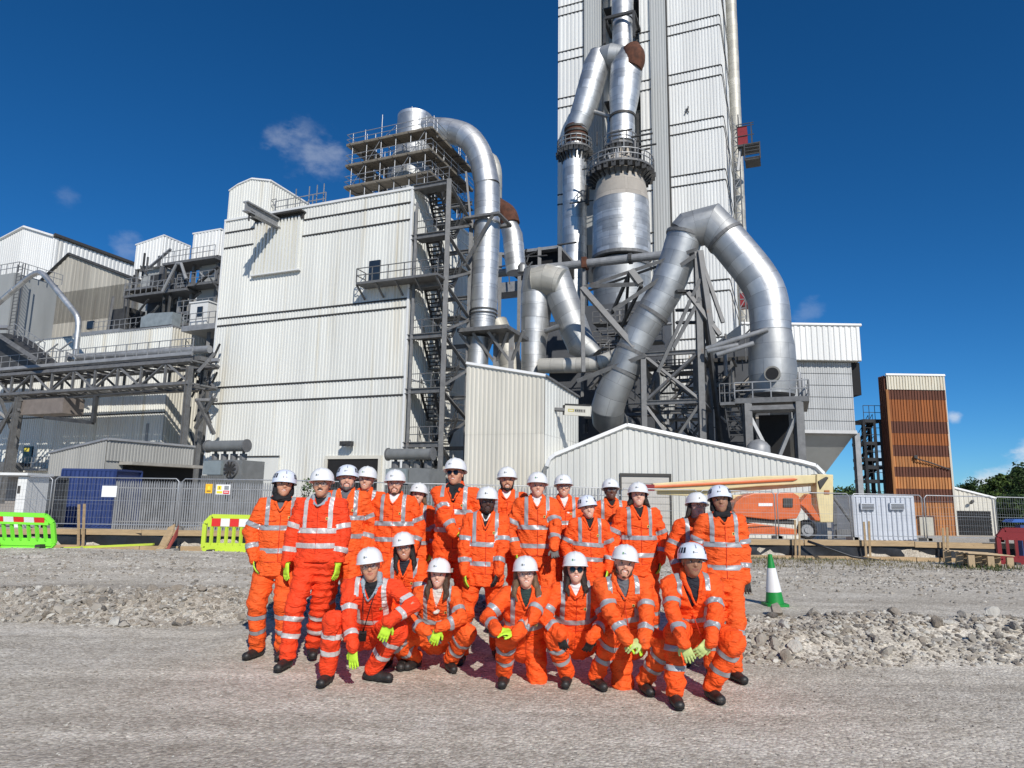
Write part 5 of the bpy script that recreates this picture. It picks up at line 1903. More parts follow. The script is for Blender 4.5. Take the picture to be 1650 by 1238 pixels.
for i in range(7):
    b = MB(); x, y = 955 + 12 * (i % 5), 520 + 16 * (i // 2)
    p_ = fv(x, y, 15)
    rail(b, [p_, p_ + GU * 3.5], 1.0, .7, .035); b.gbox(*(uv_of(p_)[0], uv_of(p_)[0] + 3.5), 15, 16.5, p_.z - .12, p_.z); b.build('gantry', M_steel, CL)
for i in range(4):
    b = MB(); p_ = fv(1062 + 20 * (i % 3), 600 + 25 * i, 14); rail(b, [p_, p_ + GU * 4], 1.0, .7, .035); b.gbox(uv_of(p_)[0], uv_of(p_)[0] + 4, 14, 15.5, p_.z - .12, p_.z); b.build('gantry', M_steel, CL)

# dark slabs in place of the shaded void behind the lower frames
DM = thing('shade_backdrop', 'dark backdrop slabs standing in for shade behind the lower frames and low hanging duct', 'building', W(20, 24, GZ))
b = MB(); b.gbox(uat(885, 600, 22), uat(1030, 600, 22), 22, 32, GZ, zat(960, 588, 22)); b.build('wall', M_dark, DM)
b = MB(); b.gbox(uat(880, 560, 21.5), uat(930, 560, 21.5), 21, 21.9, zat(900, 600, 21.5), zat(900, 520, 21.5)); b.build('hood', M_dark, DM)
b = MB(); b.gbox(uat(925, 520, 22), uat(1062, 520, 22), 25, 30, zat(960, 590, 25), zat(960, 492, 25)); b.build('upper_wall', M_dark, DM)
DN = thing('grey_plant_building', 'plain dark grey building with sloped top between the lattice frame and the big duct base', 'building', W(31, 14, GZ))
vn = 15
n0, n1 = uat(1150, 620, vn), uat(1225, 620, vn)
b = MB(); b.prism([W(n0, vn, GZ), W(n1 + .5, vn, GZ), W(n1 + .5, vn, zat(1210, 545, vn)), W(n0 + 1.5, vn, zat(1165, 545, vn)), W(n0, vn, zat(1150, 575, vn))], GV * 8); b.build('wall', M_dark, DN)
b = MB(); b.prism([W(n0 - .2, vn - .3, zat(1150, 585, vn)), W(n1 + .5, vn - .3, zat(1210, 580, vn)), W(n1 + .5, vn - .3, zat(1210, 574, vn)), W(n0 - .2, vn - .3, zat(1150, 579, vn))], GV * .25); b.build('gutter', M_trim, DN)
for s0, s1 in (((1138, 562), (1237, 531)), ((1155, 572), (1215, 553)), ((1140, 566), (1190, 556))):
    member(DN, 'pipe', fv(*s0, 6.5), fv(*s1, 6.5), .35, M_steel2, kind='tube')

# ---- platform under the big duct
PF = thing('duct_platform', 'square steel platform on braced legs carrying the right leg of the big duct', 'platform', W(27, 6, GZ))
vp = 5.2
q0, q1 = uat(1184, 642, vp), uat(1304, 642, vp)
zp_ = zat(1245, 640, vp)
b = MB(); b.gbox(q0, q1, vp, vp + 6, zp_ - .35, zp_); b.build('deck', M_steel, PF)
la, lb = uat(1205, 690, vp), uat(1288, 690, vp)
for (u_, v_) in ((la, vp + .2), (lb, vp + .2), (la, vp + 5.6), (lb, vp + 5.6)):
    member(PF, 'leg', W(u_, v_, GZ), W(u_, v_, zp_ - .35), .5, M_steel, .5, 'ibeam')
member(PF, 'beam', W(la, vp + .2, zp_ - .75), W(lb, vp + .2, zp_ - .75), .35, M_steel, .35)
member(PF, 'brace', W(la, vp + .2, zp_ - .9), W(lb, vp + .2, GZ + 1.2), .22, M_steel2); member(PF, 'brace', W(lb, vp + .2, zp_ - .9), W(la, vp + .2, GZ + 1.2), .22, M_steel2)
for v_ in (vp + 5.6,):
    member(PF, 'brace', W(la, v_, zp_ - .9), W(lb, v_, GZ + 1.2), .22, M_steeld); member(PF, 'brace', W(lb, v_, zp_ - .9), W(la, v_, GZ + 1.2), .22, M_steeld)
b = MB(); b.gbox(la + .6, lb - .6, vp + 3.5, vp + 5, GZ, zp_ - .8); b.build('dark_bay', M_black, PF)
b = MB(); rail(b, [W(q0, vp + .1, zp_), W(q1, vp + .1, zp_), W(q1, vp + 5.9, zp_)], 1.1, 1.1, .035); b.build('handrail', M_steel2, PF)
lw = zat(1170, 648, vp)
b = MB(); b.gbox(uat(1160, 648, vp), q0, vp, vp + 1.6, lw - .2, lw); rail(b, [W(uat(1160, 648, vp), vp + .1, lw), W(q0, vp + .1, lw)], 1.3, .35, .03); b.build('side_landing', M_steel, PF)
b = MB(); stairs(b, fv(1176, 706, vp + .4), fv(1168, 652, vp + .4), .95, GU, .3); b.build('ladder_stair', M_steeld, PF)
for (x, y) in ((1287, 600), (1293, 610), (1299, 628), (1276, 605)):
    p_ = fv(x, y, vp + 3); member(PF, 'pipe', p_, Vector((p_.x, p_.y, zp_)), .3, M_steel2, kind='tube')
b = MB(); b.tube([fv(1222, 719, vp - 1) - Z3 * 1.2, fv(1222, 719, vp - 1), fv(1222, 712, vp - 1), fv(1222, 708, vp - 1)], [mr(19, fv(1222, 719, 4)), mr(18, fv(1222, 719, 4)), mr(12, fv(1222, 719, 4)), .1], 24); b.build('dished_tank', M_steel2, PF, True)

# ---- dust collector on the right
BF = thing('bag_filter_building', 'white-topped grey dust filter house ending in an inverted hopper, right of the big duct', 'building', fY(1330, 700, 64))
YB = 64
def bx(x0, x1, ya, yb, Y0, Y1):                             # box seen between pixel limits, its front at Y0
    p = fY((x0 + x1) / 2, yb, Y0)
    return fY(x0, (ya + yb) / 2, Y0).x, fY(x1, (ya + yb) / 2, Y0).x, fY((x0 + x1) / 2, ya, Y0).z, p.z, Y0, Y1
x0, x1, z1, z0, _, _ = bx(1195, 1386, 524, 580, YB, YB + 10)
b = MB(); b.box((x0, YB, z0), (x1, YB + 12, z1)); b.build('upper_wall', M_shed, BF)
clad(BF, (x0, YB), (x1, YB), z0, z1, M_tower, .55, .08, 6, trim=None, out=Vector((0, -1, 0)))
clad(BF, (x1, YB), (x1, YB + 12), z0, z1, M_tower, .55, .08, 6, trim=None, out=Vector((1, 0, 0)))
member(BF, 'roof_flashing', (x0, YB - .1, z1 + .05), (x1 + .15, YB - .1, z1 + .05), .22, M_wtrim)
xa, xb, za, zb, _, _ = bx(1275, 1376, 580, 697, YB + .6, YB + 10)
b = MB(); b.box((xa, YB + .8, zb), (xb, YB + 11, z0 - .02)); b.build('filter_house', M_greyclad, BF)
nb = 6
M_filt = mat('filter_grey', (.43, .44, .44), .6, var=.15, scale=.7, st=(1, 1, .3))
for i in range(nb):
    zz = zb + (z0 - zb) * i / nb; zh = (z0 - zb) / nb
    clad(BF, (xa, YB + .75), (xb, YB + .75), zz, zz + zh - .06, M_filt, .22, .04, 3, trim=None, out=Vector((0, -1, 0)), name='filter_panel')
b = MB(); b.box((xb, YB + .9, z0 - 3.2), (xb + .9, YB + 11, z0 - .02)); b.build('underside_shade', M_black, BF)  # black box paints in the shade under the overhanging upper box
xh0, xh1 = fY(1335, 770, YB + 1).x, fY(1350, 770, YB + 1).x
zh = fY(1340, 775, YB + 1).z
V = [(xa, YB + .8, zb), (xb, YB + .8, zb), (xb, YB + 11, zb), (xa, YB + 11, zb), (xh0, YB + 5, zh), (xh1, YB + 5, zh), (xh1, YB + 6.5, zh), (xh0, YB + 6.5, zh)]
b = MB(); b.add(V, [(0, 1, 5, 4), (1, 2, 6, 5), (2, 3, 7, 6), (3, 0, 4, 7), (4, 5, 6, 7)]); b.build('hopper', M_greyclad, BF)
member(BF, 'ring_beam', (xa, YB + .6, zb), (xb, YB + .6, zb), .35, M_steel2)
gl_ = -1.3
member(BF, 'leg', (xb + .1, YB + .9, gl_), (xb + .1, YB + .9, zb), .5, M_steel2, .5, 'ibeam')
member(BF, 'leg', (xb + .1, YB + 10.5, gl_), (xb + .1, YB + 10.5, zb), .5, M_steel2, .5, 'ibeam')
member(BF, 'leg', (xa + .3, YB + 10.5, gl_), (xa + .3, YB + 10.5, zb), .5, M_steel, .5, 'ibeam')

# ---- rust-streaked tower
RT = thing('rusty_tower', 'rust-streaked ribbed tower with alternating dark and orange bands on the right', 'building', fY(1490, 865, 72))
YR = 72
x0, x1 = fY(1436, 740, YR).x, fY(1531, 740, YR).x
zt, zw = fY(1475, 606, YR).z, fY(1475, 629, YR).z
gz0 = -1.75
M_r1 = mat('rust_orange_sheet', (.30, .10, .03), .85, var=.6, scale=1.6, st=(3.2, 1, .08), spots=((.14, .05, .028), .45, 2.2, (1.6, 1, .12)))
M_r2 = mat('rust_dark_sheet', (.125, .048, .03), .88, var=.45, scale=1.6, st=(3.2, 1, .1), spots=((.05, .03, .03), .4, 2.2, (1.6, 1, .15)))
M_r3 = mat('rust_ochre_sheet', (.44, .19, .065), .8, var=.6, scale=2., st=(3.2, 1, .08), spots=((.16, .06, .03), .45, 2.2, (1.8, 1, .1)))
b = MB(); b.box((x0 + .05, YR + .1, gz0), (x1 - .05, YR + 1.3, zt - .05)); b.build('wall', M_r2, RT)
bys = [865, 845, 810, 788, 769, 753, 736, 718, 699, 680, 645, 629]
bm_ = [M_r3, M_r3, M_r2, M_r3, M_r2, M_r3, M_r2, M_r1, M_r2, M_r1, M_r2]
zz = [fY(1485, y, YR).z for y in bys]; zz[0] = gz0
for i in range(len(bm_)):
    clad(RT, (x0, YR - .012 * i), (x1, YR - .012 * i), zz[i], zz[i + 1] + .05, bm_[i], .31, .09, 4, trim=None, out=Vector((0, -1, 0)))
clad(RT, (x0 + .02, YR - .2), (x1 - .02, YR - .2), zw, zt, mat('rust_stained_white', (.62, .58, .47), .6, var=.2, scale=2, st=(3, 1, .1), spots=((.42, .24, .10), .55, 2.5, (2, 1, .15))), .31, .09, 4, trim=None, out=Vector((0, -1, 0)))
clad(RT, (x0 - .02, YR + 1.3), (x0 - .02, YR), gz0, zt, M_r2, .31, .09, 4, trim=None, out=Vector((-1, 0, 0)))
member(RT, 'roof_flashing', (x0 - .05, YR - .25, zt + .04), (x1 + .05, YR - .25, zt + .04), .22, M_wtrim)
member(RT, 'corner_flashing', (x0 + .03, YR - .14, gz0), (x0 + .03, YR - .14, zw), .22, M_r3)
member(RT, 'corner_flashing', (x1 - .03, YR - .14, gz0), (x1 - .03, YR - .14, zt), .18, M_cream)
xd0, xd1, zd1, _, _, _ = bx(1479, 1501, 833, 862, YR, 0)
b = MB(); b.box((xd0, YR - .38, gz0), (xd1, YR - .16, zd1)); b.build('door', mat('grey_door', (.45, .43, .36), .6, var=.1), RT)
b = MB(); b.box((xd0 - .12, YR - .42, zd1), (xd1 + .12, YR - .16, zd1 + .12)); b.box((xd1, YR - .42, gz0), (xd1 + .12, YR - .16, zd1)); b.build('door_frame', M_r2, RT)
q_ = fY(1476, 736, YR - .6); b = MB(); b.beam(q_, q_ + Vector((.3, .6, -.1)), .3, .3); b.tube([q_ + Vector((0, 0, -.2)), fY(1500, 746, YR - .4), fY(1531, 757, YR - .3)], .07, 8); b.build('lamp_and_cable', M_steeld, RT)
# black stair at its side
M_vblack = mat('black_steel', (.012, .014, .018), .6, var=.2)
BS = thing('black_stair_tower', 'black open steel stair tower standing left of the rusty tower', 'stair tower', fY(1408, 800, 74))
xs0, xs1 = fY(1396, 740, 73.5).x, fY(1424, 740, 73.5).x
lv = [fY(1410, y, 73.5).z for y in (773, 751, 738, 712, 676)]
for x_ in (xs0, (xs0 + xs1) / 2 + .2, xs1):
    for y_ in (73.5, 76):
        member(BS, 'column', (x_, y_, gz0), (x_, y_, lv[-1]), .24 if x_ != xs1 else .4, M_vblack)
for i, z_ in enumerate(lv):
    b = MB(); b.box((xs0 - .1, 73.4, z_ - .35), (xs1, 76.2, z_)); b.build('landing', M_vblack, BS)
    b = MB(); rail(b, [Vector((xs0, 73.45, z_)), Vector((xs1, 73.45, z_))], 1.5, .55, .03); b.build('handrail', M_vblack, BS)
    if i:
        b = MB(); stairs(b, Vector((xs0 + .3, 74.6, lv[i - 1])), Vector((xs1 - .3, 74.6, z_ - .3)), .9, Vector((0, 1, 0)), .3); b.build('flight', M_vblack, BS)
# beige shed
BE = thing('beige_shed', 'low beige ribbed shed with dark roller door right of the rusty tower', 'shed', fY(1570, 865, 74))
YS = 74
x0, x1 = fY(1530, 830, YS).x, fY(1604, 830, YS).x
za, zb = fY(1534, 785, YS).z, fY(1605, 804, YS).z
b = MB(); b.prism([(x0, YS, gz0), (x1, YS, gz0), (x1, YS, zb), (x0, YS, za)], (0, 9, 0)); b.build('wall', M_cream, BE)
clad(BE, (x0, YS), (x1, YS), gz0, lambda s: za + (zb - za) * s / (x1 - x0), M_cream, .5, .06, 3, trim=None, out=Vector((0, -1, 0)))
member(BE, 'roof_flashing', (x0, YS - .1, za + .06), (x1 + .1, YS - .1, zb + .06), .2, M_wtrim)
xd0, xd1, zd1, _, _, _ = bx(1540, 1596, 823, 865, YS, 0)
for i in range(6):
    b = MB(); h_ = (zd1 - gz0) / 6; b.box((xd0, YS - .22, gz0 + i * h_), (xd1, YS - .08, gz0 + (i + 1) * h_ - .04)); b.build('door_slat', M_black, BE)
b = MB(); b.beam(fY(1564, 811, YS - .3), fY(1568, 807, YS - .9), .22); b.build('lamp', M_steeld, BE)

# ---- gable shed in front
GS = thing('gable_shed', 'pale ribbed gable shed with rounded eaves and a roller door behind the boom lift', 'shed', fY(1100, 850, 38))
YG = 38
gp_ = [(881, 850), (881, 752), (885, 741), (893, 734), (1010, 686), (1290, 745), (1312, 751), (1325, 764), (1329, 780), (1329, 850)]
gq = [fY(x, y, YG) for x, y in gp_]
zg = -.5
gq[0].z = zg; gq[-1].z = zg; gq[0].x = gq[1].x; gq[-1].x = gq[-2].x
b = MB(); b.prism([p + Vector((0, .05, 0)) for p in gq][::-1], (0, 10, 0)); b.build('wall', M_shed, GS)
xsg = [p.x for p in gq[1:-1]]; zsg = [p.z for p in gq[1:-1]]
xA, xB = xsg[0], xsg[-1] - .02
rdx0, rdx1 = fY(1001, 790, YG).x, fY(1078, 790, YG).x; rdz = fY(1040, 768, YG).z
clad(GS, (xA, YG), (xB, YG), zg, lambda s: float(np.interp(xA + s, xsg, zsg)) - .04, M_shed, .34, .045, 22, trim=None, out=Vector((0, -1, 0)), skip=None)
for i in range(1, len(gq) - 2):
    member(GS, 'barge_board', gq[i] + Vector((0, -.12, 0)), gq[i + 1] + Vector((0, -.12, 0)), .20, M_wtrim)
for i in range(9):
    h_ = (rdz - zg) / 9; b = MB(); b.box((rdx0, YG - .13, zg + i * h_), (rdx1, YG - .085, zg + (i + 1) * h_ - .02)); b.build('door_slat', M_greyclad if False else mat('roller_slat', (.48, .46, .42), .5, var=.08), GS)
b = MB(); b.box((rdx0 - .1, YG - .2, rdz), (rdx1 + .1, YG - .085, rdz + .16)); b.box((rdx0 - .1, YG - .18, zg), (rdx0, YG - .085, rdz)); b.box((rdx1, YG - .18, zg), (rdx1 + .1, YG - .085, rdz)); b.build('door_frame', M_trim, GS)

# ---- the preheater tower
TW = thing('preheater_tower', 'very tall off-white clad tower with paired dark lines and grey corner strips', 'tower', W(30, 38, GZ))
vt = 38
U_ = lambda x, y=200: uat(x, y, vt)
tu = [U_(899), U_(943), U_(971), U_(1033), U_(1051), U_(1077.5), U_(1165)]
ZTOP = fv(1000, -190, vt).z
zr = sorted([zat(1166, y, vt) for y in (103, 120, 185, 204, 273, 290)])
per = zr[2] - zr[0]
bands = []
k = -14
while zr[0] + k * per < ZTOP:
    if zr[0] + k * per > GZ + 1:
        bands += [zr[0] + k * per, zr[1] + k * per]
    k += 1
zleft = zat(905, 310, vt); zgr = zat(905, 400, vt)
b = MB(); b.gbox(tu[0] + .1, tu[2], vt + .1, vt + 22, zleft, ZTOP); b.gbox(tu[2] - .1, tu[3] + .1, vt + 4, vt + 22, zleft - 12, ZTOP); b.gbox(tu[3], tu[6] - .1, vt + .1, vt + 22, GZ, ZTOP); b.build('wall', M_tower, TW)
clad(TW, W(tu[0], vt), W(tu[1], vt), zleft, ZTOP, M_tower, .55, .055, 4, bands, trimh=.15)
clad(TW, W(tu[3], vt), W(tu[4], vt), GZ, ZTOP, M_tower, .55, .055, 4, bands, trimh=.15)
clad(TW, W(tu[5], vt), W(tu[6], vt), GZ, ZTOP, M_tower, .38, .055, 4, bands, trimh=.15)
clad(TW, W(tu[6], vt), W(tu[6], vt + 22), GZ, ZTOP, M_tower, .38, .055, 4, bands, out=GU, trimh=.15)
for (a_, c_) in ((tu[1], tu[2]), (tu[4], tu[5])):
    b = MB(); b.gbox(a_, c_, vt - .35, vt + .6, zleft if a_ == tu[1] else GZ, ZTOP); b.build('corner_strip', M_towergrey, TW)
    clad(TW, W(a_, vt - .36), W(c_, vt - .36), zleft if a_ == tu[1] else GZ, ZTOP, M_towergrey, .35, .05, 2, trim=None)
b = MB(); b.gbox(tu[5] - .02, tu[5] + .12, vt - .45, vt - .05, GZ, ZTOP); b.gbox(tu[1] - .14, tu[1] - .02, vt - .3, vt - .05, zleft, ZTOP); b.build('joint', M_trim, TW)
b = MB(); b.gbox(tu[0], tu[2], vt + .1, vt + 20, zgr, zleft - .1); b.build('lower_wall', M_greyclad, TW)
b = MB(); b.gbox(tu[2] + .1, tu[3] - .1, vt + 3.9, vt + 3.98, zleft - 12, ZTOP); b.build('recess', M_towergrey, TW)
for z_ in bands[::2]:
    if z_ > zleft:
        b = MB(); b.gbox(tu[2] + .1, tu[3] - .1, vt + .6, vt + 3.8, z_ - .2, z_); b.build('recess_floor', M_steeld, TW)
        member(TW, 'recess_strut', W(tu[3] - .5, vt + .5, z_), W(tu[3] - .5, vt + .5, z_ + per * .6), .35, M_steeld)
q_ = fv(1105, 176, vt - .2)
b = MB(); b.beam(q_, q_ + GU * .35 - Z3 * .5, .12); b.beam(q_ + GU * .3 + Z3 * .3, q_ + GU * .25 - Z3 * .1, .14); b.beam(q_ - GU * .1 - Z3 * .6, q_ - Z3 * .35, .14); b.build('vent_bracket', M_steeld, TW)
for u_ in np.linspace(tu[0] + .3, tu[3] - 1, 4):
    member(TW, 'column', W(u_, vt + .5, GZ), W(u_, vt + .5, zgr), .7, M_steel, .7, 'ibeam')
# stack pipe at the tower's right
SP = thing('riser_stack', 'slim round riser stack running up the right edge of the tower', 'stack', W(tu[6] + 1.3, vt + 7, GZ))
qs = fv(1186, 200, vt + 7); us_ = uv_of(qs)[0]
duct(SP, 'pipe', [W(us_, vt + 7, GZ), W(us_, vt + 7, ZTOP)], mr(8.5, qs), mat('pale_stack', (.50, .50, .45), .55, var=.08, scale=.5, st=(1, 1, .2)) if False else M_zincb, 24, 4)
# goods hoist
HO = thing('goods_hoist', 'red hoist cage on a lattice mast high on the right side of the tower', 'hoist', W(us_, vt + 3, GZ))
vh = vt + 2
um = uat(1184, 300, vh)
zt_h = zat(1184, 186, vh)
for (du_, dv_) in ((0, 0), (.7, 0), (0, .7), (.7, .7)):
    member(HO, 'mast_rail', W(um + du_, vh + dv_, GZ), W(um + du_, vh + dv_, zt_h), .14, M_steel)
b = MB(); z_ = GZ; i = 0
while z_ < zt_h - 1:
    b.beam(W(um, vh, z_), W(um + .7, vh, z_), .09); b.beam(W(um, vh, z_ if i % 2 else z_ + 1.1), W(um + .7, vh, z_ + 1.1 if i % 2 else z_), .08); b.beam(W(um + .7, vh, z_), W(um + .7, vh + .7, z_ + 1.1), .08)
    z_ += 1.1; i += 1
b.build('mast_lacing', M_steel2, HO)
c0, c1 = uat(1188, 220, vh), uat(1211, 220, vh)
za, zb = zat(1199, 236, vh), zat(1199, 205, vh)
b = MB(); b.gbox(c0, c1 - .5, vh - .2, vh + 1.6, za, zb); b.build('cage', M_redp, HO)
b = MB()
for (x_, zz_) in ((c0, 0), (c1, 0)):
    b.beam(W(x_, vh - .25, za), W(x_, vh - .25, zb + .3), .12); b.beam(W(x_, vh + 1.6, za), W(x_, vh + 1.6, zb + .3), .12)
for z_ in (za, (za + zb) / 2, zb, zb + .3):
    b.beam(W(c0, vh - .25, z_), W(c1 + .3, vh - .25, z_), .08)
b.build('cage_frame', M_steeld, HO)
zc = zat(1205, 262, vh)
b = MB(); b.gbox(c0, c1 + .9, vh - .6, vh + 2, za - .25, za); b.gbox(c0 + .8, c1 + .9, vh - .6, vh + 1.6, zc, zc + .25)
for i in range(5):
    b.beam(W(c0 + .9, vh - .6, zc + .3 + i * .45), W(c1 + .9, vh - .6, zc + .3 + i * .45), .1)
b.beam(W(c1 + .9, vh - .6, zc), W(c1 + .9, vh - .6, za), .14); b.beam(W(c0 + .8, vh - .6, zc), W(c0 + .8, vh - .6, za), .14)
b.build('landing', M_steeld, HO)
member(HO, 'brace', W(c0 + .3, vh, za - .3), W(um + .4, vh, zat(1192, 275, vh)), .3, M_steel2)
b = MB(); z0_, z1_ = zat(1200, 492, vh), zat(1200, 472, vh); b.gbox(uat(1192, 480, vh), uat(1212, 480, vh), vh, vh + 2, z0_, z1_); b.build('counterweight_box', M_redp, HO)

# ---- ducts in front of the tower
vx = 33
TD = thing('tower_twin_duct', 'silver twin duct dropping from the tower recess with a ragged rusty patch at its bend', 'duct', W(28, vx, 40))
pc = fv(1003, 75, vx + 3)
duct(TD, 'riser', [fv(1003, 96, vx + 2), fv(1003, 37, vx + 3)], mr(16, pc), M_zinc, 28, 1.6)
duct(TD, 'riser', [fv(1003, 35, vx + 3), fv(1003, -200, vx + 3)], mr(17.5, pc), M_zinc, 28, 1.6)
b = MB()
za = fv(1003, 40, vx + 3).z; ua_ = uv_of(pc)[0]; rr_ = 1.9
for s_ in (-1, 1):
    b.beam(W(ua_ - rr_, vx + 3 + s_ * rr_, za), W(ua_ + rr_, vx + 3 + s_ * rr_, za), .35); b.beam(W(ua_ + s_ * rr_, vx + 3 - rr_, za), W(ua_ + s_ * rr_, vx + 3 + rr_, za), .35)
    b.beam(W(ua_ + s_ * rr_, vx + 3 - rr_, za), W(ua_ + s_ * rr_, vx + 3 - rr_, za - 3.6), .3)
b.build('support_collar', M_steeld, TD)
pe = fv(965, 95, vx)
duct(TD, 'crossover', [fv(957, 94, vx), fv(985, 92, vx), fv(1016, 92, vx)], [mr(14, pe), mr(20, pe), mr(14, pe)], M_zincd, 28, 9)
duct(TD, 'sloping_leg', [fv(966, 86, vx), fv(962, 104, vx), fv(944, 168, vx), fv(930, 208, vx)], [mr(16, pe), mr(21, pe), mr(20.5, pe), mr(17.5, pe)], M_zinc, 30, 1.3)
duct(TD, 'tapering_leg', [fv(1014, 84, vx - .3), fv(1010, 108, vx - .3), fv(1006, 150, vx - .3), fv(1003, 190, vx - .3), fv(1003, 232, vx - .3)], [mr(16, pe), mr(25, pe), mr(24, pe), mr(19, pe), mr(19, pe)], M_zinc, 30, 1.3)
duct(TD, 'rusty_bend', [fv(1017, 78, vx - .9), fv(1023, 95, vx - .9), fv(1018, 110, vx - .9)], [mr(14, pe), mr(17, pe), mr(16, pe)], M_rust, 24, 9, elbow=3)
b = MB(); b.tube([fv(956, 180, vx), fv(985, 189, vx)], .28, 10); b.beam(fv(982, 190, vx), fv(980, 235, vx), .4); b.build('tie_pipe', M_zinc, TD)
b = MB(); q_ = fv(1003, 192, vx - .3); b.tube([q_, q_ + Z3 * .3], mr(20.5, pe), 26); b.build('ring', M_trim, TD)
RC = thing('return_column_duct', 'straight silver column duct with rusty bellows and ring platform left of the fat vessel', 'duct', W(24, vx, GZ))
pr = fv(925, 300, vx)
duct(RC, 'bellows', [fv(929, 206, vx), fv(928, 236, vx)], mr(18, pr), M_rust, 26, 9)
for y_ in (210, 217, 224, 231):
    flange(RC, fv(928.5, y_, vx), (0, 0, 1), mr(17, pr), M_trim, .25, .2, 'bellows_ring')
q_ = fv(926, 245, vx)
uq = uv_of(q_)[0]
duct(RC, 'pipe', [W(uq, vx, fv(928, 236, vx).z), W(uq, vx, fv(922, 515, vx).z)], mr(19, pr), M_zinc, 30, 1.5)
duct(RC, 'rusty_tail', [W(uq, vx, fv(922, 515, vx).z), W(uq, vx, fv(922, 540, vx).z)], [mr(18, pr), mr(9, pr)], M_rust, 20, 9)
def ring_platform(parent, c, r0, r1, h=1.1, n=20, br=True):
    b = MB(); V, Fc = [], []
    for i in range(n):
        a_ = 2 * math.pi * i / n; d_ = Vector((math.cos(a_), math.sin(a_), 0))
        V += [c + d_ * r0, c + d_ * r1, c + d_ * r1 - Z3 * .25, c + d_ * r0 - Z3 * .25]
    for i in range(n):
        j = (i + 1) % n
        for k_ in range(4):
            Fc.append((4 * i + k_, 4 * j + k_, 4 * j + (k_ + 1) % 4, 4 * i + (k_ + 1) % 4))
    b.add(V, Fc); b.build('ring_deck', M_steel, parent)
    b = MB()
    pts_ = [c + Vector((math.cos(2 * math.pi * i / n), math.sin(2 * math.pi * i / n), 0)) * r1 for i in range(n + 1)]
    rail(b, pts_, h, 2.0, .045); b.build('handrail', M_steel2, parent)
    if br:
        b = MB()
        for i in range(n):
            a_ = 2 * math.pi * i / n; d_ = Vector((math.cos(a_), math.sin(a_), 0))
            b.beam(c + d_ * r1 - Z3 * .3, c + d_ * r0 * .95 - Z3 * 1.6, .18, .3)
            b.beam(c + d_ * r1 * .98 - Z3 * .3, c + d_ * r1 * .98 - Z3 * .9, .5, .12)
        b.build('bracket', M_steeld, parent)
ring_platform(RC, W(uq, vx, fv(926, 243, vx).z), mr(19, pr), mr(28, pr))
b = MB(); b.beam(fv(945, 300, vx), fv(945, 330, vx), .6); b.beam(fv(918, 328, vx - 2), fv(965, 322, vx - 2), .12); b.build('ladder', M_trim, RC)
FV = thing('calciner_vessel', 'fat banded vessel with dusty dome and crown platform in front of the tower', 'vessel', W(28, vx - 2, GZ))
vy = vx - 3
pv = fv(1001, 380, vy); uy = uv_of(pv)[0]
def Zv(y):
    return fv(1001, y, vy).z
R_ = lambda r: mr(r, pv)
duct(FV, 'throat', [W(uy, vy, Zv(236)), W(uy, vy, Zv(250)), W(uy, vy, Zv(268)), W(uy, vy, Zv(284))], [R_(17), R_(20), R_(26), R_(32)], M_cement, 32, 9)
duct(FV, 'dome', [W(uy, vy, Zv(284)), W(uy, vy, Zv(300)), W(uy, vy, Zv(316)), W(uy, vy, Zv(330))], [R_(36), R_(40), R_(43), R_(45)], zinc('dusty_plates', (.44, .40, .35), .85, var=.18, pw=1.5, metal=.1), 36, 1.2)
duct(FV, 'body', [W(uy, vy, Zv(330)), W(uy, vy, Zv(420))], [R_(45), R_(46.5)], zinc('vessel_sheets', (.62, .63, .63), .52, var=.38, pw=.85, metal=.75, spots=((.40, .38, .34), .35, .5, (1, 1, .4))), 40, .85)
duct(FV, 'skirt', [W(uy, vy, Zv(424)), W(uy, vy, Zv(432)), W(uy, vy, Zv(500)), W(uy, vy, Zv(540))], [R_(40), R_(46), R_(44), R_(28)], M_zincd, 36, 1.6)
for y_ in (421, 436):
    b = MB(); b.tube([W(uy, vy, Zv(y_)), W(uy, vy, Zv(y_) + .35)], R_(48), 36); b.build('band', M_steel, FV)
ring_platform(FV, W(uy, vy, Zv(279)), R_(34), R_(54), 1.2, 26)
ring_platform(FV, W(uy, vy, Zv(238)), R_(20), R_(27), 1.2, 14)
random.seed(8)
for i in range(46):
    a_ = random.uniform(0, 6.28); r_ = R_(random.uniform(20, 50))
    p_ = W(uy, vy, random.uniform(Zv(278), Zv(245))) + Vector((math.cos(a_), math.sin(a_), 0)) * r_
    member(FV, 'pipe', p_, Vector((p_.x, p_.y, Zv(279))), random.choice([.12, .2, .3]), random.choice([M_steel, M_steeld, M_steel2]), kind='tube')
for i in range(16):
    a_ = random.uniform(2.6, 6.6); r_ = R_(random.uniform(22, 40))
    p_ = W(uy, vy, random.uniform(Zv(275), Zv(225))) + Vector((math.cos(a_), math.sin(a_), 0)) * r_
    member(FV, 'strut', p_, p_ + random.choice([GU, -GU, Z3]) * random.uniform(1, 3), .16, M_steeld)
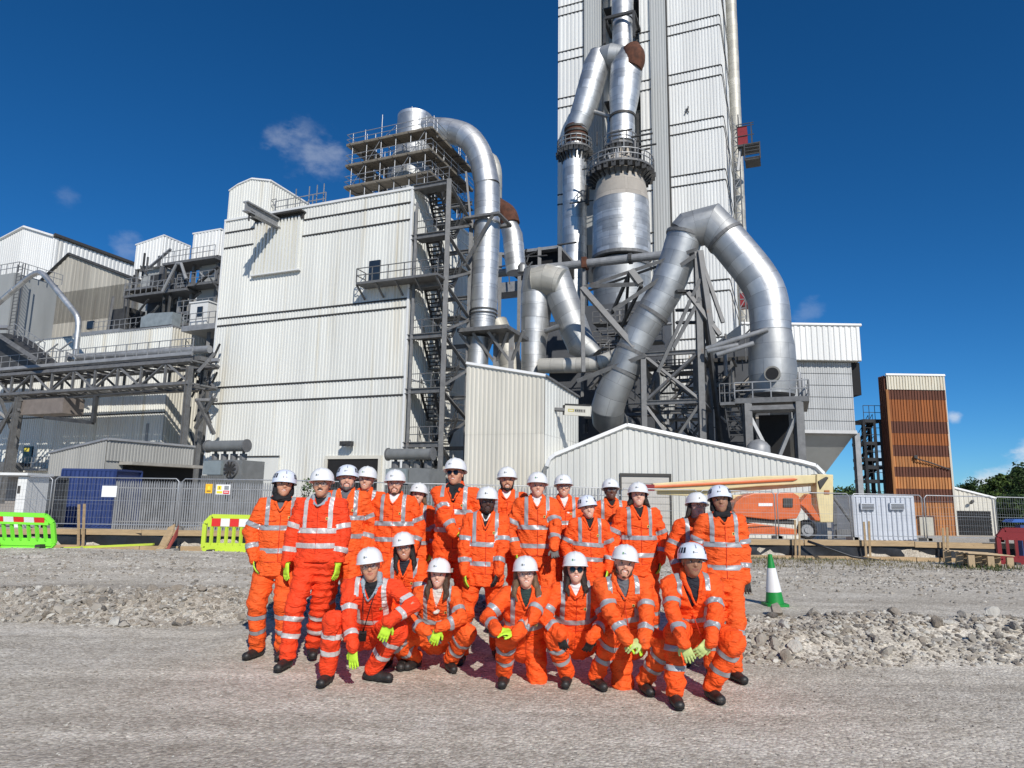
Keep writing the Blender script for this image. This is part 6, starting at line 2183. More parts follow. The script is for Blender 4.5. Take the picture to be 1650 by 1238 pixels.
# ------------------------------------------------------------------ left-hand part of the works
# low white clad building
vA = 2.0
LW = thing('low_clad_building', 'low white clad building in the shadow of the conveyor bridge', 'building', W(-32, 5, GZ))
uc = uat(276, 560, vA); zc = zat(278, 527, vA)
ulw = uc - 34
b = MB(); b.gbox(ulw, uc - .05, vA + .08, vA + 14, GZ, zc - .1); b.build('wall', M_white, LW)
clad(LW, W(ulw, vA), W(uc, vA), GZ, zc, M_white, .32, .06, 9, [zat(262, 665, vA)], trimh=.1)
clad(LW, W(uc, vA), W(uc, vA + 14), GZ, zc, M_cream, .32, .06, 5, out=GU, trim=None)
b = MB(); b.gbox(ulw, uc + .1, vA - .1, vA + 14, zc, zc + .15); b.build('roof', M_steel2, LW)
b = MB(); b.gbox(uat(40, 730, vA), uat(54, 730, vA), vA - .18, vA, zat(47, 752, vA), zat(47, 720, vA)); b.build('door', M_glass, LW)
b = MB(); b.gbox(uat(42, 725, vA), uat(50, 725, vA), vA - .22, vA - .18, zat(47, 728, vA), zat(47, 722, vA)); b.build('door_notice', mat('yellow_sign', (.75, .62, .08), .6, var=.05), LW)
b = MB(); u_ = uat(236, 700, vA); b.gbox(u_, uat(240, 700, vA), vA - .15, vA, zat(238, 712, vA), zat(238, 683, vA)); b.build('patch', M_greyb if False else M_steel2, LW)
b = MB(); z_ = zat(60, 755, vA - 1); rail(b, [W(uat(38, 755, vA - 1), vA - 1, z_), W(uat(78, 755, vA - 1), vA - 1, z_)], 1.1, .5, .03); b.gbox(uat(38, 755, vA - 1), uat(78, 755, vA - 1), vA - 1.2, vA, z_ - .2, z_); b.build('door_landing', M_steel2, LW)
b = MB(); z1 = zat(150, 560, vA + 3)
for (x0, x1) in ((115, 130),):
    b.gbox(uat(x0, 560, vA + 2), uat(x1 + 60, 560, vA + 2), vA + 2, vA + 4, zc + .15, zc + 1.1)
b.build('roof_duct', M_steel2, LW)

# grey cement-sheet gable building
vg = 17
GB = thing('cement_sheet_building', 'weathered grey cement-sheet gable building behind the silver bent pipe', 'building', W(-38, 20, GZ))
pk = at(113, 411, vg)
gu_ = [uat(-60, 560, vg), uv_of(pk)[0], uat(228, 455, vg)]
zL = zat(28, 492, vg) - (uat(28, 492, vg) - gu_[0]) * ((pk.z - zat(28, 492, vg)) / (uv_of(pk)[0] - uat(28, 492, vg)))
gzv = [zL, pk.z, zat(228, 455, vg)]
b = MB(); b.prism([W(gu_[0], vg + .1, GZ), W(gu_[2], vg + .1, GZ), W(gu_[2], vg + .1, gzv[2]), W(gu_[1], vg + .1, gzv[1]), W(gu_[0], vg + .1, gzv[0])], GV * 16); b.build('wall', M_asb, GB)
clad(GB, W(gu_[0], vg), W(gu_[2], vg), GZ, lambda s: float(np.interp(gu_[0] + s, gu_, gzv)), M_asb, .8, .05, 6, [zat(113, 470, vg), zat(113, 520, vg)], trim=None)
member(GB, 'roof_flashing', W(gu_[0], vg - .2, gzv[0] + .1), W(gu_[1], vg - .2, gzv[1] + .1), .3, M_steeld)
member(GB, 'roof_flashing', W(gu_[1], vg - .2, gzv[1] + .1), W(gu_[2], vg - .2, gzv[2] + .1), .3, M_steeld)
b = MB(); b.gbox(uat(142, 525, vg), uat(152, 525, vg), vg - .2, vg, zat(147, 530, vg), zat(147, 518, vg)); b.build('window', M_glass, GB)
# white gable building far behind
vw = 34
WB = thing('white_gable_building', 'tall white gable building on the far left skyline behind the grey one', 'building', W(-50, 38, GZ))
pk = at(40, 367, vw); ur = uat(88, 382, vw); zr_ = zat(88, 382, vw)
ul = uv_of(pk)[0] - (ur - uv_of(pk)[0]) * 1.9; zl_ = zat(0, 388, vw) - (uat(0, 388, vw) - ul) * ((pk.z - zat(0, 388, vw)) / (uv_of(pk)[0] - uat(0, 388, vw)))
b = MB(); b.prism([W(ul, vw + .1, GZ), W(ur, vw + .1, GZ), W(ur, vw + .1, zr_ - .1), W(uv_of(pk)[0], vw + .1, pk.z - .1), W(ul, vw + .1, zl_ - .1)], GV * 42); b.build('wall', M_tower, WB)
clad(WB, W(ul, vw), W(ur, vw), GZ, lambda s: float(np.interp(ul + s, [ul, uv_of(pk)[0], ur], [zl_, pk.z, zr_])), M_tower, .6, .06, 5, trim=None)
clad(WB, W(ur, vw), W(ur, vw + 42), GZ, zr_, M_tower, .8, .1, 8, out=GU, trim=None)
member(WB, 'roof_flashing', W(ul, vw - .2, zl_ + .1), W(uv_of(pk)[0], vw - .2, pk.z + .1), .35, M_wtrim)
member(WB, 'roof_flashing', W(uv_of(pk)[0], vw - .2, pk.z + .1), W(ur, vw - .2, zr_ + .1), .35, M_wtrim)
member(WB, 'gutter', W(ur + .15, vw - .2, zr_ + .25), W(ur + .15, vw + 42, zr_ + .25), .6, M_trim)

# twin clad silo heads with steelwork
def silo_head(x0, xc, x1, yt, yb, v, label, yl=None):
    T = thing('silo_house', label, 'silo', W(uat((x0 + xc) / 2, 450, v), v, GZ))
    ua, ub = uat(x0, (yt + yb) / 2, v), uat(xc, (yt + yb) / 2, v)
    za, zb = zat(xc, yt, v), zat(xc, yb, v)
    vb_ = uv_of(fu(x1, (yt + yb) / 2, ub))[1]
    vb_ = max(v + 3, min(vb_, v + 6))
    zl_ = zat(x0, yl, v) if yl else za
    b = MB(); b.prism([W(ua + .05, v + .05, zb), W(ub - .05, v + .05, zb), W(ub - .05, v + .05, za - .02), W(ua + .05, v + .05, zl_ - .02)], GV * (vb_ - v)); b.build('wall', M_tower, T)
    clad(T, W(ua, v), W(ub, v), zb, lambda s: zl_ + (za - zl_) * s / (ub - ua), M_tower, .45, .06, 3, trim=None)
    clad(T, W(ub, v), W(ub, vb_), zb, za, M_tower, .45, .06, 3, out=GU, trim=None)
    b = MB(); b.prism([W(ua - .1, v - .1, zl_), W(ub + .1, v - .1, za), W(ub + .1, v - .1, za + .15), W(ua - .1, v - .1, zl_ + .15)], GV * (vb_ - v + .1)); b.build('roof', M_wtrim, T)
    b = MB(); b.gbox(ua + .7, ub - .2, v + .5, vb_ - .4, zb - 9, zb - .02); b.build('silo_body', M_greyclad, T)
    for u_ in (ua + .3, ub - .1):
        for v_ in (v + .2, vb_ - .2):
            member(T, 'column', W(u_, v_, GZ), W(u_, v_, zb), .3, M_steel)
    return T, ua, ub, za, zb, vb_
T1 = silo_head(219, 262, 306, 381, 428, 9, 'white clad silo head with pitched end, further left of the two by the main building', 396)
T2 = silo_head(311, 354, 372, 371, 411, 6, 'taller white clad silo head right against the main building')
SFR = thing('silo_steelwork', 'steel platforms, ladders and braces tangled below the two silo heads', 'steel frame', W(-24, 5, GZ))
random.seed(31)
vs_ = 5.0
for (xa, xb, y_) in ((202, 246, 463), (285, 345, 456), (200, 300, 470), (262, 345, 418), (150, 300, 528), (285, 345, 500)):
    z_ = zat((xa + xb) / 2, y_, vs_); ua, ub = uat(xa, y_, vs_), uat(xb, y_, vs_)
    b = MB(); b.gbox(ua, ub, vs_, vs_ + 2.4, z_ - .25, z_); b.build('platform', M_steel, SFR)
    b = MB(); rail(b, [W(ua, vs_, z_), W(ub, vs_, z_)], 1.1, .8, .024); b.build('handrail', M_steel2, SFR)
for x_ in (205, 236, 258, 268, 300, 306, 340, 352, 180, 160):
    u_ = uat(x_, 480, vs_)
    member(SFR, 'column', W(u_, vs_ + random.uniform(0, 2), GZ), W(u_, vs_ + random.uniform(0, 2), zat(x_, random.uniform(400, 440) if x_ > 240 else random.uniform(455, 500), vs_)), .22, random.choice([M_steel, M_steel2, M_steeld]))
for i in range(46):
    x_, y_ = random.uniform(195, 345), random.uniform(425, 545)
    if x_ < 225 and y_ < 460:
        continue
    p_ = fv(x_, y_, vs_ + random.uniform(-.5, 3)); dr = random.choice([GU + Z3, GU - Z3, Z3, GU, GU + Z3 * .6])
    member(SFR, 'brace', p_, p_ + dr.normalized() * random.uniform(1, 3.5), random.choice([.1, .16, .24]), random.choice([M_steel, M_steel2, M_steeld, M_rust if i % 9 == 0 else M_steel]))
b = MB(); b.gbox(uat(175, 520, 7), uat(206, 520, 7), 7, 9, zat(190, 530, 7), zat(190, 498, 7)); b.gbox(uat(240, 470, 8), uat(300, 470, 8), 8, 8.3, zat(270, 520, 8), zat(270, 440, 8)); b.build('dark_hopper', M_steeld, SFR)
b = MB(); b.tube([fv(262, 470, 4.5), fv(285, 425, 4.5), fv(292, 425, 4.5), fv(300, 450, 4.5)], .16, 8); b.build('chute_pipe', M_steel2, SFR)
TB = thing('sheeted_skip', 'pale blue-grey sheeted skip on the low roof left of the white cabin', 'skip', at(250, 525, 4))
u0, u1 = uat(227, 515, 4), uat(277, 515, 4)
b = MB(); b.prism([W(u0, 4, zat(250, 526, 4)), W(u1, 4, zat(250, 526, 4)), W(u1, 4, zat(250, 506, 4)), W(u0 + 1, 4, zat(250, 504, 4)), W(u0, 4, zat(250, 509, 4))], GV * 2); b.build('body', mat('blue_grey_sheet', (.25, .29, .31), .6, var=.25, scale=2), TB)
b = MB(); b.gbox(u0, u1, 3.9, 6.1, zat(250, 528, 4), zat(250, 526, 4)); b.build('skid', M_steeld, TB)
CB = thing('white_cabin', 'small white control cabin on a bracketed platform at the left edge of the main building', 'cabin', at(325, 530, 2.2))
u0, u1 = uat(306, 505, 2.2), uat(334, 505, 2.2); z0, z1 = zat(320, 527, 2.2), zat(320, 488, 2.2)
b = MB(); b.gbox(u0, u1, 2.2, 4.6, z0, z1); b.build('wall', M_tower, CB)
b = MB(); b.gbox(uat(317, 505, 2.1), uat(325, 505, 2.1), 2.1, 2.2, zat(320, 510, 2.2), zat(320, 495, 2.2)); b.build('window', M_glass, CB)
b = MB(); b.gbox(u0 - .1, u1 + 1.8, 1.5, 4.6, z0 - .5, z0); b.build('platform', M_steel2, CB)
b = MB(); rail(b, [W(u0, 1.55, z0), W(u1 + 1.7, 1.55, z0), W(u1 + 1.7, 4.5, z0)], 1.1, .8, .03); b.build('handrail', M_steel2, CB)
b = MB(); b.gbox(u0 - .1, u1 + .1, 2.1, 4.7, z1, z1 + .12); b.build('roof', M_wtrim, CB)
member(CB, 'bracket', W(u1, 2.6, z0 - .5), W(u1, 2.6, z0 - 2.4), .3, M_steel)

# bent silver pipe
BPi = thing('bent_silver_pipe', 'bright silver pipe bent like a roof peak above the conveyor bridge', 'pipe', at(122, 580, -2))
duct(BPi, 'pipe', [fv(-40, 520, -2), fv(50, 444, -2), fv(64, 438, -2), fv(72, 444, -2), fv(124, 508, -2), fv(127, 520, -2), fv(121, 580, -2)], mr(4.3, fv(100, 500, -2)), M_zinc, 18, 2.0, elbow=2)

# conveyor bridge
CV = thing('conveyor_bridge', 'long grey lattice conveyor bridge crossing the left side at mid height', 'conveyor', W(-30, -4, GZ))
va, vb2 = -4.5, -1.8
uE = uat(308, 590, va); uS = uat(-70, 620, va)
zt_, zb_ = zat(300, 582, va), zat(300, 618, va)
nbay = 11
for v_ in (va, vb2):
    member(CV, 'chord', W(uS, v_, zt_), W(uE, v_, zt_), .3, M_steel, .3); member(CV, 'chord', W(uS, v_, zb_), W(uE, v_, zb_), .26, M_steel, .26)
    member(CV, 'chord', W(uS, v_, zt_ + .55), W(uE, v_, zt_ + .55), .2, M_steel2, .3)
    for i in range(nbay):
        u0 = uS + (uE - uS) * i / nbay; u1 = uS + (uE - uS) * (i + 1) / nbay
        member(CV, 'post', W(u0, v_, zb_), W(u0, v_, zt_), .17, M_steel)
        member(CV, 'diagonal', W(u0, v_, zb_ if i % 2 else zt_), W(u1, v_, zt_ if i % 2 else zb_), .17, M_steel)
for i in range(nbay * 2 + 1):
    u0 = uS + (uE - uS) * i / (nbay * 2)
    member(CV, 'cross_beam', W(u0, va, zb_), W(u0, vb2, zb_), .13, M_steel); member(CV, 'cross_beam', W(u0, va, zt_), W(u0, vb2, zt_), .13, M_steel)
    if i < nbay * 2:
        member(CV, 'cross_beam', W(u0, va if i % 2 else vb2, zb_), W(uS + (uE - uS) * (i + 1) / (nbay * 2), vb2 if i % 2 else va, zb_), .1, M_steel)
b = MB(); b.gbox(uS, uE, va + .8, vb2 - .8, zt_ + .2, zt_ + .55); b.build('belt_deck', M_steel, CV)
b = MB(); rail(b, [W(uS, va, zt_ + .7), W(uE, va, zt_ + .7)], 1.1, 1.2, .03); b.build('handrail', M_steel2, CV)
duct(CV, 'cover_tube', [fv(112, 577, vb2), fv(338, 563, vb2)], mr(6, fv(240, 570, vb2)), M_steel2, 14, 1.6)
# stair ramp coming down at left
member(CV, 'stringer', fv(-10, 535, va - 1), fv(62, 582, va - 1), .35, M_steel); member(CV, 'stringer', fv(-10, 545, va + .6), fv(62, 588, va + .6), .3, M_steeld)
b = MB(); b.prism([fv(-60, 537, va), fv(10, 537, va), fv(60, 580, va), fv(60, 592, va), fv(-60, 592, va)], GV * 2); b.build('ramp_casing', M_steeld, CV)
member(CV, 'stringer', fv(-30, 528, va - 1.1), fv(14, 528, va - 1.1), .3, M_steel2)
b = MB(); rail(b, [fv(20, 540, va), fv(70, 572, va)], 1.1, .9, .03); b.build('handrail', M_steel2, CV)
b = MB()
for i in range(9):
    p_ = fv(20 + i * 11, 560 + (i % 3) * 4, va + 2); b.beam(p_, p_ + GU * 1.4 + Z3 * (.7 if i % 2 else -.5), .1); b.beam(p_, p_ - Z3 * 1.2, .09)
b.build('idler_frames', M_steel2, CV)
# trestles
for (xa, ya, xb, yb, vv3) in ((306, 590, 296, 760, va), (330, 590, 318, 760, vb2), (30, 640, 12, 765, va), (36, 640, 22, 765, vb2)):
    p_ = fv(xa, ya, vv3); q_ = Vector((fv(xb, yb, vv3).x, fv(xb, yb, vv3).y, 0)); q_ = W(uv_of(fv(xb, yb - 40, vv3))[0], vv3, GZ)
    member(CV, 'trestle_leg', q_, p_, .38, M_steel, .38, 'ibeam')
for (x0, y0, x1, y1) in ((318, 645, 345, 700), (345, 640, 315, 690), (315, 645, 350, 645), (30, 660, -20, 700), (-20, 650, 30, 690), (30, 645, 60, 645), (318, 600, 345, 570), (0, 640, 28, 720), (24, 650, -30, 750)):
    member(CV, 'brace', fv(x0, y0, va), fv(x1, y1, va + 1.5), .22, M_steel)
for i in range(14):
    x_ = random.uniform(300, 345); p_ = fv(x_, random.uniform(585, 700), vb2 + 1); member(CV, 'brace', p_, p_ + random.choice([GU + Z3 * 2, GU - Z3 * 2, Z3 * 2]) * random.uniform(.5, 1.1), .14, M_steeld)
b = MB(); b.gbox(uat(35, 650, va + .3), uat(102, 650, va + .3), va + .3, va + 2.2, zat(70, 666, va), zat(70, 640, va)); b.build('hopper_box', mat('brown_grey_sheet', (.20, .17, .15), .7, var=.2), CV)
b = MB(); u0, u1 = uat(104, 680, va), uat(150, 680, va); zz0, zz1 = zat(130, 682, va), zat(130, 640, va)
b.beam(W(u1, va, zz0), W(u1, va, zz1), .3); b.beam(W(u0 - 2.5, va, zz0 + .6), W(u1, va, zz0), .3); b.beam(W(u0, va, zz1), W(u1 + 7, va, zz1 + .2), .12); b.build('hanging_frame', M_steeld, CV)
b = MB(); b.gbox(uat(-50, 700, 0), uat(28, 700, 0), -.5, 1, zat(10, 760, 0), zat(10, 745, 0)); b.build('ground_beam', M_steel, CV)

# left edge grey tank and ladders
LT = thing('grey_tank_tower', 'grey square tank with rails and ladders cut by the left edge', 'tank', at(15, 560, 4))
u0, u1 = uat(-60, 480, 4), uat(18, 480, 4); z0, z1 = zat(8, 560, 4), zat(8, 442, 4)
b = MB(); b.gbox(u0, u1, 4, 9, z0, z1); b.build('wall', M_greyclad, LT)
b = MB(); rail(b, [W(u0, 4, z1), W(u1 + .6, 4, z1), W(u1 + .6, 9, z1)], 1.2, 1, .03); b.build('handrail', M_steel2, LT)
b = MB()
for k_ in (19, 27, 31):
    u_ = uat(k_, 500, 3.6); b.beam(W(u_, 3.6, zat(25, 560, 4)), W(u_, 3.6, zat(25, 430, 4)), .09)
z_ = zat(25, 560, 4)
while z_ < zat(25, 432, 4):
    b.beam(W(uat(19, 500, 3.6), 3.6, z_), W(uat(27, 500, 3.6), 3.6, z_), .06); z_ += .4
b.build('ladder', M_steel, LT)

# grey canopy shed
vk = -15
KS = thing('canopy_shed', 'low grey shed with a ribbed fascia over a dark opening behind the blue container', 'shed', W(-18, -12, GZ))
uk = uat(170, 740, vk); uk0 = uat(80, 740, vk)
zk1, zk0 = zat(170, 708, vk), zat(84, 730, vk)
vk1 = uv_of(fu(312, 728, uk))[1]
vk1 = min(vk1, -2.5)
kcol = mat('shed_grey_clad', (.36, .355, .33), .6, var=.12, scale=.8, st=(1, 1, .2))
b = MB(); b.prism([W(uk0, vk + .05, GZ), W(uk - .05, vk + .05, GZ), W(uk - .05, vk + .05, zk1 - .08), W(uk0, vk + .05, zk0 - .08)], GV * (vk1 - vk)); b.build('wall', kcol, KS)
clad(KS, W(uk0, vk), W(uk, vk), GZ, lambda s: zk0 + (zk1 - zk0) * s / (uk - uk0), kcol, .22, .035, 4, trim=None)
clad(KS, W(uk, vk), W(uk, vk1), zk1 - 1.25, zk1, kcol, .22, .035, 6, out=GU, trim=None, name='fascia_panel')
b = MB(); b.gbox(uk, uk + .12, vk + 1.2, vk1, GZ, zk1 - 1.27); b.build('opening', M_black, KS)  # solid black slab, painted dark for the shade inside
b = MB(); b.gbox(uk, uk + 1.1, vk + .9, vk1, zk1 - 1.45, zk1 - 1.27); b.build('canopy', M_conc, KS)
member(KS, 'roof_flashing', W(uk0, vk - .05, zk0), W(uk + .1, vk - .05, zk1), .14, M_steel2)
member(KS, 'roof_flashing', W(uk + .08, vk, zk1), W(uk + .08, vk1, zk1), .14, M_steel2)

# transformers
def transformer(px, py, v, wpx, label, fan=True, s=1.):
    p = fv(px, py, v); k_ = mr(1, p)
    gz = TZ(p.x, p.y)
    T = thing('transformer', label, 'transformer', (p.x, p.y, gz))
    uu = uv_of(p)[0]; hw = wpx * k_ / 2
    zc_ = p.z
    b = MB(); b.tube([W(uu - hw, v, zc_), W(uu + hw, v, zc_)], 9 * k_, 24); b.build('conservator', M_tank, T, True).data.set_sharp_from_angle(angle=.8)
    for s_ in (-1, 1):
        b = MB(); b.tube([W(uu + s_ * hw, v, zc_), W(uu + s_ * (hw + .08), v, zc_)], 10.5 * k_, 24); b.build('end_flange', M_steel, T)
    top = zc_ - 22 * k_
    b = MB(); b.gbox(uu - hw * .95, uu + hw * .4, v, v + 1.8, gz, top); b.build('tank', M_tank, T)
    b = MB()
    for i in range(12):
        b.gbox(uu - hw * .9 + i * hw * .11, uu - hw * .9 + i * hw * .11 + .07, v - .5, v, gz + .3, top - .9)
    b.build('cooling_fins', M_tank, T)
    b = MB(); b.gbox(uu - hw * .95, uu - hw * .0, v - .35, v, top - 24 * k_, top - 2 * k_); b.build('control_box', mat('blue_grey_paint', (.24, .28, .29), .5, var=.15), T)
    b = MB(); b.gbox(uu + hw * .05, uu + hw * 1.0, v - .2, v + 1.6, gz + .3, top - 1 * k_); b.build('radiator', M_tank, T)
    for j in range(2 if fan else 0):
        c = W(uu + hw * .5, v - .26, top - (15 + 33 * j) * k_)
        ff = MB(); ff.tube([c - GV * .1, c + GV * .06], 13.5 * k_, 24); fo = ff.build('fan_shroud', M_steel, T)
        ff = MB()
        for a in range(10):
            an = a * math.pi / 5; d_ = GU * math.cos(an) + Z3 * math.sin(an)
            ff.beam(c - GV * .13 + d_ * .1, c - GV * .13 + d_ * 12 * k_, .05, .12)
        ff.tube([c - GV * .11, c - GV * .16], 3 * k_, 12); ff.build('fan_blades', M_trim, fo)
    b = MB()
    for i in range(4):
        q = W(uu - hw * .8 + i * hw * .5, v + .3, zc_ - 6 * k_)
        b.tube([q, Vector((q.x, q.y, top))], .09, 8); b.tube([Vector((q.x, q.y, top)), Vector((q.x, q.y, top + .35))], .22, 8)
    b.build('pipework', M_steel, T)
    return T
transformer(366, 719, -13, 78, 'grey transformer with fans below a horizontal tank, left of the group behind the fence')
transformer(661, 732, -12, 80, 'grey transformer half hidden behind the helmets left of centre', fan=False)

# blue container, kiosk, bins
def simple_box(name, label, cat, x0, x1, yt, yb, Y, d, m, ribs=0, rib_m=None, gzz=None):
    p0, p1 = fY(x0, (yt + yb) / 2, Y), fY(x1, (yt + yb) / 2, Y)
    zt_ = fY((x0 + x1) / 2, yt, Y).z
    g_ = TZ((p0.x + p1.x) / 2, Y) if gzz is None else gzz
    T = thing(name, label, cat, ((p0.x + p1.x) / 2, Y + d / 2, g_))
    b = MB(); b.box((p0.x + .03, Y + .03, g_ + .1), (p1.x - .03, Y + d, zt_ - .05)); b.build('body', m, T)
    if ribs:
        clad(T, (p0.x, Y), (p1.x, Y), g_ + .12, zt_ - .06, m, (p1.x - p0.x) / ribs, .06, ribs, trim=None, out=Vector((0, -1, 0)), name='side_panel')
    b = MB()
    for (xx, yy) in ((p0.x, Y), (p1.x, Y), (p0.x, Y + d), (p1.x, Y + d)):
        b.beam((xx, yy, g_), (xx, yy, zt_), .10)
    for zz in (g_ + .08, zt_):
        b.beam((p0.x, Y, zz), (p1.x, Y, zz), .10); b.beam((p1.x, Y, zz), (p1.x, Y + d, zz), .10); b.beam((p0.x, Y, zz), (p0.x, Y + d, zz), .10)
    b.build('frame', rib_m or m, T)
    return T, p0.x, p1.x, zt_, g_
simple_box('shipping_container', 'dark blue shipping container behind the mesh fence on the left', 'container', 97, 182, 757, 838, 34, 2.4, M_bluec, 12)
T, xa, xb, zt_, g_ = simple_box('pale_container', 'pale blue-grey ribbed container with two louvre vents by the rusty tower', 'container', 1377, 1473, 800, 870, 34, 2.4, M_contw, 12, gzz=-.3)
for (x0, x1) in ((1386, 1409), (1433, 1457)):
    b = MB(); q0, q1 = fY(x0, 816, 33.85), fY(x1, 816, 33.85)
    b.box((q0.x, 33.78, q0.z - .16), (q1.x, 33.9, q0.z + .16)); fo = b.build('louvre', M_contw, T)
    b = MB()
    for i in range(4):
        b.box((q0.x + .06, 33.75, q0.z - .12 + i * .065), (q1.x - .06, 33.79, q0.z - .095 + i * .065))
    b.build('louvre_slats', M_trim, fo)
# kiosk at the left edge
KP = thing('white_kiosk', 'open white cabinet kiosk cut by the left edge of the picture', 'kiosk', fY(20, 850, 27.5))
YK = 27.5
x0, x1, xm = fY(-25, 790, YK).x, fY(42, 790, YK).x, fY(27, 790, YK).x
zt_, zb2 = fY(20, 762, YK).z, TZ(fY(20, 800, YK).x, YK)
b = MB(); b.box((xm, YK, zb2), (x1, YK + 1.3, zt_ - .1)); b.build('door_leaf', M_tower, KP)
b = MB(); b.box((x0, YK + 1.2, zb2), (xm, YK + 1.3, zt_ - .1)); b.box((x0, YK + .2, zb2), (xm, YK + 1.2, zb2 + .9)); b.build('back_panel', mat('taupe_panel', (.30, .27, .24), .7, var=.15), KP)
b = MB(); b.box((x0 - .1, YK - .2, zt_ - .1), (x1 + .12, YK + 1.4, zt_)); b.build('roof', M_wtrim, KP)
b = MB(); b.box((fY(29, 787, YK).x, YK - .03, fY(30, 795, YK).z), (fY(33, 787, YK).x, YK, fY(30, 783, YK).z)); b.build('lock', M_trim, KP)
for (x0, x1, yt, lab) in ((55, 84, 771, 'tall dark grey waste bin between the white kiosk and the blue container'), (44, 52, 795, 'narrow dark bin close behind the white kiosk')):
    T, a_, c_, z_, g_ = simple_box('waste_bin', lab, 'bin', x0, x1, yt, 840, 31, .9, mat('bin_grey', (.07, .075, .08), .5, var=.2))
    b = MB(); b.prism([(a_ - .04, 30.92, z_), (c_ + .04, 30.92, z_), (c_ + .04, 30.95, z_ + .08), (a_ - .04, 30.95, z_ + .08)], (0, 1.05, .05)); b.build('lid', M_trim, T)

# palisade fence
PLF = thing('palisade_fence', 'grey steel palisade fence in front of the transformers', 'fence', (-14, 33.4, 0))
YP = 33.4
x0, x1 = fY(186, 800, YP).x, fY(468, 800, YP).x
pm_ = None
npal = 74
g_ = TZ(x0, YP)
b = MB(); b.prism([(-.032, 0, 0), (.032, 0, 0), (.032, 0, 2.15), (.012, 0, 2.3), (0, 0, 2.22), (-.012, 0, 2.3), (-.032, 0, 2.15)], (0, .03, 0))
pal = mesh('pale', b.v, b.f, M_steel2)
PXS = [x0 + (x1 - x0) * i / npal for i in range(npal)]
x2, x3 = fY(690, 800, YP).x, fY(1000, 800, YP).x
PXS += [x2 + (x3 - x2) * i / 60 for i in range(60)]
for x_ in PXS:
    o = bpy.data.objects.new('pale', pal); COL.objects.link(o); o.parent = PLF
    o.location = Vector((x_, YP, g_)) - WLOC[PLF.name]
for (a_, c_) in ((x0, x1), (x2, x3)):
    for z_ in (.35, 1.95):
        member(PLF, 'rail', (a_, YP + .05, g_ + z_), (c_, YP + .05, g_ + z_), .05, M_steel2)
    k_ = 0
    while a_ + k_ * 2.75 <= c_:
        member(PLF, 'post', (a_ + k_ * 2.75, YP + .08, g_), (a_ + k_ * 2.75, YP + .08, g_ + 2.25), .1, M_steel2); k_ += 1

# mesh fence panels (each a thing)
M_mesh = mat('fence_wire', (.36, .37, .38), .45, .5, var=.1)
def mesh_panel(p, q, h, label, group=None, lean=0.):
    p, q = Vector(p), Vector(q)
    T = thing('mesh_fence_panel', label, 'fence panel', (p + q) / 2, group)
    d = (q - p).normalized(); L_ = (q - p).length; n_ = Vector((d.y, -d.x, 0))
    up = (Z3 + n_ * lean).normalized()
    P_ = lambda s, z: p + d * s + up * z
    b = MB(); r_ = .045
    b.tube([P_(.03, 0), P_(.03, h - .12), P_(.15, h)] + [P_(L_ - .15, h), P_(L_ - .03, h - .12), P_(L_ - .03, 0)], .024, 8, cap=True)
    b.build('frame', M_galv, T, True)
    b = MB(); b.beam(P_(.03, .18), P_(L_ - .03, .18), .03); b.beam(P_(.03, h * .55), P_(L_ - .03, h * .55), .012); b.build('rail', M_galv, T)
    b = MB(); i = 1
    while i * .115 < L_ - .05:
        b.beam(P_(i * .115, .18), P_(i * .115, h), .0045); i += 1
    j = 1
    while .18 + j * .26 < h:
        b.beam(P_(.03, .18 + j * .26), P_(L_ - .03, .18 + j * .26), .0045); j += 1
    o = b.build('wire_mesh', M_mesh, T); o['kind'] = 'stuff'
    for s_ in (.0, L_):
        b = MB(); c = p + d * s_; b.box((c.x - .12, c.y - .32, c.z - .02), (c.x + .12, c.y + .32, c.z + .13)); b.build('foot_block', M_conc, T)
    return T
FY0 = 27.5
fx = [fY(84, 800, FY0).x, fY(289, 800, FY0).x, fY(452, 800, FY0).x]
labs = {0: 'mesh fence panel in front of the blue container with a white notice on it', 1: 'mesh fence panel carrying the yellow and red warning signs'}
segs_ = [(fx[0], fx[1]), (fx[1], fx[2])]
xx = fx[2]
while xx < fY(1650, 800, 30).x + 4:
    segs_.append((xx, xx + 3.45)); xx += 3.45
segs_.insert(0, (fx[0] - 3.4, fx[0]))
_dup = {}
for i, (a_, c_) in enumerate(segs_):
    Ya = FY0 + max(0, (a_ + 9)) * .12; Yc = FY0 + max(0, (c_ + 9)) * .12
    mid_ = (a_ + c_) / 2 / ((Ya + Yc) / 2) * 1096 + 825
    if i == 0: lab = 'mesh fence panel furthest left, beside the white kiosk'
    elif i == 1: lab = labs[0]
    elif i == 2: lab = labs[1]
    elif mid_ < 560: lab = 'mesh fence panel just left behind the smiling group'
    elif mid_ > 1560: lab = 'mesh fence panel near the right edge in front of the trees'
    elif mid_ > 1440: lab = 'mesh fence panel in front of the beige shed'
    elif mid_ > 1330: lab = 'mesh fence panel in front of the pale container'
    elif mid_ > 1180: lab = 'mesh fence panel in front of the boom lift body'
    elif mid_ > 1050: lab = 'mesh fence panel in front of the boom lift tip'
    else: lab = 'mesh fence panel behind the standing people'
    _dup[lab] = _dup.get(lab, 0) + 1
    if _dup[lab] == 2 and 'boom lift body' in lab: lab = 'mesh fence panel crossing the boom lift wheel and cream upright'
    if _dup[lab] == 2 if lab in _dup else False:
        if 'trees' in lab: continue
    mesh_panel((a_ + .03, Ya, TZ(a_, Ya)), (c_ - .03, Yc, TZ(c_, Yc)), 2.0, lab, 'mesh fence panels along the site')
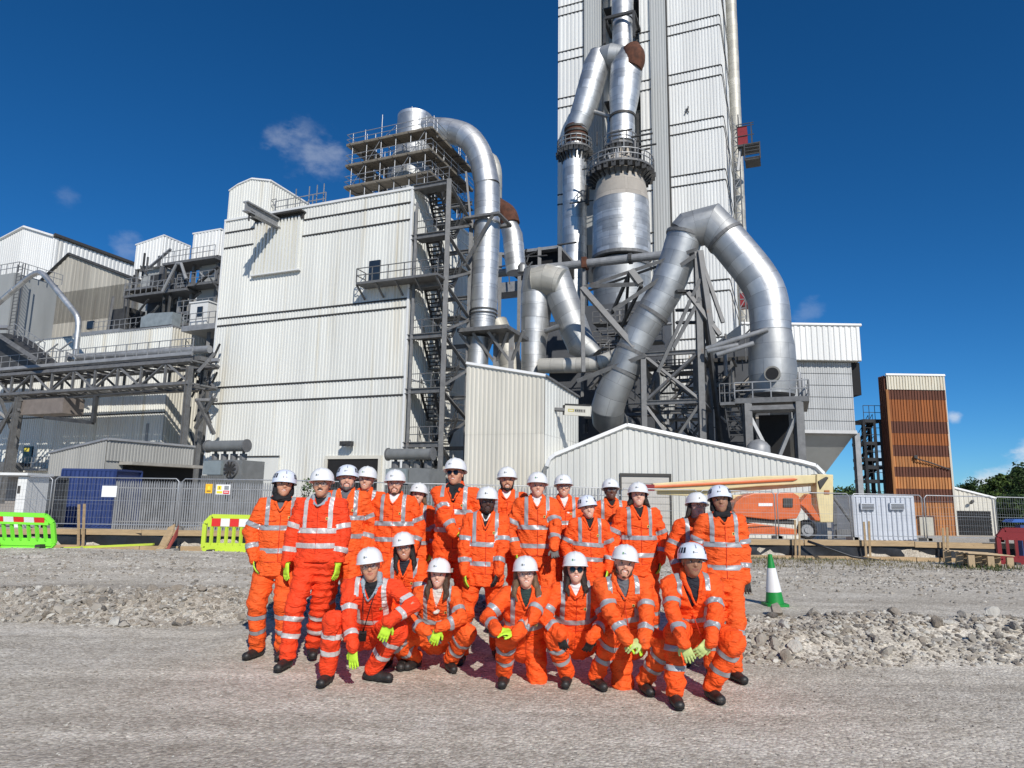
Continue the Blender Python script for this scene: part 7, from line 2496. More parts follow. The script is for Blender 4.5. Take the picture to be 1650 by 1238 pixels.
# notices
def notice(name, label, x0, x1, yt, yb, Y, m, extra=()):
    p0, p1 = fY(x0, (yt + yb) / 2, Y), fY(x1, (yt + yb) / 2, Y); za, zb = fY((x0 + x1) / 2, yt, Y).z, fY((x0 + x1) / 2, yb, Y).z
    T = thing(name, label, 'sign', ((p0.x + p1.x) / 2, Y, zb))
    b = MB(); b.box((p0.x, Y, zb), (p1.x, Y + .012, za)); b.build('plate', m, T)
    for k_, (nm, s0, s1, t0, t1, mm) in enumerate(extra):
        b = MB(); b.box((p0.x + (p1.x - p0.x) * s0, Y - .004 - .001 * k_, za + (zb - za) * t1), (p0.x + (p1.x - p0.x) * s1, Y - .0005, za + (zb - za) * t0)); b.build(nm, mm, T)
    return T
M_ye = mat('sign_yellow2', (.85, .48, .02), .6, var=.05); M_wh = mat('sign_white', (.8, .8, .8), .6, var=.03); M_sr = mat('sign_red', (.65, .03, .04), .6, var=.03); M_yy = mat('warning_yellow', (.85, .68, .05), .6, var=.03)
notice('notice_sheet', 'blank white notice sheet tied to the fence in front of the blue container', 164, 188, 783, 801, 27.4, M_wh)
notice('warning_sign', 'yellow warning sign on the fence beside the white safety sign', 331, 342, 780, 795, 27.4, M_ye, (('pictogram', .35, .65, .25, .62, M_yy), ('text_line', .2, .8, .72, .82, M_trim)))
notice('safety_sign', 'white safety sign with two triangles and a red block on the fence', 348, 371, 781, 797, 27.4, M_wh, (('triangle', .08, .38, .12, .55, M_yy), ('triangle', .2, .26, .22, .48, M_trim), ('triangle', .58, .9, .12, .52, M_steel2), ('red_block', .52, .94, .60, .94, M_sr), ('yellow_block', .06, .46, .66, .9, M_yy), ('text_line', .58, .88, .72, .80, M_wh)))

# ---- boom lift
BL = thing('boom_lift', 'orange and cream boom lift with folded long arm parked behind the mesh fence', 'boom lift', fY(1240, 868, 32.5))
YL = 32.5
gL = TZ(14, YL) + .02
M_lo = mat('lift_orange', (.62, .13, .03), .4, var=.15, scale=3, coat=.2); M_lc = mat('lift_cream', (.66, .55, .30), .5, var=.12, scale=2); M_tyre = mat('tyre', (.02, .02, .021), .85, var=.3)
lp = lambda x, y, dy=0: fY(x, y, YL + dy)
def lprism(pts_, dy, dp, m, nm):
    b = MB(); b.prism([lp(x, y, dy) for x, y in pts_], (0, dp, 0)); o = b.build(nm, m, BL)
    bv = o.modifiers.new('bevel', 'BEVEL'); bv.width = .04; bv.segments = 2; bv.limit_method = 'ANGLE'
    return o
lprism([(1316, 764), (1343, 765), (1343, 842), (1322, 842), (1316, 800)], 0, .7, M_lc, 'tower_plate')
lprism([(1052, 791), (1052, 779), (1230, 767), (1335, 765), (1330, 778), (1220, 784), (1135, 791)], .1, .45, M_lc, 'main_boom')
lprism([(1048, 785), (1052, 782.5), (1278, 770.5), (1287, 772), (1280, 775), (1052, 787)], .0, .3, M_lo, 'boom_cylinder')
lprism([(1060, 797), (1060, 791), (1310, 775), (1316, 783), (1200, 792), (1120, 800)], .35, .35, M_lc, 'lower_boom')
lprism([(1180, 798), (1316, 792), (1318, 800), (1182, 812)], .5, .4, M_lc, 'riser')
o = lprism([(1181, 822), (1185, 810), (1197, 800), (1215, 795), (1278, 794), (1288, 800), (1291, 822), (1284, 836), (1245, 838), (1200, 833), (1186, 829)], -.35, 1.6, M_lo, 'engine_cover')
lprism([(1195, 832), (1282, 838), (1282, 846), (1195, 841)], -.2, 1.4, M_trim, 'chassis_gap')
lprism([(1196, 846), (1215, 843), (1285, 853), (1285, 862), (1200, 862)], -.3, 1.6, M_lo, 'chassis')
lprism([(1288, 812), (1302, 796), (1308, 797), (1308, 812), (1322, 836), (1321, 840), (1314, 839), (1298, 820)], -.1, .5, M_lo, 'swing_link')
lprism([(1318, 776), (1332, 768), (1336, 770), (1322, 790)], -.06, .1, M_trim, 'pivot_slot')
lprism([(1262, 803), (1278, 803), (1278, 818), (1262, 818)], -.40, .06, M_trim, 'grille')
lprism([(1222, 811), (1245, 811), (1245, 816), (1222, 816)], -.37, .03, M_wh, 'nameplate')
lprism([(1328, 790), (1337, 790), (1337, 797), (1328, 797)], -.03, .04, mat('lift_mark', (.35, .12, .03), .5, var=.2), 'mark')
for (x_, y_, dy_) in ((1300, 858, -.3), (1300, 858, 1.3), (1188, 858, -.3), (1188, 858, 1.3)):
    c = lp(x_, y_, dy_); r_ = .42
    c.z = gL + r_
    b = MB(); n_ = 26
    pr_ = [(-.15, .30), (-.16, .38), (-.12, .42), (.12, .42), (.16, .38), (.15, .30)]
    V = [c + Vector((math.cos(2 * math.pi * j / n_) * rr * (1.0 + (.022 if j % 2 else 0) * (rr > .4)), ox, math.sin(2 * math.pi * j / n_) * rr * (1.0 + (.022 if j % 2 else 0) * (rr > .4)))) for (ox, rr) in pr_ for j in range(n_)]
    b.add(V, [(i * n_ + j, i * n_ + (j + 1) % n_, (i + 1) * n_ + (j + 1) % n_, (i + 1) * n_ + j) for i in range(5) for j in range(n_)]); w_ = b.build('tyre', M_tyre, BL)
    b = MB(); b.tube([c + Vector((0, -.08, 0)), c + Vector((0, .1, 0))], .30, 22); b.tube([c + Vector((0, -.13, 0)), c + Vector((0, -.08, 0))], .14, 14); b.build('rim', M_steel2, w_)
b = MB(); c = lp(1040, 786); b.beam(c, c + Vector((.4, 0, 0)), .3); b.beam(c - Vector((.5, 0, .1)), c, .1, .25); b.build('boom_head', M_redp, BL)
b = MB(); b.tube([lp(1342, 800, .2), lp(1372, 842, .2)], .07, 8); b.beam(lp(1346, 812), lp(1346, 862), .14); b.beam(lp(1346, 860), lp(1373, 860), .3, .4); b.build('outrigger', M_steel, BL)
# ------------------------------------------------------------------ site edging, barriers, small things
TI = thing('timber_edging', 'low timber and black membrane edging boards along the far side of the gravel', 'edging', (0, 19, .1))
YT = 18.96
xe = -16.0
k = 0
while xe < 17:
    L_ = 3.0
    zt_ = .50 + .02 * math.sin(k); 
    b = MB(); b.beam((xe + .01, YT - .03, zt_), (xe + L_ - .01, YT - .03 + .02 * (k % 2), zt_ + .012 * ((k * 7) % 3 - 1)), .05, .15, up=(0, 0, 1)); b.build('top_board', M_timber, TI)
    b = MB(); b.beam((xe + .01, YT - .06, .10), (xe + L_ - .01, YT - .06, .09 + .01 * (k % 3)), .05, .14, up=(0, 0, 1)); b.build('bottom_board', M_timber, TI)
    xe += L_; k += 1
b = MB(); n_ = 120; V = []
for i in range(n_ + 1):
    x_ = -16 + 33 * i / n_
    for z_ in (.02, .18, .34, .50):
        V.append((x_, YT + .01 - .035 * math.sin(i * 1.3 + z_ * 9) - .03 * math.sin(i * .37), z_))
b.add(V, [(4 * i + j, 4 * i + 4 + j, 4 * i + 5 + j, 4 * i + 1 + j) for i in range(n_) for j in range(3)]); b.build('membrane', M_memb, TI, True)
for i, (x, yt, yb, dx, lab) in enumerate(((127, 813, 882, 0, 'left post of the tall stake pair by the fallen yellow strip'), (136, 812, 882, -2, 'right post of the tall stake pair by the fallen yellow strip'), (1281, 838, 895, 1, 'left stake in front of the boom lift wheel'), (1288, 840, 896, 0, 'right stake in front of the boom lift wheel'),
                              (1392, 841, 898, 4, 'left leaning stake before the pale container'), (1400, 840, 897, 2, 'right leaning stake before the pale container'), (1519, 851, 893, 2, 'left stake behind the wooden pallet'), (1526, 850, 893, 1, 'right stake behind the wooden pallet'))):
    p_ = fY(x + dx, yb, 18.75); q_ = fY(x, yt, 18.75)
    p_.z = TZ(p_.x, 18.75) - .05
    b = MB(); b.beam(p_, q_, .05, .045)
    o = b.build('timber_stake', M_timber); recentre(o); tag(o, lab, 'stake', 'timber stakes of the edging')

M_bg = mat('barrier_green', (.22, .80, .05), .45, var=.06); M_by = mat('barrier_lime', (.52, .68, .05), .45, var=.08); M_br = mat('barrier_red', (.20, .012, .014), .45, var=.1)
M_rr = mat('red_reflector', (.68, .03, .025), .35, var=.05); M_rw = mat('white_reflector', (.78, .77, .76), .35, var=.04)


def barrier(p, q, h, m, label, lean=0., group='plastic chapter barriers on the site', refl=True):
    p, q = Vector(p), Vector(q); d = (q - p).normalized(); L_ = (q - p).length; n_ = Vector((d.y, -d.x, 0))
    up = (Z3 * math.cos(lean) - n_ * math.sin(lean))
    T = thing('plastic_barrier', label, 'barrier', (p + q) / 2, group)
    P_ = lambda s, z: p + d * s + up * z
    fr_ = MB()
    r_ = .10
    out = [(.0, r_), (r_, 0), (L_ - r_, 0), (L_, r_), (L_, h - .18), (L_ - .16, h), (.16, h), (0, h - .18)]
    for i in range(len(out)):
        a_, c_ = out[i], out[(i + 1) % len(out)]
        fr_.beam(P_(*a_), P_(*c_), .10, .06, up=n_)
    fr_.beam(P_(.05, h * .14), P_(L_ - .05, h * .15), h * .22, .05, up=n_)
    fr_.beam(P_(.08, h * .84), P_(L_ - .08, h * .84), h * .28, .05, up=n_)
    fr_.build('frame', m, T)
    ns = 8
    for i in range(1, ns):
        member(T, 'bar', P_(L_ * i / ns, h * .2), P_(L_ * i / ns, h * .76), .06, m)
    if refl:
        for i in range(5):
            b = MB(); s0 = L_ * (.12 + .155 * i)
            b.beam(P_(s0, h * .83) + n_ * .036, P_(s0 + L_ * .15, h * .83) + n_ * .036, .012, h * .22, up=up); b.build('reflector', M_rr if i % 2 == 0 else M_rw, T)
    for s_ in (.25, L_ - .25):
        b = MB(); c = p + d * s_; b.beam(c - n_ * .25 + Z3 * .03, c + n_ * .25 + Z3 * .03, .12, .07); b.build('foot', M_trim, T)
    return T


def gpt(x, Y):
    q = fY(x, 850, Y); return Vector((q.x, Y, TZ(q.x, Y)))


p_, q_ = gpt(-14, 16.7), gpt(92, 16.7)
barrier(p_ + Z3 * .06, q_ + Z3 * .02, .78, M_bg, 'bright green plastic barrier leaning at the far left with red and white panels', lean=-.30)
p_, q_ = gpt(330, 17.2), gpt(425, 17.2)
barrier(p_, q_, .86, M_by, 'lime green plastic barrier standing just left of the group')
p_, q_ = gpt(1606, 16.4), gpt(1720, 16.4)
barrier(p_, q_, .80, M_br, 'dark red plastic barrier cut by the right edge', refl=False)
BT = thing('blue_bundle', 'blue plastic-topped bundle behind the dark red barrier at the right edge', 'bundle', gpt(1640, 18.2))
b = MB(); x0, x1 = fY(1626, 850, 18.2).x, fY(1700, 850, 18.2).x; b.box((x0 + .3, 18.2, .1), (x1, 18.4, fY(1640, 846, 18.2).z)); b.build('crate', M_bluec, BT)
b = MB(); b.prism([(x0, 18.1, fY(1640, 842, 18.2).z), (x1, 18.1, fY(1640, 841, 18.2).z), (x1, 18.1, fY(1640, 836, 18.2).z), (x0 + .1, 18.1, fY(1640, 837, 18.2).z)], (0, .35, 0)); b.build('sheet', mat('blue_sheet', (.04, .12, .40), .4, var=.2), BT)

# leaning boards and yellow strip
LBt = thing('leaning_board', 'curved plywood and red board slumped against the edging at left', 'board', gpt(262, 18.3))
def slab(pts_, Y, dy, th, m, nm, par):
    P0 = [fY(x, y, Y + dd) for (x, y, dd) in pts_]
    n_ = (P0[1] - P0[0]).cross(P0[2] - P0[0]).normalized()
    b = MB(); b.prism(P0, n_ * th); return b.build(nm, m, par)
slab([(243, 893, -.5), (258, 880, -.4), (272, 852, .1), (283, 846, .2), (279, 862, .0), (268, 882, -.3), (256, 894, -.5)], 18.2, 0, .04, M_timber, 'plywood', LBt)
slab([(256, 895, -.5), (268, 884, -.3), (280, 862, .0), (288, 846, .2), (286, 864, .1), (272, 887, -.3), (262, 897, -.5)], 18.15, 0, .04, mat('red_board', (.30, .06, .045), .7, var=.3), 'red_board', LBt)
b = MB(); q_ = gpt(272, 17.9); b.beam(q_ + Vector((-.2, 0, .04)), q_ + Vector((.25, 0, .04)), .3, .12); b.build('concrete_foot', M_conc, LBt)
b = MB(); a_, c_ = gpt(103, 17.4), gpt(250, 17.4); c_.z += .17; a_.z += .05; b.beam(a_, c_, .09, .05); o = b.build('yellow_strip', mat('lime_strip', (.50, .60, .06), .5, var=.2)); recentre(o); tag(o, 'fallen yellow-green plastic strip lying before the stakes at left', 'strip')

# cone
c_ = Vector(fz(1249, 976, .19)); 
for _ in range(5):
    c_ = Vector(fz(1249, 976, TZ(c_.x, c_.y)))
c_ = Vector(c_); hC = fY(1243, 893, c_.y).z - c_.z
CN = thing('traffic_cone', 'green and white traffic cone standing right of the group', 'traffic cone', c_)
M_cg = mat('cone_green', (.01, .25, .04), .42, var=.1, scale=8)
def cone_seg(z0, z1, nm, m, e=0.):
    f_ = lambda z: .124 - (.124 - .026) * z
    b = MB(); b.tube([c_ + Vector((.0, 0, hC * z0)) + Vector((-.04 * z0, 0, 0)), c_ + Vector((-.04 * z1, 0, hC * z1))], [f_(z0) + e, f_(z1) + e], 28); o = b.build(nm, m, CN, True); o.data.set_sharp_from_angle(angle=.8); return o
cone_seg(.03, .995, 'cone_body', M_cg); cone_seg(.27, .73, 'white_sleeve', M_rw, .004)
b = MB(); s_ = .145; b.prism([c_ + Vector((x * s_, y * s_, 0)) for x, y in ((-1, -.8), (-.8, -1), (.8, -1), (1, -.8), (1, .8), (.8, 1), (-.8, 1), (-1, .8))], (0, 0, .035)); b.build('base', M_cg, CN)

# pallet
q0 = gpt(1571, 15.6); PLt = thing('wooden_pallet', 'pale wooden pallet lying tilted before the red barrier', 'pallet', q0)
w_ = 1.0; dpt = .8; M_pl = mat('pallet_wood', (.50, .37, .22), .8, var=.2, scale=5)
for lv_, hz in ((0, .0), (1, .2)):
    for i in range(3 if lv_ == 0 else 6):
        yy = -dpt / 2 + dpt * i / (2 if lv_ == 0 else 5)
        member(PLt, 'slat', q0 + Vector((-w_ / 2, yy, .13 * (1 if lv_ else .12) + hz)), q0 + Vector((w_ / 2, yy, .13 * (1 if lv_ else .12) + hz - .05)), .1, M_pl, .022) if True else None
for i in range(3):
    for j in range(3):
        c = q0 + Vector((-w_ / 2 + .08 + (w_ - .16) * i / 2, -dpt / 2 + dpt * j / 2, .02))
        member(PLt, 'block', c, c + Z3 * (.27 - .02 * i), .12, M_pl)
# hoses and scraps
b = MB(); pts_ = [gpt(1212 + i * 9, 17.8 + .12 * math.sin(i * 1.7)) + Z3 * (.05 + .03 * math.sin(i * 2.1)) for i in range(18)]; b.tube(pts_, .028, 8); o = b.build('green_hose', mat('hose_green', (.02, .22, .08), .45, var=.2)); recentre(o); tag(o, 'green hose lying along the timber edging behind the cone', 'hose')
b = MB(); pts_ = [gpt(1300, 18.7) + Z3 * .5, gpt(1330, 18.5) + Z3 * .35, gpt(1370, 18.3) + Z3 * .15, gpt(1420, 18.1) + Z3 * .05]; b.tube(pts_, .035, 8); o = b.build('black_hose', M_memb, None, True); recentre(o); tag(o, 'black hose slung over the edging near the boom lift', 'hose')

# weeds
def weeds(name, regs, n, seed, label, m, hh=(.02, .09)):
    rs = random.Random(seed); b = MB()
    for _ in range(n):
        x0_, x1_, y0_, y1_ = rs.choice(regs)
        x = rs.uniform(x0_, x1_); y = rs.uniform(y0_, y1_); z = TZ(x, y)
        h_ = rs.uniform(*hh); a = rs.uniform(0, 6.28); w_ = rs.uniform(.004, .012)
        dx, dy = math.cos(a) * w_, math.sin(a) * w_; lx, ly = rs.uniform(-.5, .5) * h_, rs.uniform(-.5, .5) * h_
        b.add([(x - dx, y - dy, z), (x + dx, y + dy, z), (x + lx * .5 + dx, y + ly * .5 + dy, z + h_ * .6), (x + lx, y + ly, z + h_)], [(0, 1, 2), (0, 2, 3)])
    o = b.build(name, m); o['kind'] = 'stuff'; o['label'] = label; o['category'] = 'weeds'
M_weed = mat('dry_weed', (.20, .17, .09), .8, var=.5, scale=6); M_grass = mat('green_weed', (.06, .085, .02), .8, var=.4, scale=6)
weeds('dry_weeds', [(4.5, 14, 14.2, 17.8), (5, 9.5, 15, 18.4), (-6, -2, 16.6, 18.6)], 5500, 5, 'dry brown weeds and grass on the low mounds before the edging', M_weed)
weeds('green_weeds', [(9.6, 10.9, 14.6, 15.8), (5.6, 7.4, 17, 18.7)], 700, 6, 'green grass tufts by the pallet and hose', M_grass, (.04, .12))

# ------------------------------------------------------------------ trees
def leafmat(name, col):
    m = mat(name, col, .7, var=.5, scale=.6)
    m.node_tree.nodes['Principled BSDF'].inputs['Specular IOR Level'].default_value = .2
    return m
LM = [leafmat('leaf_dark', (.028, .055, .018)), leafmat('leaf_mid', (.050, .085, .022)), leafmat('leaf_light', (.085, .13, .032))]
M_bark = mat('bark', (.07, .055, .04), .9, var=.3)


def tree(x, y, h, w, lm, label, seed, n=2600, leaf=.34, conic=0., cat='tree', name='broadleaf_tree', group=None):
    rs = np.random.RandomState(seed)
    g_ = TZ(x, y)
    T = thing(name, label, cat, (x, y, g_), group)
    b = MB(); b.tube([(x, y, g_ - .2), (x + .1, y, g_ + h * .3), (x - .1, y + .1, g_ + h * .75)], [h * .03, h * .022, h * .006], 9)
    for i in range(7):
        a = rs.uniform(0, 6.28); z0 = h * rs.uniform(.2, .6); r_ = w * .38
        b.tube([(x, y, g_ + z0), (x + math.cos(a) * r_ * .5, y + math.sin(a) * r_ * .5, g_ + z0 + h * .12), (x + math.cos(a) * r_, y + math.sin(a) * r_, g_ + z0 + h * .26)], [h * .012, h * .008, h * .003], 6)
    b.build('trunk', M_bark, T)
    nc = 26
    C = []
    for i in range(nc):
        zz = rs.uniform(.12, .98); rad = w * .5 * (math.sin(math.pi * min(.98, zz * .82 + .12)) ** .6) * (1 - conic * zz)
        a = rs.uniform(0, 6.28); rr = rad * math.sqrt(rs.uniform(.1, 1))
        C.append((x + math.cos(a) * rr, y + math.sin(a) * rr, g_ + h * zz * .93, w * rs.uniform(.10, .21)))
    C = np.array(C)
    ci = rs.randint(nc, size=n)
    d = rs.normal(size=(n, 3)); d /= np.linalg.norm(d, axis=1)[:, None]
    P = C[ci, :3] + d * (C[ci, 3] * rs.uniform(.45, 1.08, n))[:, None] * v3(1, 1, .8)
    nn = d + rs.normal(size=(n, 3)) * .6; nn /= np.linalg.norm(nn, axis=1)[:, None]
    t = np.cross(nn, rs.normal(size=(n, 3))); t /= np.linalg.norm(t, axis=1)[:, None]
    u = np.cross(nn, t)
    s_ = leaf * rs.uniform(.5, 1.2, n)[:, None]
    V = np.stack([P - t * s_ * .5, P + u * s_ * .35, P + t * s_ * .5, P - u * s_ * .35], 1).reshape(-1, 3)
    Q = np.arange(4 * n).reshape(-1, 4)
    npmesh('crown', V, Q, LM, T, (x, y, g_), np.clip(lm + rs.randint(-1, 2, size=n), 0, 2), smooth=False)
    return T


tr_ = [(1556, 108, 776, 5.5, 0), (1580, 118, 772, 7, 0), (1600, 100, 778, 6, 1), (1610, 96, 762, 5, 2), (1628, 98, 772, 5.5, 1), (1650, 88, 746, 5, 0), (1675, 84, 740, 7, 0), (1628, 80, 798, 6, 1), (1655, 76, 800, 7, 0), (1592, 84, 795, 5.5, 1), (1636, 112, 766, 6, 1), (1720, 90, 748, 9, 0)]
tl = ['low dark tree just right of the rusty tower roofline', 'broad dark tree behind the beige shed', 'mid green tree behind the right end of the beige shed', 'lightest green pointed tree in the right-hand wood', 'tall tree between the light green one and the edge', 'tallest dark tree at the right edge', 'dark tree cut by the right edge',
      'bushy low tree below the light green tree', 'dark low bush tree at the right edge above the fence', 'low tree right behind the beige shed wall', 'tall tree furthest back in the right-hand wood', 'dark tree outside the right edge']
for i, (px, Y, h, w, lm) in enumerate(tr_):
    x = fY(px, 820, Y).x
    h = fY(px, h, Y).z - TZ(x, Y)
    tree(x, Y, h, w, lm, tl[i], 40 + i, 2600, .42, .35 if i in (3, 5) else 0, group='trees behind the beige shed')
for i, (px, Y, h, w) in enumerate(((1352, 170, 6.3, 12), (1372, 150, 5.5, 12), (1398, 160, 5.8, 13), (1418, 150, 5.5, 12), (1385, 190, 7.5, 14), (1330, 160, 7, 14))):
    tree(fY(px, 820, Y).x, Y, h, w, 1, ['far round tree left under the hopper', 'far low tree beside the hopper leg', 'far tree seen through the black stair', 'far tree beside the black stair foot', 'farthest tall tree behind the hopper leg', 'far tree hidden behind the hopper'][i], 90 + i, 1300, .8, group='far trees under the filter hopper')
bx_ = fY(498, 800, 31).x
tree(bx_, 31, 2.5, 1.7, 1, 'thin green shrub behind the fence above the moustached man', 77, 900, .10, cat='shrub', name='garden_shrub')
bx_ = fY(722, 800, 31).x
tree(bx_, 31, 2.2, 2.0, 0, 'dark green shrub behind the fence beside the tallest man', 78, 900, .10, cat='shrub', name='garden_shrub')
# low far hedge line of countryside
HG = MB()
rs_ = random.Random(9)
for (xa, xb, Y, hh) in ((60, 420, 260, 6.0), (-900, -80, 420, 9)):
    x = xa
    while x < xb:
        for _ in range(26):
            cx, cy, cz = x + rs_.uniform(-3, 3), Y + rs_.uniform(-5, 5), -1.7 + rs_.random() ** .7 * hh * (.8 + .3 * math.sin(x * .09))
            s_ = rs_.uniform(.5, 1.1); a = rs_.uniform(0, 6.28)
            HG.add([(cx - math.cos(a) * s_, cy - math.sin(a) * s_, cz - s_ * .3), (cx + math.cos(a) * s_, cy + math.sin(a) * s_, cz), (cx + s_ * .3, cy, cz + s_)], [(0, 1, 2)])
        x += 2.4
o = HG.build('far_woodland', LM[0]); o['kind'] = 'stuff'; o['label'] = 'far hedge and woodland line on the horizon'; o['category'] = 'woodland'
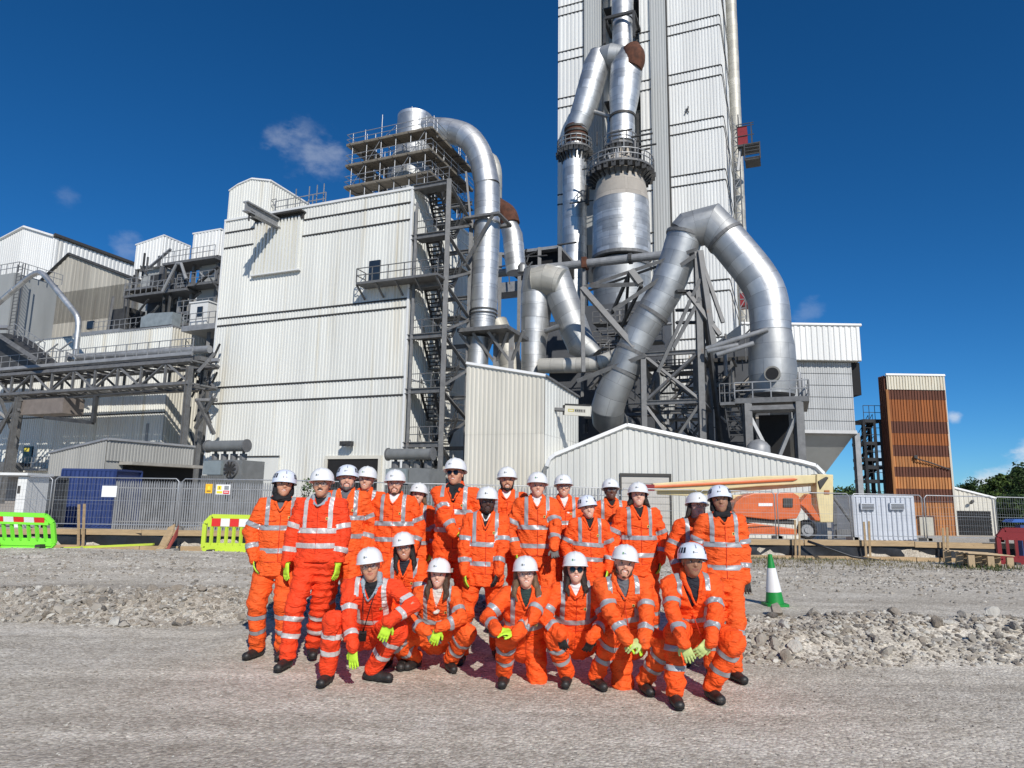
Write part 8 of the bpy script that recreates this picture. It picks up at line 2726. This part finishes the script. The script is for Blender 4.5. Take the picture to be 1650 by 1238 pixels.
# the group, back row first. pixel pairs only say in which direction each one stands; the third number is the distance
PEOPLE = [
    dict(label='man in white vented climbing helmet with grey beard and grey jumper', head=(560, 766), Yh=7.75, helm='climb', skin='fair', hair='grey', beard='gbeard', top=M_greyc, shirt=M_whitec, vd=.17, vs=.42, ht=(6, 4, 0), yaw=5, bulk=1.12, bands=(-.26, -.45)),
    dict(label='smiling man half hidden at the back between the grey-bearded man and the goateed man', head=(591, 768), Yh=8.35, skin='fair', hair='light', vd=.06, ht=(0, 2, -4), tilt=2),
    dict(label='broad man with short goatee and red-tinted glasses, jacket buttoned to a pointed collar', head=(637, 774), Yh=7.8, skin='fair', hair='brown', beard='brown', bt=.0, gl='clear', vd=.09, bulk=1.15, top=M_whitec, ht=(4, 5, 2)),
    dict(label='smiling fair woman at the back beside the tall man in sunglasses', head=(674, 793), Yh=8.2, skin='pale', hair='light', hs='bob', vd=.08, top=M_blackc, ht=(6, 2, -6), sw=.16),
    dict(label='tallest man in the back row, sunglasses and thick dark scarf inside his jacket', head=(734, 757), Yh=7.75, skin='tan', hair='black', gl='sun', scarf=M_blackc, vd=.15, ht=(-6, 0, 2), top=M_blackc, yaw=-6, bands=(-.24, -.42),
         hands=dict(L=dict(p=(742, 880, 7.35), e=(-.9, .2, -.4), d=(.9, -.4, .1), n=(0, .3, -1)))),
    dict(label='bearded young man smiling with teeth, standing behind the man with open lapels', head=(817, 769), Yh=8.2, skin='tan', hair='black', beard='black', bt=.004, vd=.08, top=M_whitec, ht=(4, 3, 0)),
    dict(label='clean-shaven older man beside the bearded young man, jacket with long vertical tapes', head=(866, 778), Yh=7.8, skin='fair', hair='grey', vd=.10, top=M_whitec, shirt=M_greyc, ht=(3, 2, -2), bulk=1.08, bands=(-.30, -.50),
         hands=dict(R=dict(p=(893, 912, 7.35), e=(.8, .2, -.4), d=(.1, -.4, -1), n=(0, -1, .2), g='grey', c=.7))),
    dict(label='man with thick black-framed glasses and white open-necked shirt at the back', head=(908, 780), Yh=8.25, skin='fair', hair='grey', gl='thick', vd=.14, vs=.6, top=M_whitec, ht=(-2, 2, 2)),
    dict(label='woman in white vented helmet leaning in before the man with black glasses', head=(947, 813), Yh=7.55, skin='pale', hair='brown', helm='climb', vd=.13, top=M_blackc, ht=(3, 6, 8), s=.95, sw=.165, roll=4),
    dict(label='dark-skinned man at the very back left of the tall long-haired woman', head=(984, 786), Yh=8.25, skin='dark', hair='black', gl='clear', vd=.07, top=M_blackc, ht=(0, 0, 0), smile=0),
    dict(label='laughing woman with windblown dark hair and helmet brim over her eyes', head=(1028, 794), Yh=7.6, skin='pale', hair='dark', hs='bob', vd=.12, vs=.35, top=M_blackc, ht=(-4, -4, -2), bands=(-.31, -.50), tilt=0),
    dict(label='laughing woman in a full-brim helmet with hair blown to the left', head=(1122, 811), Yh=7.2, skin='pale', hair='dark', hs='side', gl='clear', vd=.0, ht=(10, 2, -8), bands=(-.27, -.48), yaw=4, sw=.165),
    # standing nearer
    dict(label='smiling woman in white vented helmet and black scarf, leftmost of the group', head=(458, 775), Yh=7.15, skin='tan', hair='black', helm='climb', hs='scarf', vd=.13, top=M_greyc, ht=(10, 0, -4), yaw=14, sw=.165, bands=(-.27, -.49), gx=-2.45,
         legs=dict(L=dict(a=(410, 1061), t=(-.25, -1, 0)), R=dict(a=(452, 1063), t=(.1, -1, 0))), tilt=-4),
    dict(label='tall smiling man with moustache, blue-grey collar and segmented silver tapes, second from left', head=(519, 774), Yh=6.95, skin='tan', hair='black', mous='dark', gl='clear', collar=M_greyb, cloth=M_red, tape=M_tape2, vd=.07, long=False, top=M_blackc, ht=(4, 4, 2), bands=(-.29, -.43), yaw=2, bulk=1.05,
         legs=dict(L=dict(a=(457, 1080), t=(-.1, -1, 0)), R=dict(a=(500, 1062), t=(.3, -1, 0))),
         hands=dict(L=dict(p=(462, 905, 6.9), e=(-.8, .3, 0), d=(0, -.05, -1), n=(.6, .7, 0), c=.15), R=dict(p=(545, 905, 6.9), e=(.8, .3, 0), d=(-.05, -.05, -1), n=(-.9, .3, 0), c=.25))),
    dict(label='dark-skinned man in centre, orange jacket with lapels over a white shirt', head=(785, 802), Yh=7.05, skin='deep', hair='black', beard='black', bt=.0, vd=.17, vs=.42, top=M_blackc, shirt=M_whitec, ht=(8, 6, -2), roll=2, bulk=1.05, bands=(-.30, -.50), smile=0,
         legs=dict(L=dict(a=(742, 1069), t=(0, -1, 0)), R=dict(a=(800, 1062), t=(.2, -1, 0))),
         hands=dict(L=dict(p=(747, 942, 6.9), e=(-.8, .3, -.1), d=(.05, -.1, -1), n=(.9, .3, 0)), R=dict(p=(800, 945, 6.85), e=(.8, .3, 0), d=(-.2, -.2, -1), n=(-.9, .3, 0), g='black'))),
    dict(label='dark-skinned woman in white vented helmet and black headscarf, rightmost of the group', head=(1160, 800), Yh=6.8, skin='brown', hair='black', helm='climb', hs='scarf', vd=.09, top=M_blackc, ht=(-8, 2, 3), yaw=-4, bands=(-.28, -.50), smile=0, sw=.165,
         legs=dict(L=dict(a=(1150, 1092), t=(-.1, -1, 0)), R=dict(a=(1187, 1099), t=(.2, -1, 0))),
         hands=dict(R=dict(p=(1203, 950, 6.75), e=(.8, .3, 0), d=(.05, -.1, -1), n=(-.3, -1, 0), g='pale', c=.5))),
    # crouching and kneeling
    dict(label='smiling dark-haired woman with clear glasses crouching behind the kneeling older man', head=(651, 876), Yh=6.95, skin='tan', hair='black', hs='long', gl='clear', stand=False, vd=.13, vs=.4, top=M_navy, ht=(6, 6, 8), lean=8, sw=.165, pel=(648, 1035, 7.25), bands=(-.30, None), s=.95,
         legs=dict(L=dict(a=(622, 1076), k=(-.2, -1, .8), t=(-.2, -1, 0)), R=dict(a=(648, 1078), k=(.1, -1, .8), t=(0, -1, 0))),
         hands=dict(L=dict(p=(610, 990, 6.75)), R=dict(p=(665, 1000, 6.75)))),
    dict(label='older dark-haired man with grey collar kneeling at the left end of the front row', head=(597, 904), Yh=6.25, skin='tan', hair='black', gl='clear', stand=False, cloth=M_red, tape=M_tape2, collar=M_greyb, vd=.10, vs=.5, top=M_blackc, ht=(8, 6, 8), smile=0, s=1.0, pel=(585, 1045, 6.75), bands=(-.34, None), sw=.185,
         legs=dict(L=dict(a=(524, 1104), k=(-.15, -1, .9), t=(-.05, -1, 0)), R=dict(a=(597, 1100), k=(.9, -.9, .8), t=(1, -.35, 0))),
         hands=dict(L=dict(p=(569, 1052, 6.0), e=(-.8, .3, 0), d=(.1, -.1, -1), n=(.3, 1, 0), c=.12), R=dict(p=(628, 1000, 6.0), e=(1, .1, 0), d=(-.35, -.1, -1), n=(-.2, 1, .1), c=.2))),
    dict(label='long-haired young woman with cream hood squatting in the front row', head=(707, 919), Yh=6.6, skin='pale', hair='brown', hs='long', stand=False, vd=.14, vs=.3, hood=M_fleece, top=M_fleece, ht=(-2, 4, -2), s=.93, sw=.16, pel=(700, 1050, 7.0), bands=(-.30, None), smile=1,
         legs=dict(L=dict(a=(668, 1078), k=(-.7, -1, .8), t=(-.4, -1, 0)), R=dict(a=(724, 1082), k=(.7, -1, .8), t=(.3, -1, 0))),
         hands=dict(L=dict(p=(686, 1018, 6.4), e=(-1, .2, -.3), d=(.9, -.2, -.35), n=(0, .6, -.8), c=.3, g='grey'), R=dict(p=(708, 1010, 6.33), e=(1, .2, -.3), d=(-.35, -.1, -1), n=(-.1, 1, -.1), c=.25))),
    dict(label='smiling woman with long brown hair and glasses kneeling with one knee on the gravel', head=(847, 917), Yh=6.25, skin='pale', hair='light', hs='long', hw=1.15, gl='clear', stand=False, vd=.13, vs=.42, top=M_teal, ht=(2, 4, 2), s=.95, sw=.168, pel=(845, 1045, 6.55), bands=(-.32, None),
         toeback='R', legs=dict(L=dict(a=(812, 1106), k=(-.1, -1, .7), t=(-.1, -1, 0)), R=dict(a=(862, 1085, 6.85), k=(.1, -1, -.9))),
         hands=dict(L=dict(p=(800, 1015, 5.95), e=(-1, .2, -.6), d=(1, 0, -.1), n=(.1, .3, -1), c=.35), R=dict(p=(832, 1022, 5.92), e=(1, .2, -.7), d=(-1, -.1, .1), n=(0, .2, -1), c=.35))),
    dict(label='woman in round black sunglasses squatting in the front row', head=(927, 910), Yh=6.3, skin='pale', hair='dark', hs='long', hw=.9, gl='round', stand=False, vd=.05, vs=.6, top=M_whitec, ht=(0, 2, 0), s=.95, sw=.165, pel=(932, 1045, 6.6), bands=(-.31, None),
         legs=dict(L=dict(a=(914, 1106), k=(-.45, -1, .5), t=(-.15, -1, 0)), R=dict(a=(962, 1110), k=(.5, -1, .3), t=(.3, -1, 0))),
         hands=dict(L=dict(p=(902, 1022, 6.05), e=(-1, .2, -.5), d=(.3, .3, -1), n=(.3, .8, 0), g='black'), R=dict(p=(955, 1025, 6.05), e=(1, .2, -.5), d=(-.3, .3, -1), n=(-.3, .8, 0), g='black'))),
    dict(label='smiling man with moustache and stubble kneeling second from right in the front row', head=(1006, 900), Yh=6.1, skin='fair', hair='dark', beard='brown', bt=-.004, stand=False, vd=.12, vs=.55, top=M_greyc, ht=(-3, 4, -8), s=.99, sw=.18, pel=(1015, 1045, 6.4), bands=(-.31, None),
         toeback='L', legs=dict(L=dict(a=(1000, 1090, 6.75), k=(-.05, -1, -.9)), R=dict(a=(1041, 1118), k=(.5, -1, .8), t=(.1, -1, 0))),
         hands=dict(L=dict(p=(1010, 1032, 5.78), e=(-1, .2, -.4), d=(.9, -.1, -.5), n=(-.1, .5, -.9), c=.4), R=dict(p=(1038, 1046, 5.72), e=(1, .2, -.3), d=(-.9, -.1, -.25), n=(0, .6, -.8), c=.4, g='pale'))),
    dict(label='man in white vented helmet and navy top squatting at the right end of the front', head=(1115, 896), Yh=5.95, skin='brown', hair='black', helm='climb', stand=False, vd=.20, vs=.42, top=M_navy, ht=(2, 6, -2), s=1.0, sw=.182, pel=(1120, 1040, 6.35), bands=(-.32, None), smile=0, bulk=1.05,
         legs=dict(L=dict(a=(1091, 1139), k=(-.4, -1, .5), t=(-.05, -1, 0)), R=dict(a=(1150, 1130), k=(.38, -1, .4), t=(.15, -1, 0))),
         hands=dict(L=dict(p=(1104, 1052, 5.55), e=(-1, .1, -.3), d=(.4, -.1, -1), n=(.2, 1, .1), c=.22, g='pale'), R=dict(p=(1143, 1072, 5.5), e=(1, .1, -.2), d=(-.75, -.1, -.8), n=(-.2, 1, 0), c=.3, g='pale'))),
]
for i, P_ in enumerate(PEOPLE):
    P_ = dict(P_); P_['sid'] = i * 7 + 3
    hd, yh, lb = P_.pop('head'), P_.pop('Yh'), P_.pop('label')
    lg = P_.pop('legs', None); hn = P_.pop('hands', None)
    bd_, J_, inf = person(lb, hd, yh, lg, hn, **P_)
    if i == 17:                                             # lanyard of the kneeling man and the phone held by him
        nk_ = inf['neck']; s_ = inf['s']
        f_, r_, u_ = inf['fr'], inf['rt'], inf['spd']
        b = MB()
        tip = nk_ + f_ * .20 - u_ * .40 + r_ * .0
        b.tube([nk_ + f_ * .11 - r_ * .05 - u_ * .02, nk_ + f_ * .17 - r_ * .03 - u_ * .15, tip], .004, 5)
        b.tube([nk_ + f_ * .11 + r_ * .05 - u_ * .02, nk_ + f_ * .17 + r_ * .03 - u_ * .15, tip], .004, 5)
        lo_ = b.build('lanyard', M_blackc, bd_, True)
        b = MB(); b.beam(tip, tip - u_ * .10, .065, .03); b.build('pass_holder', M_blackc, lo_)
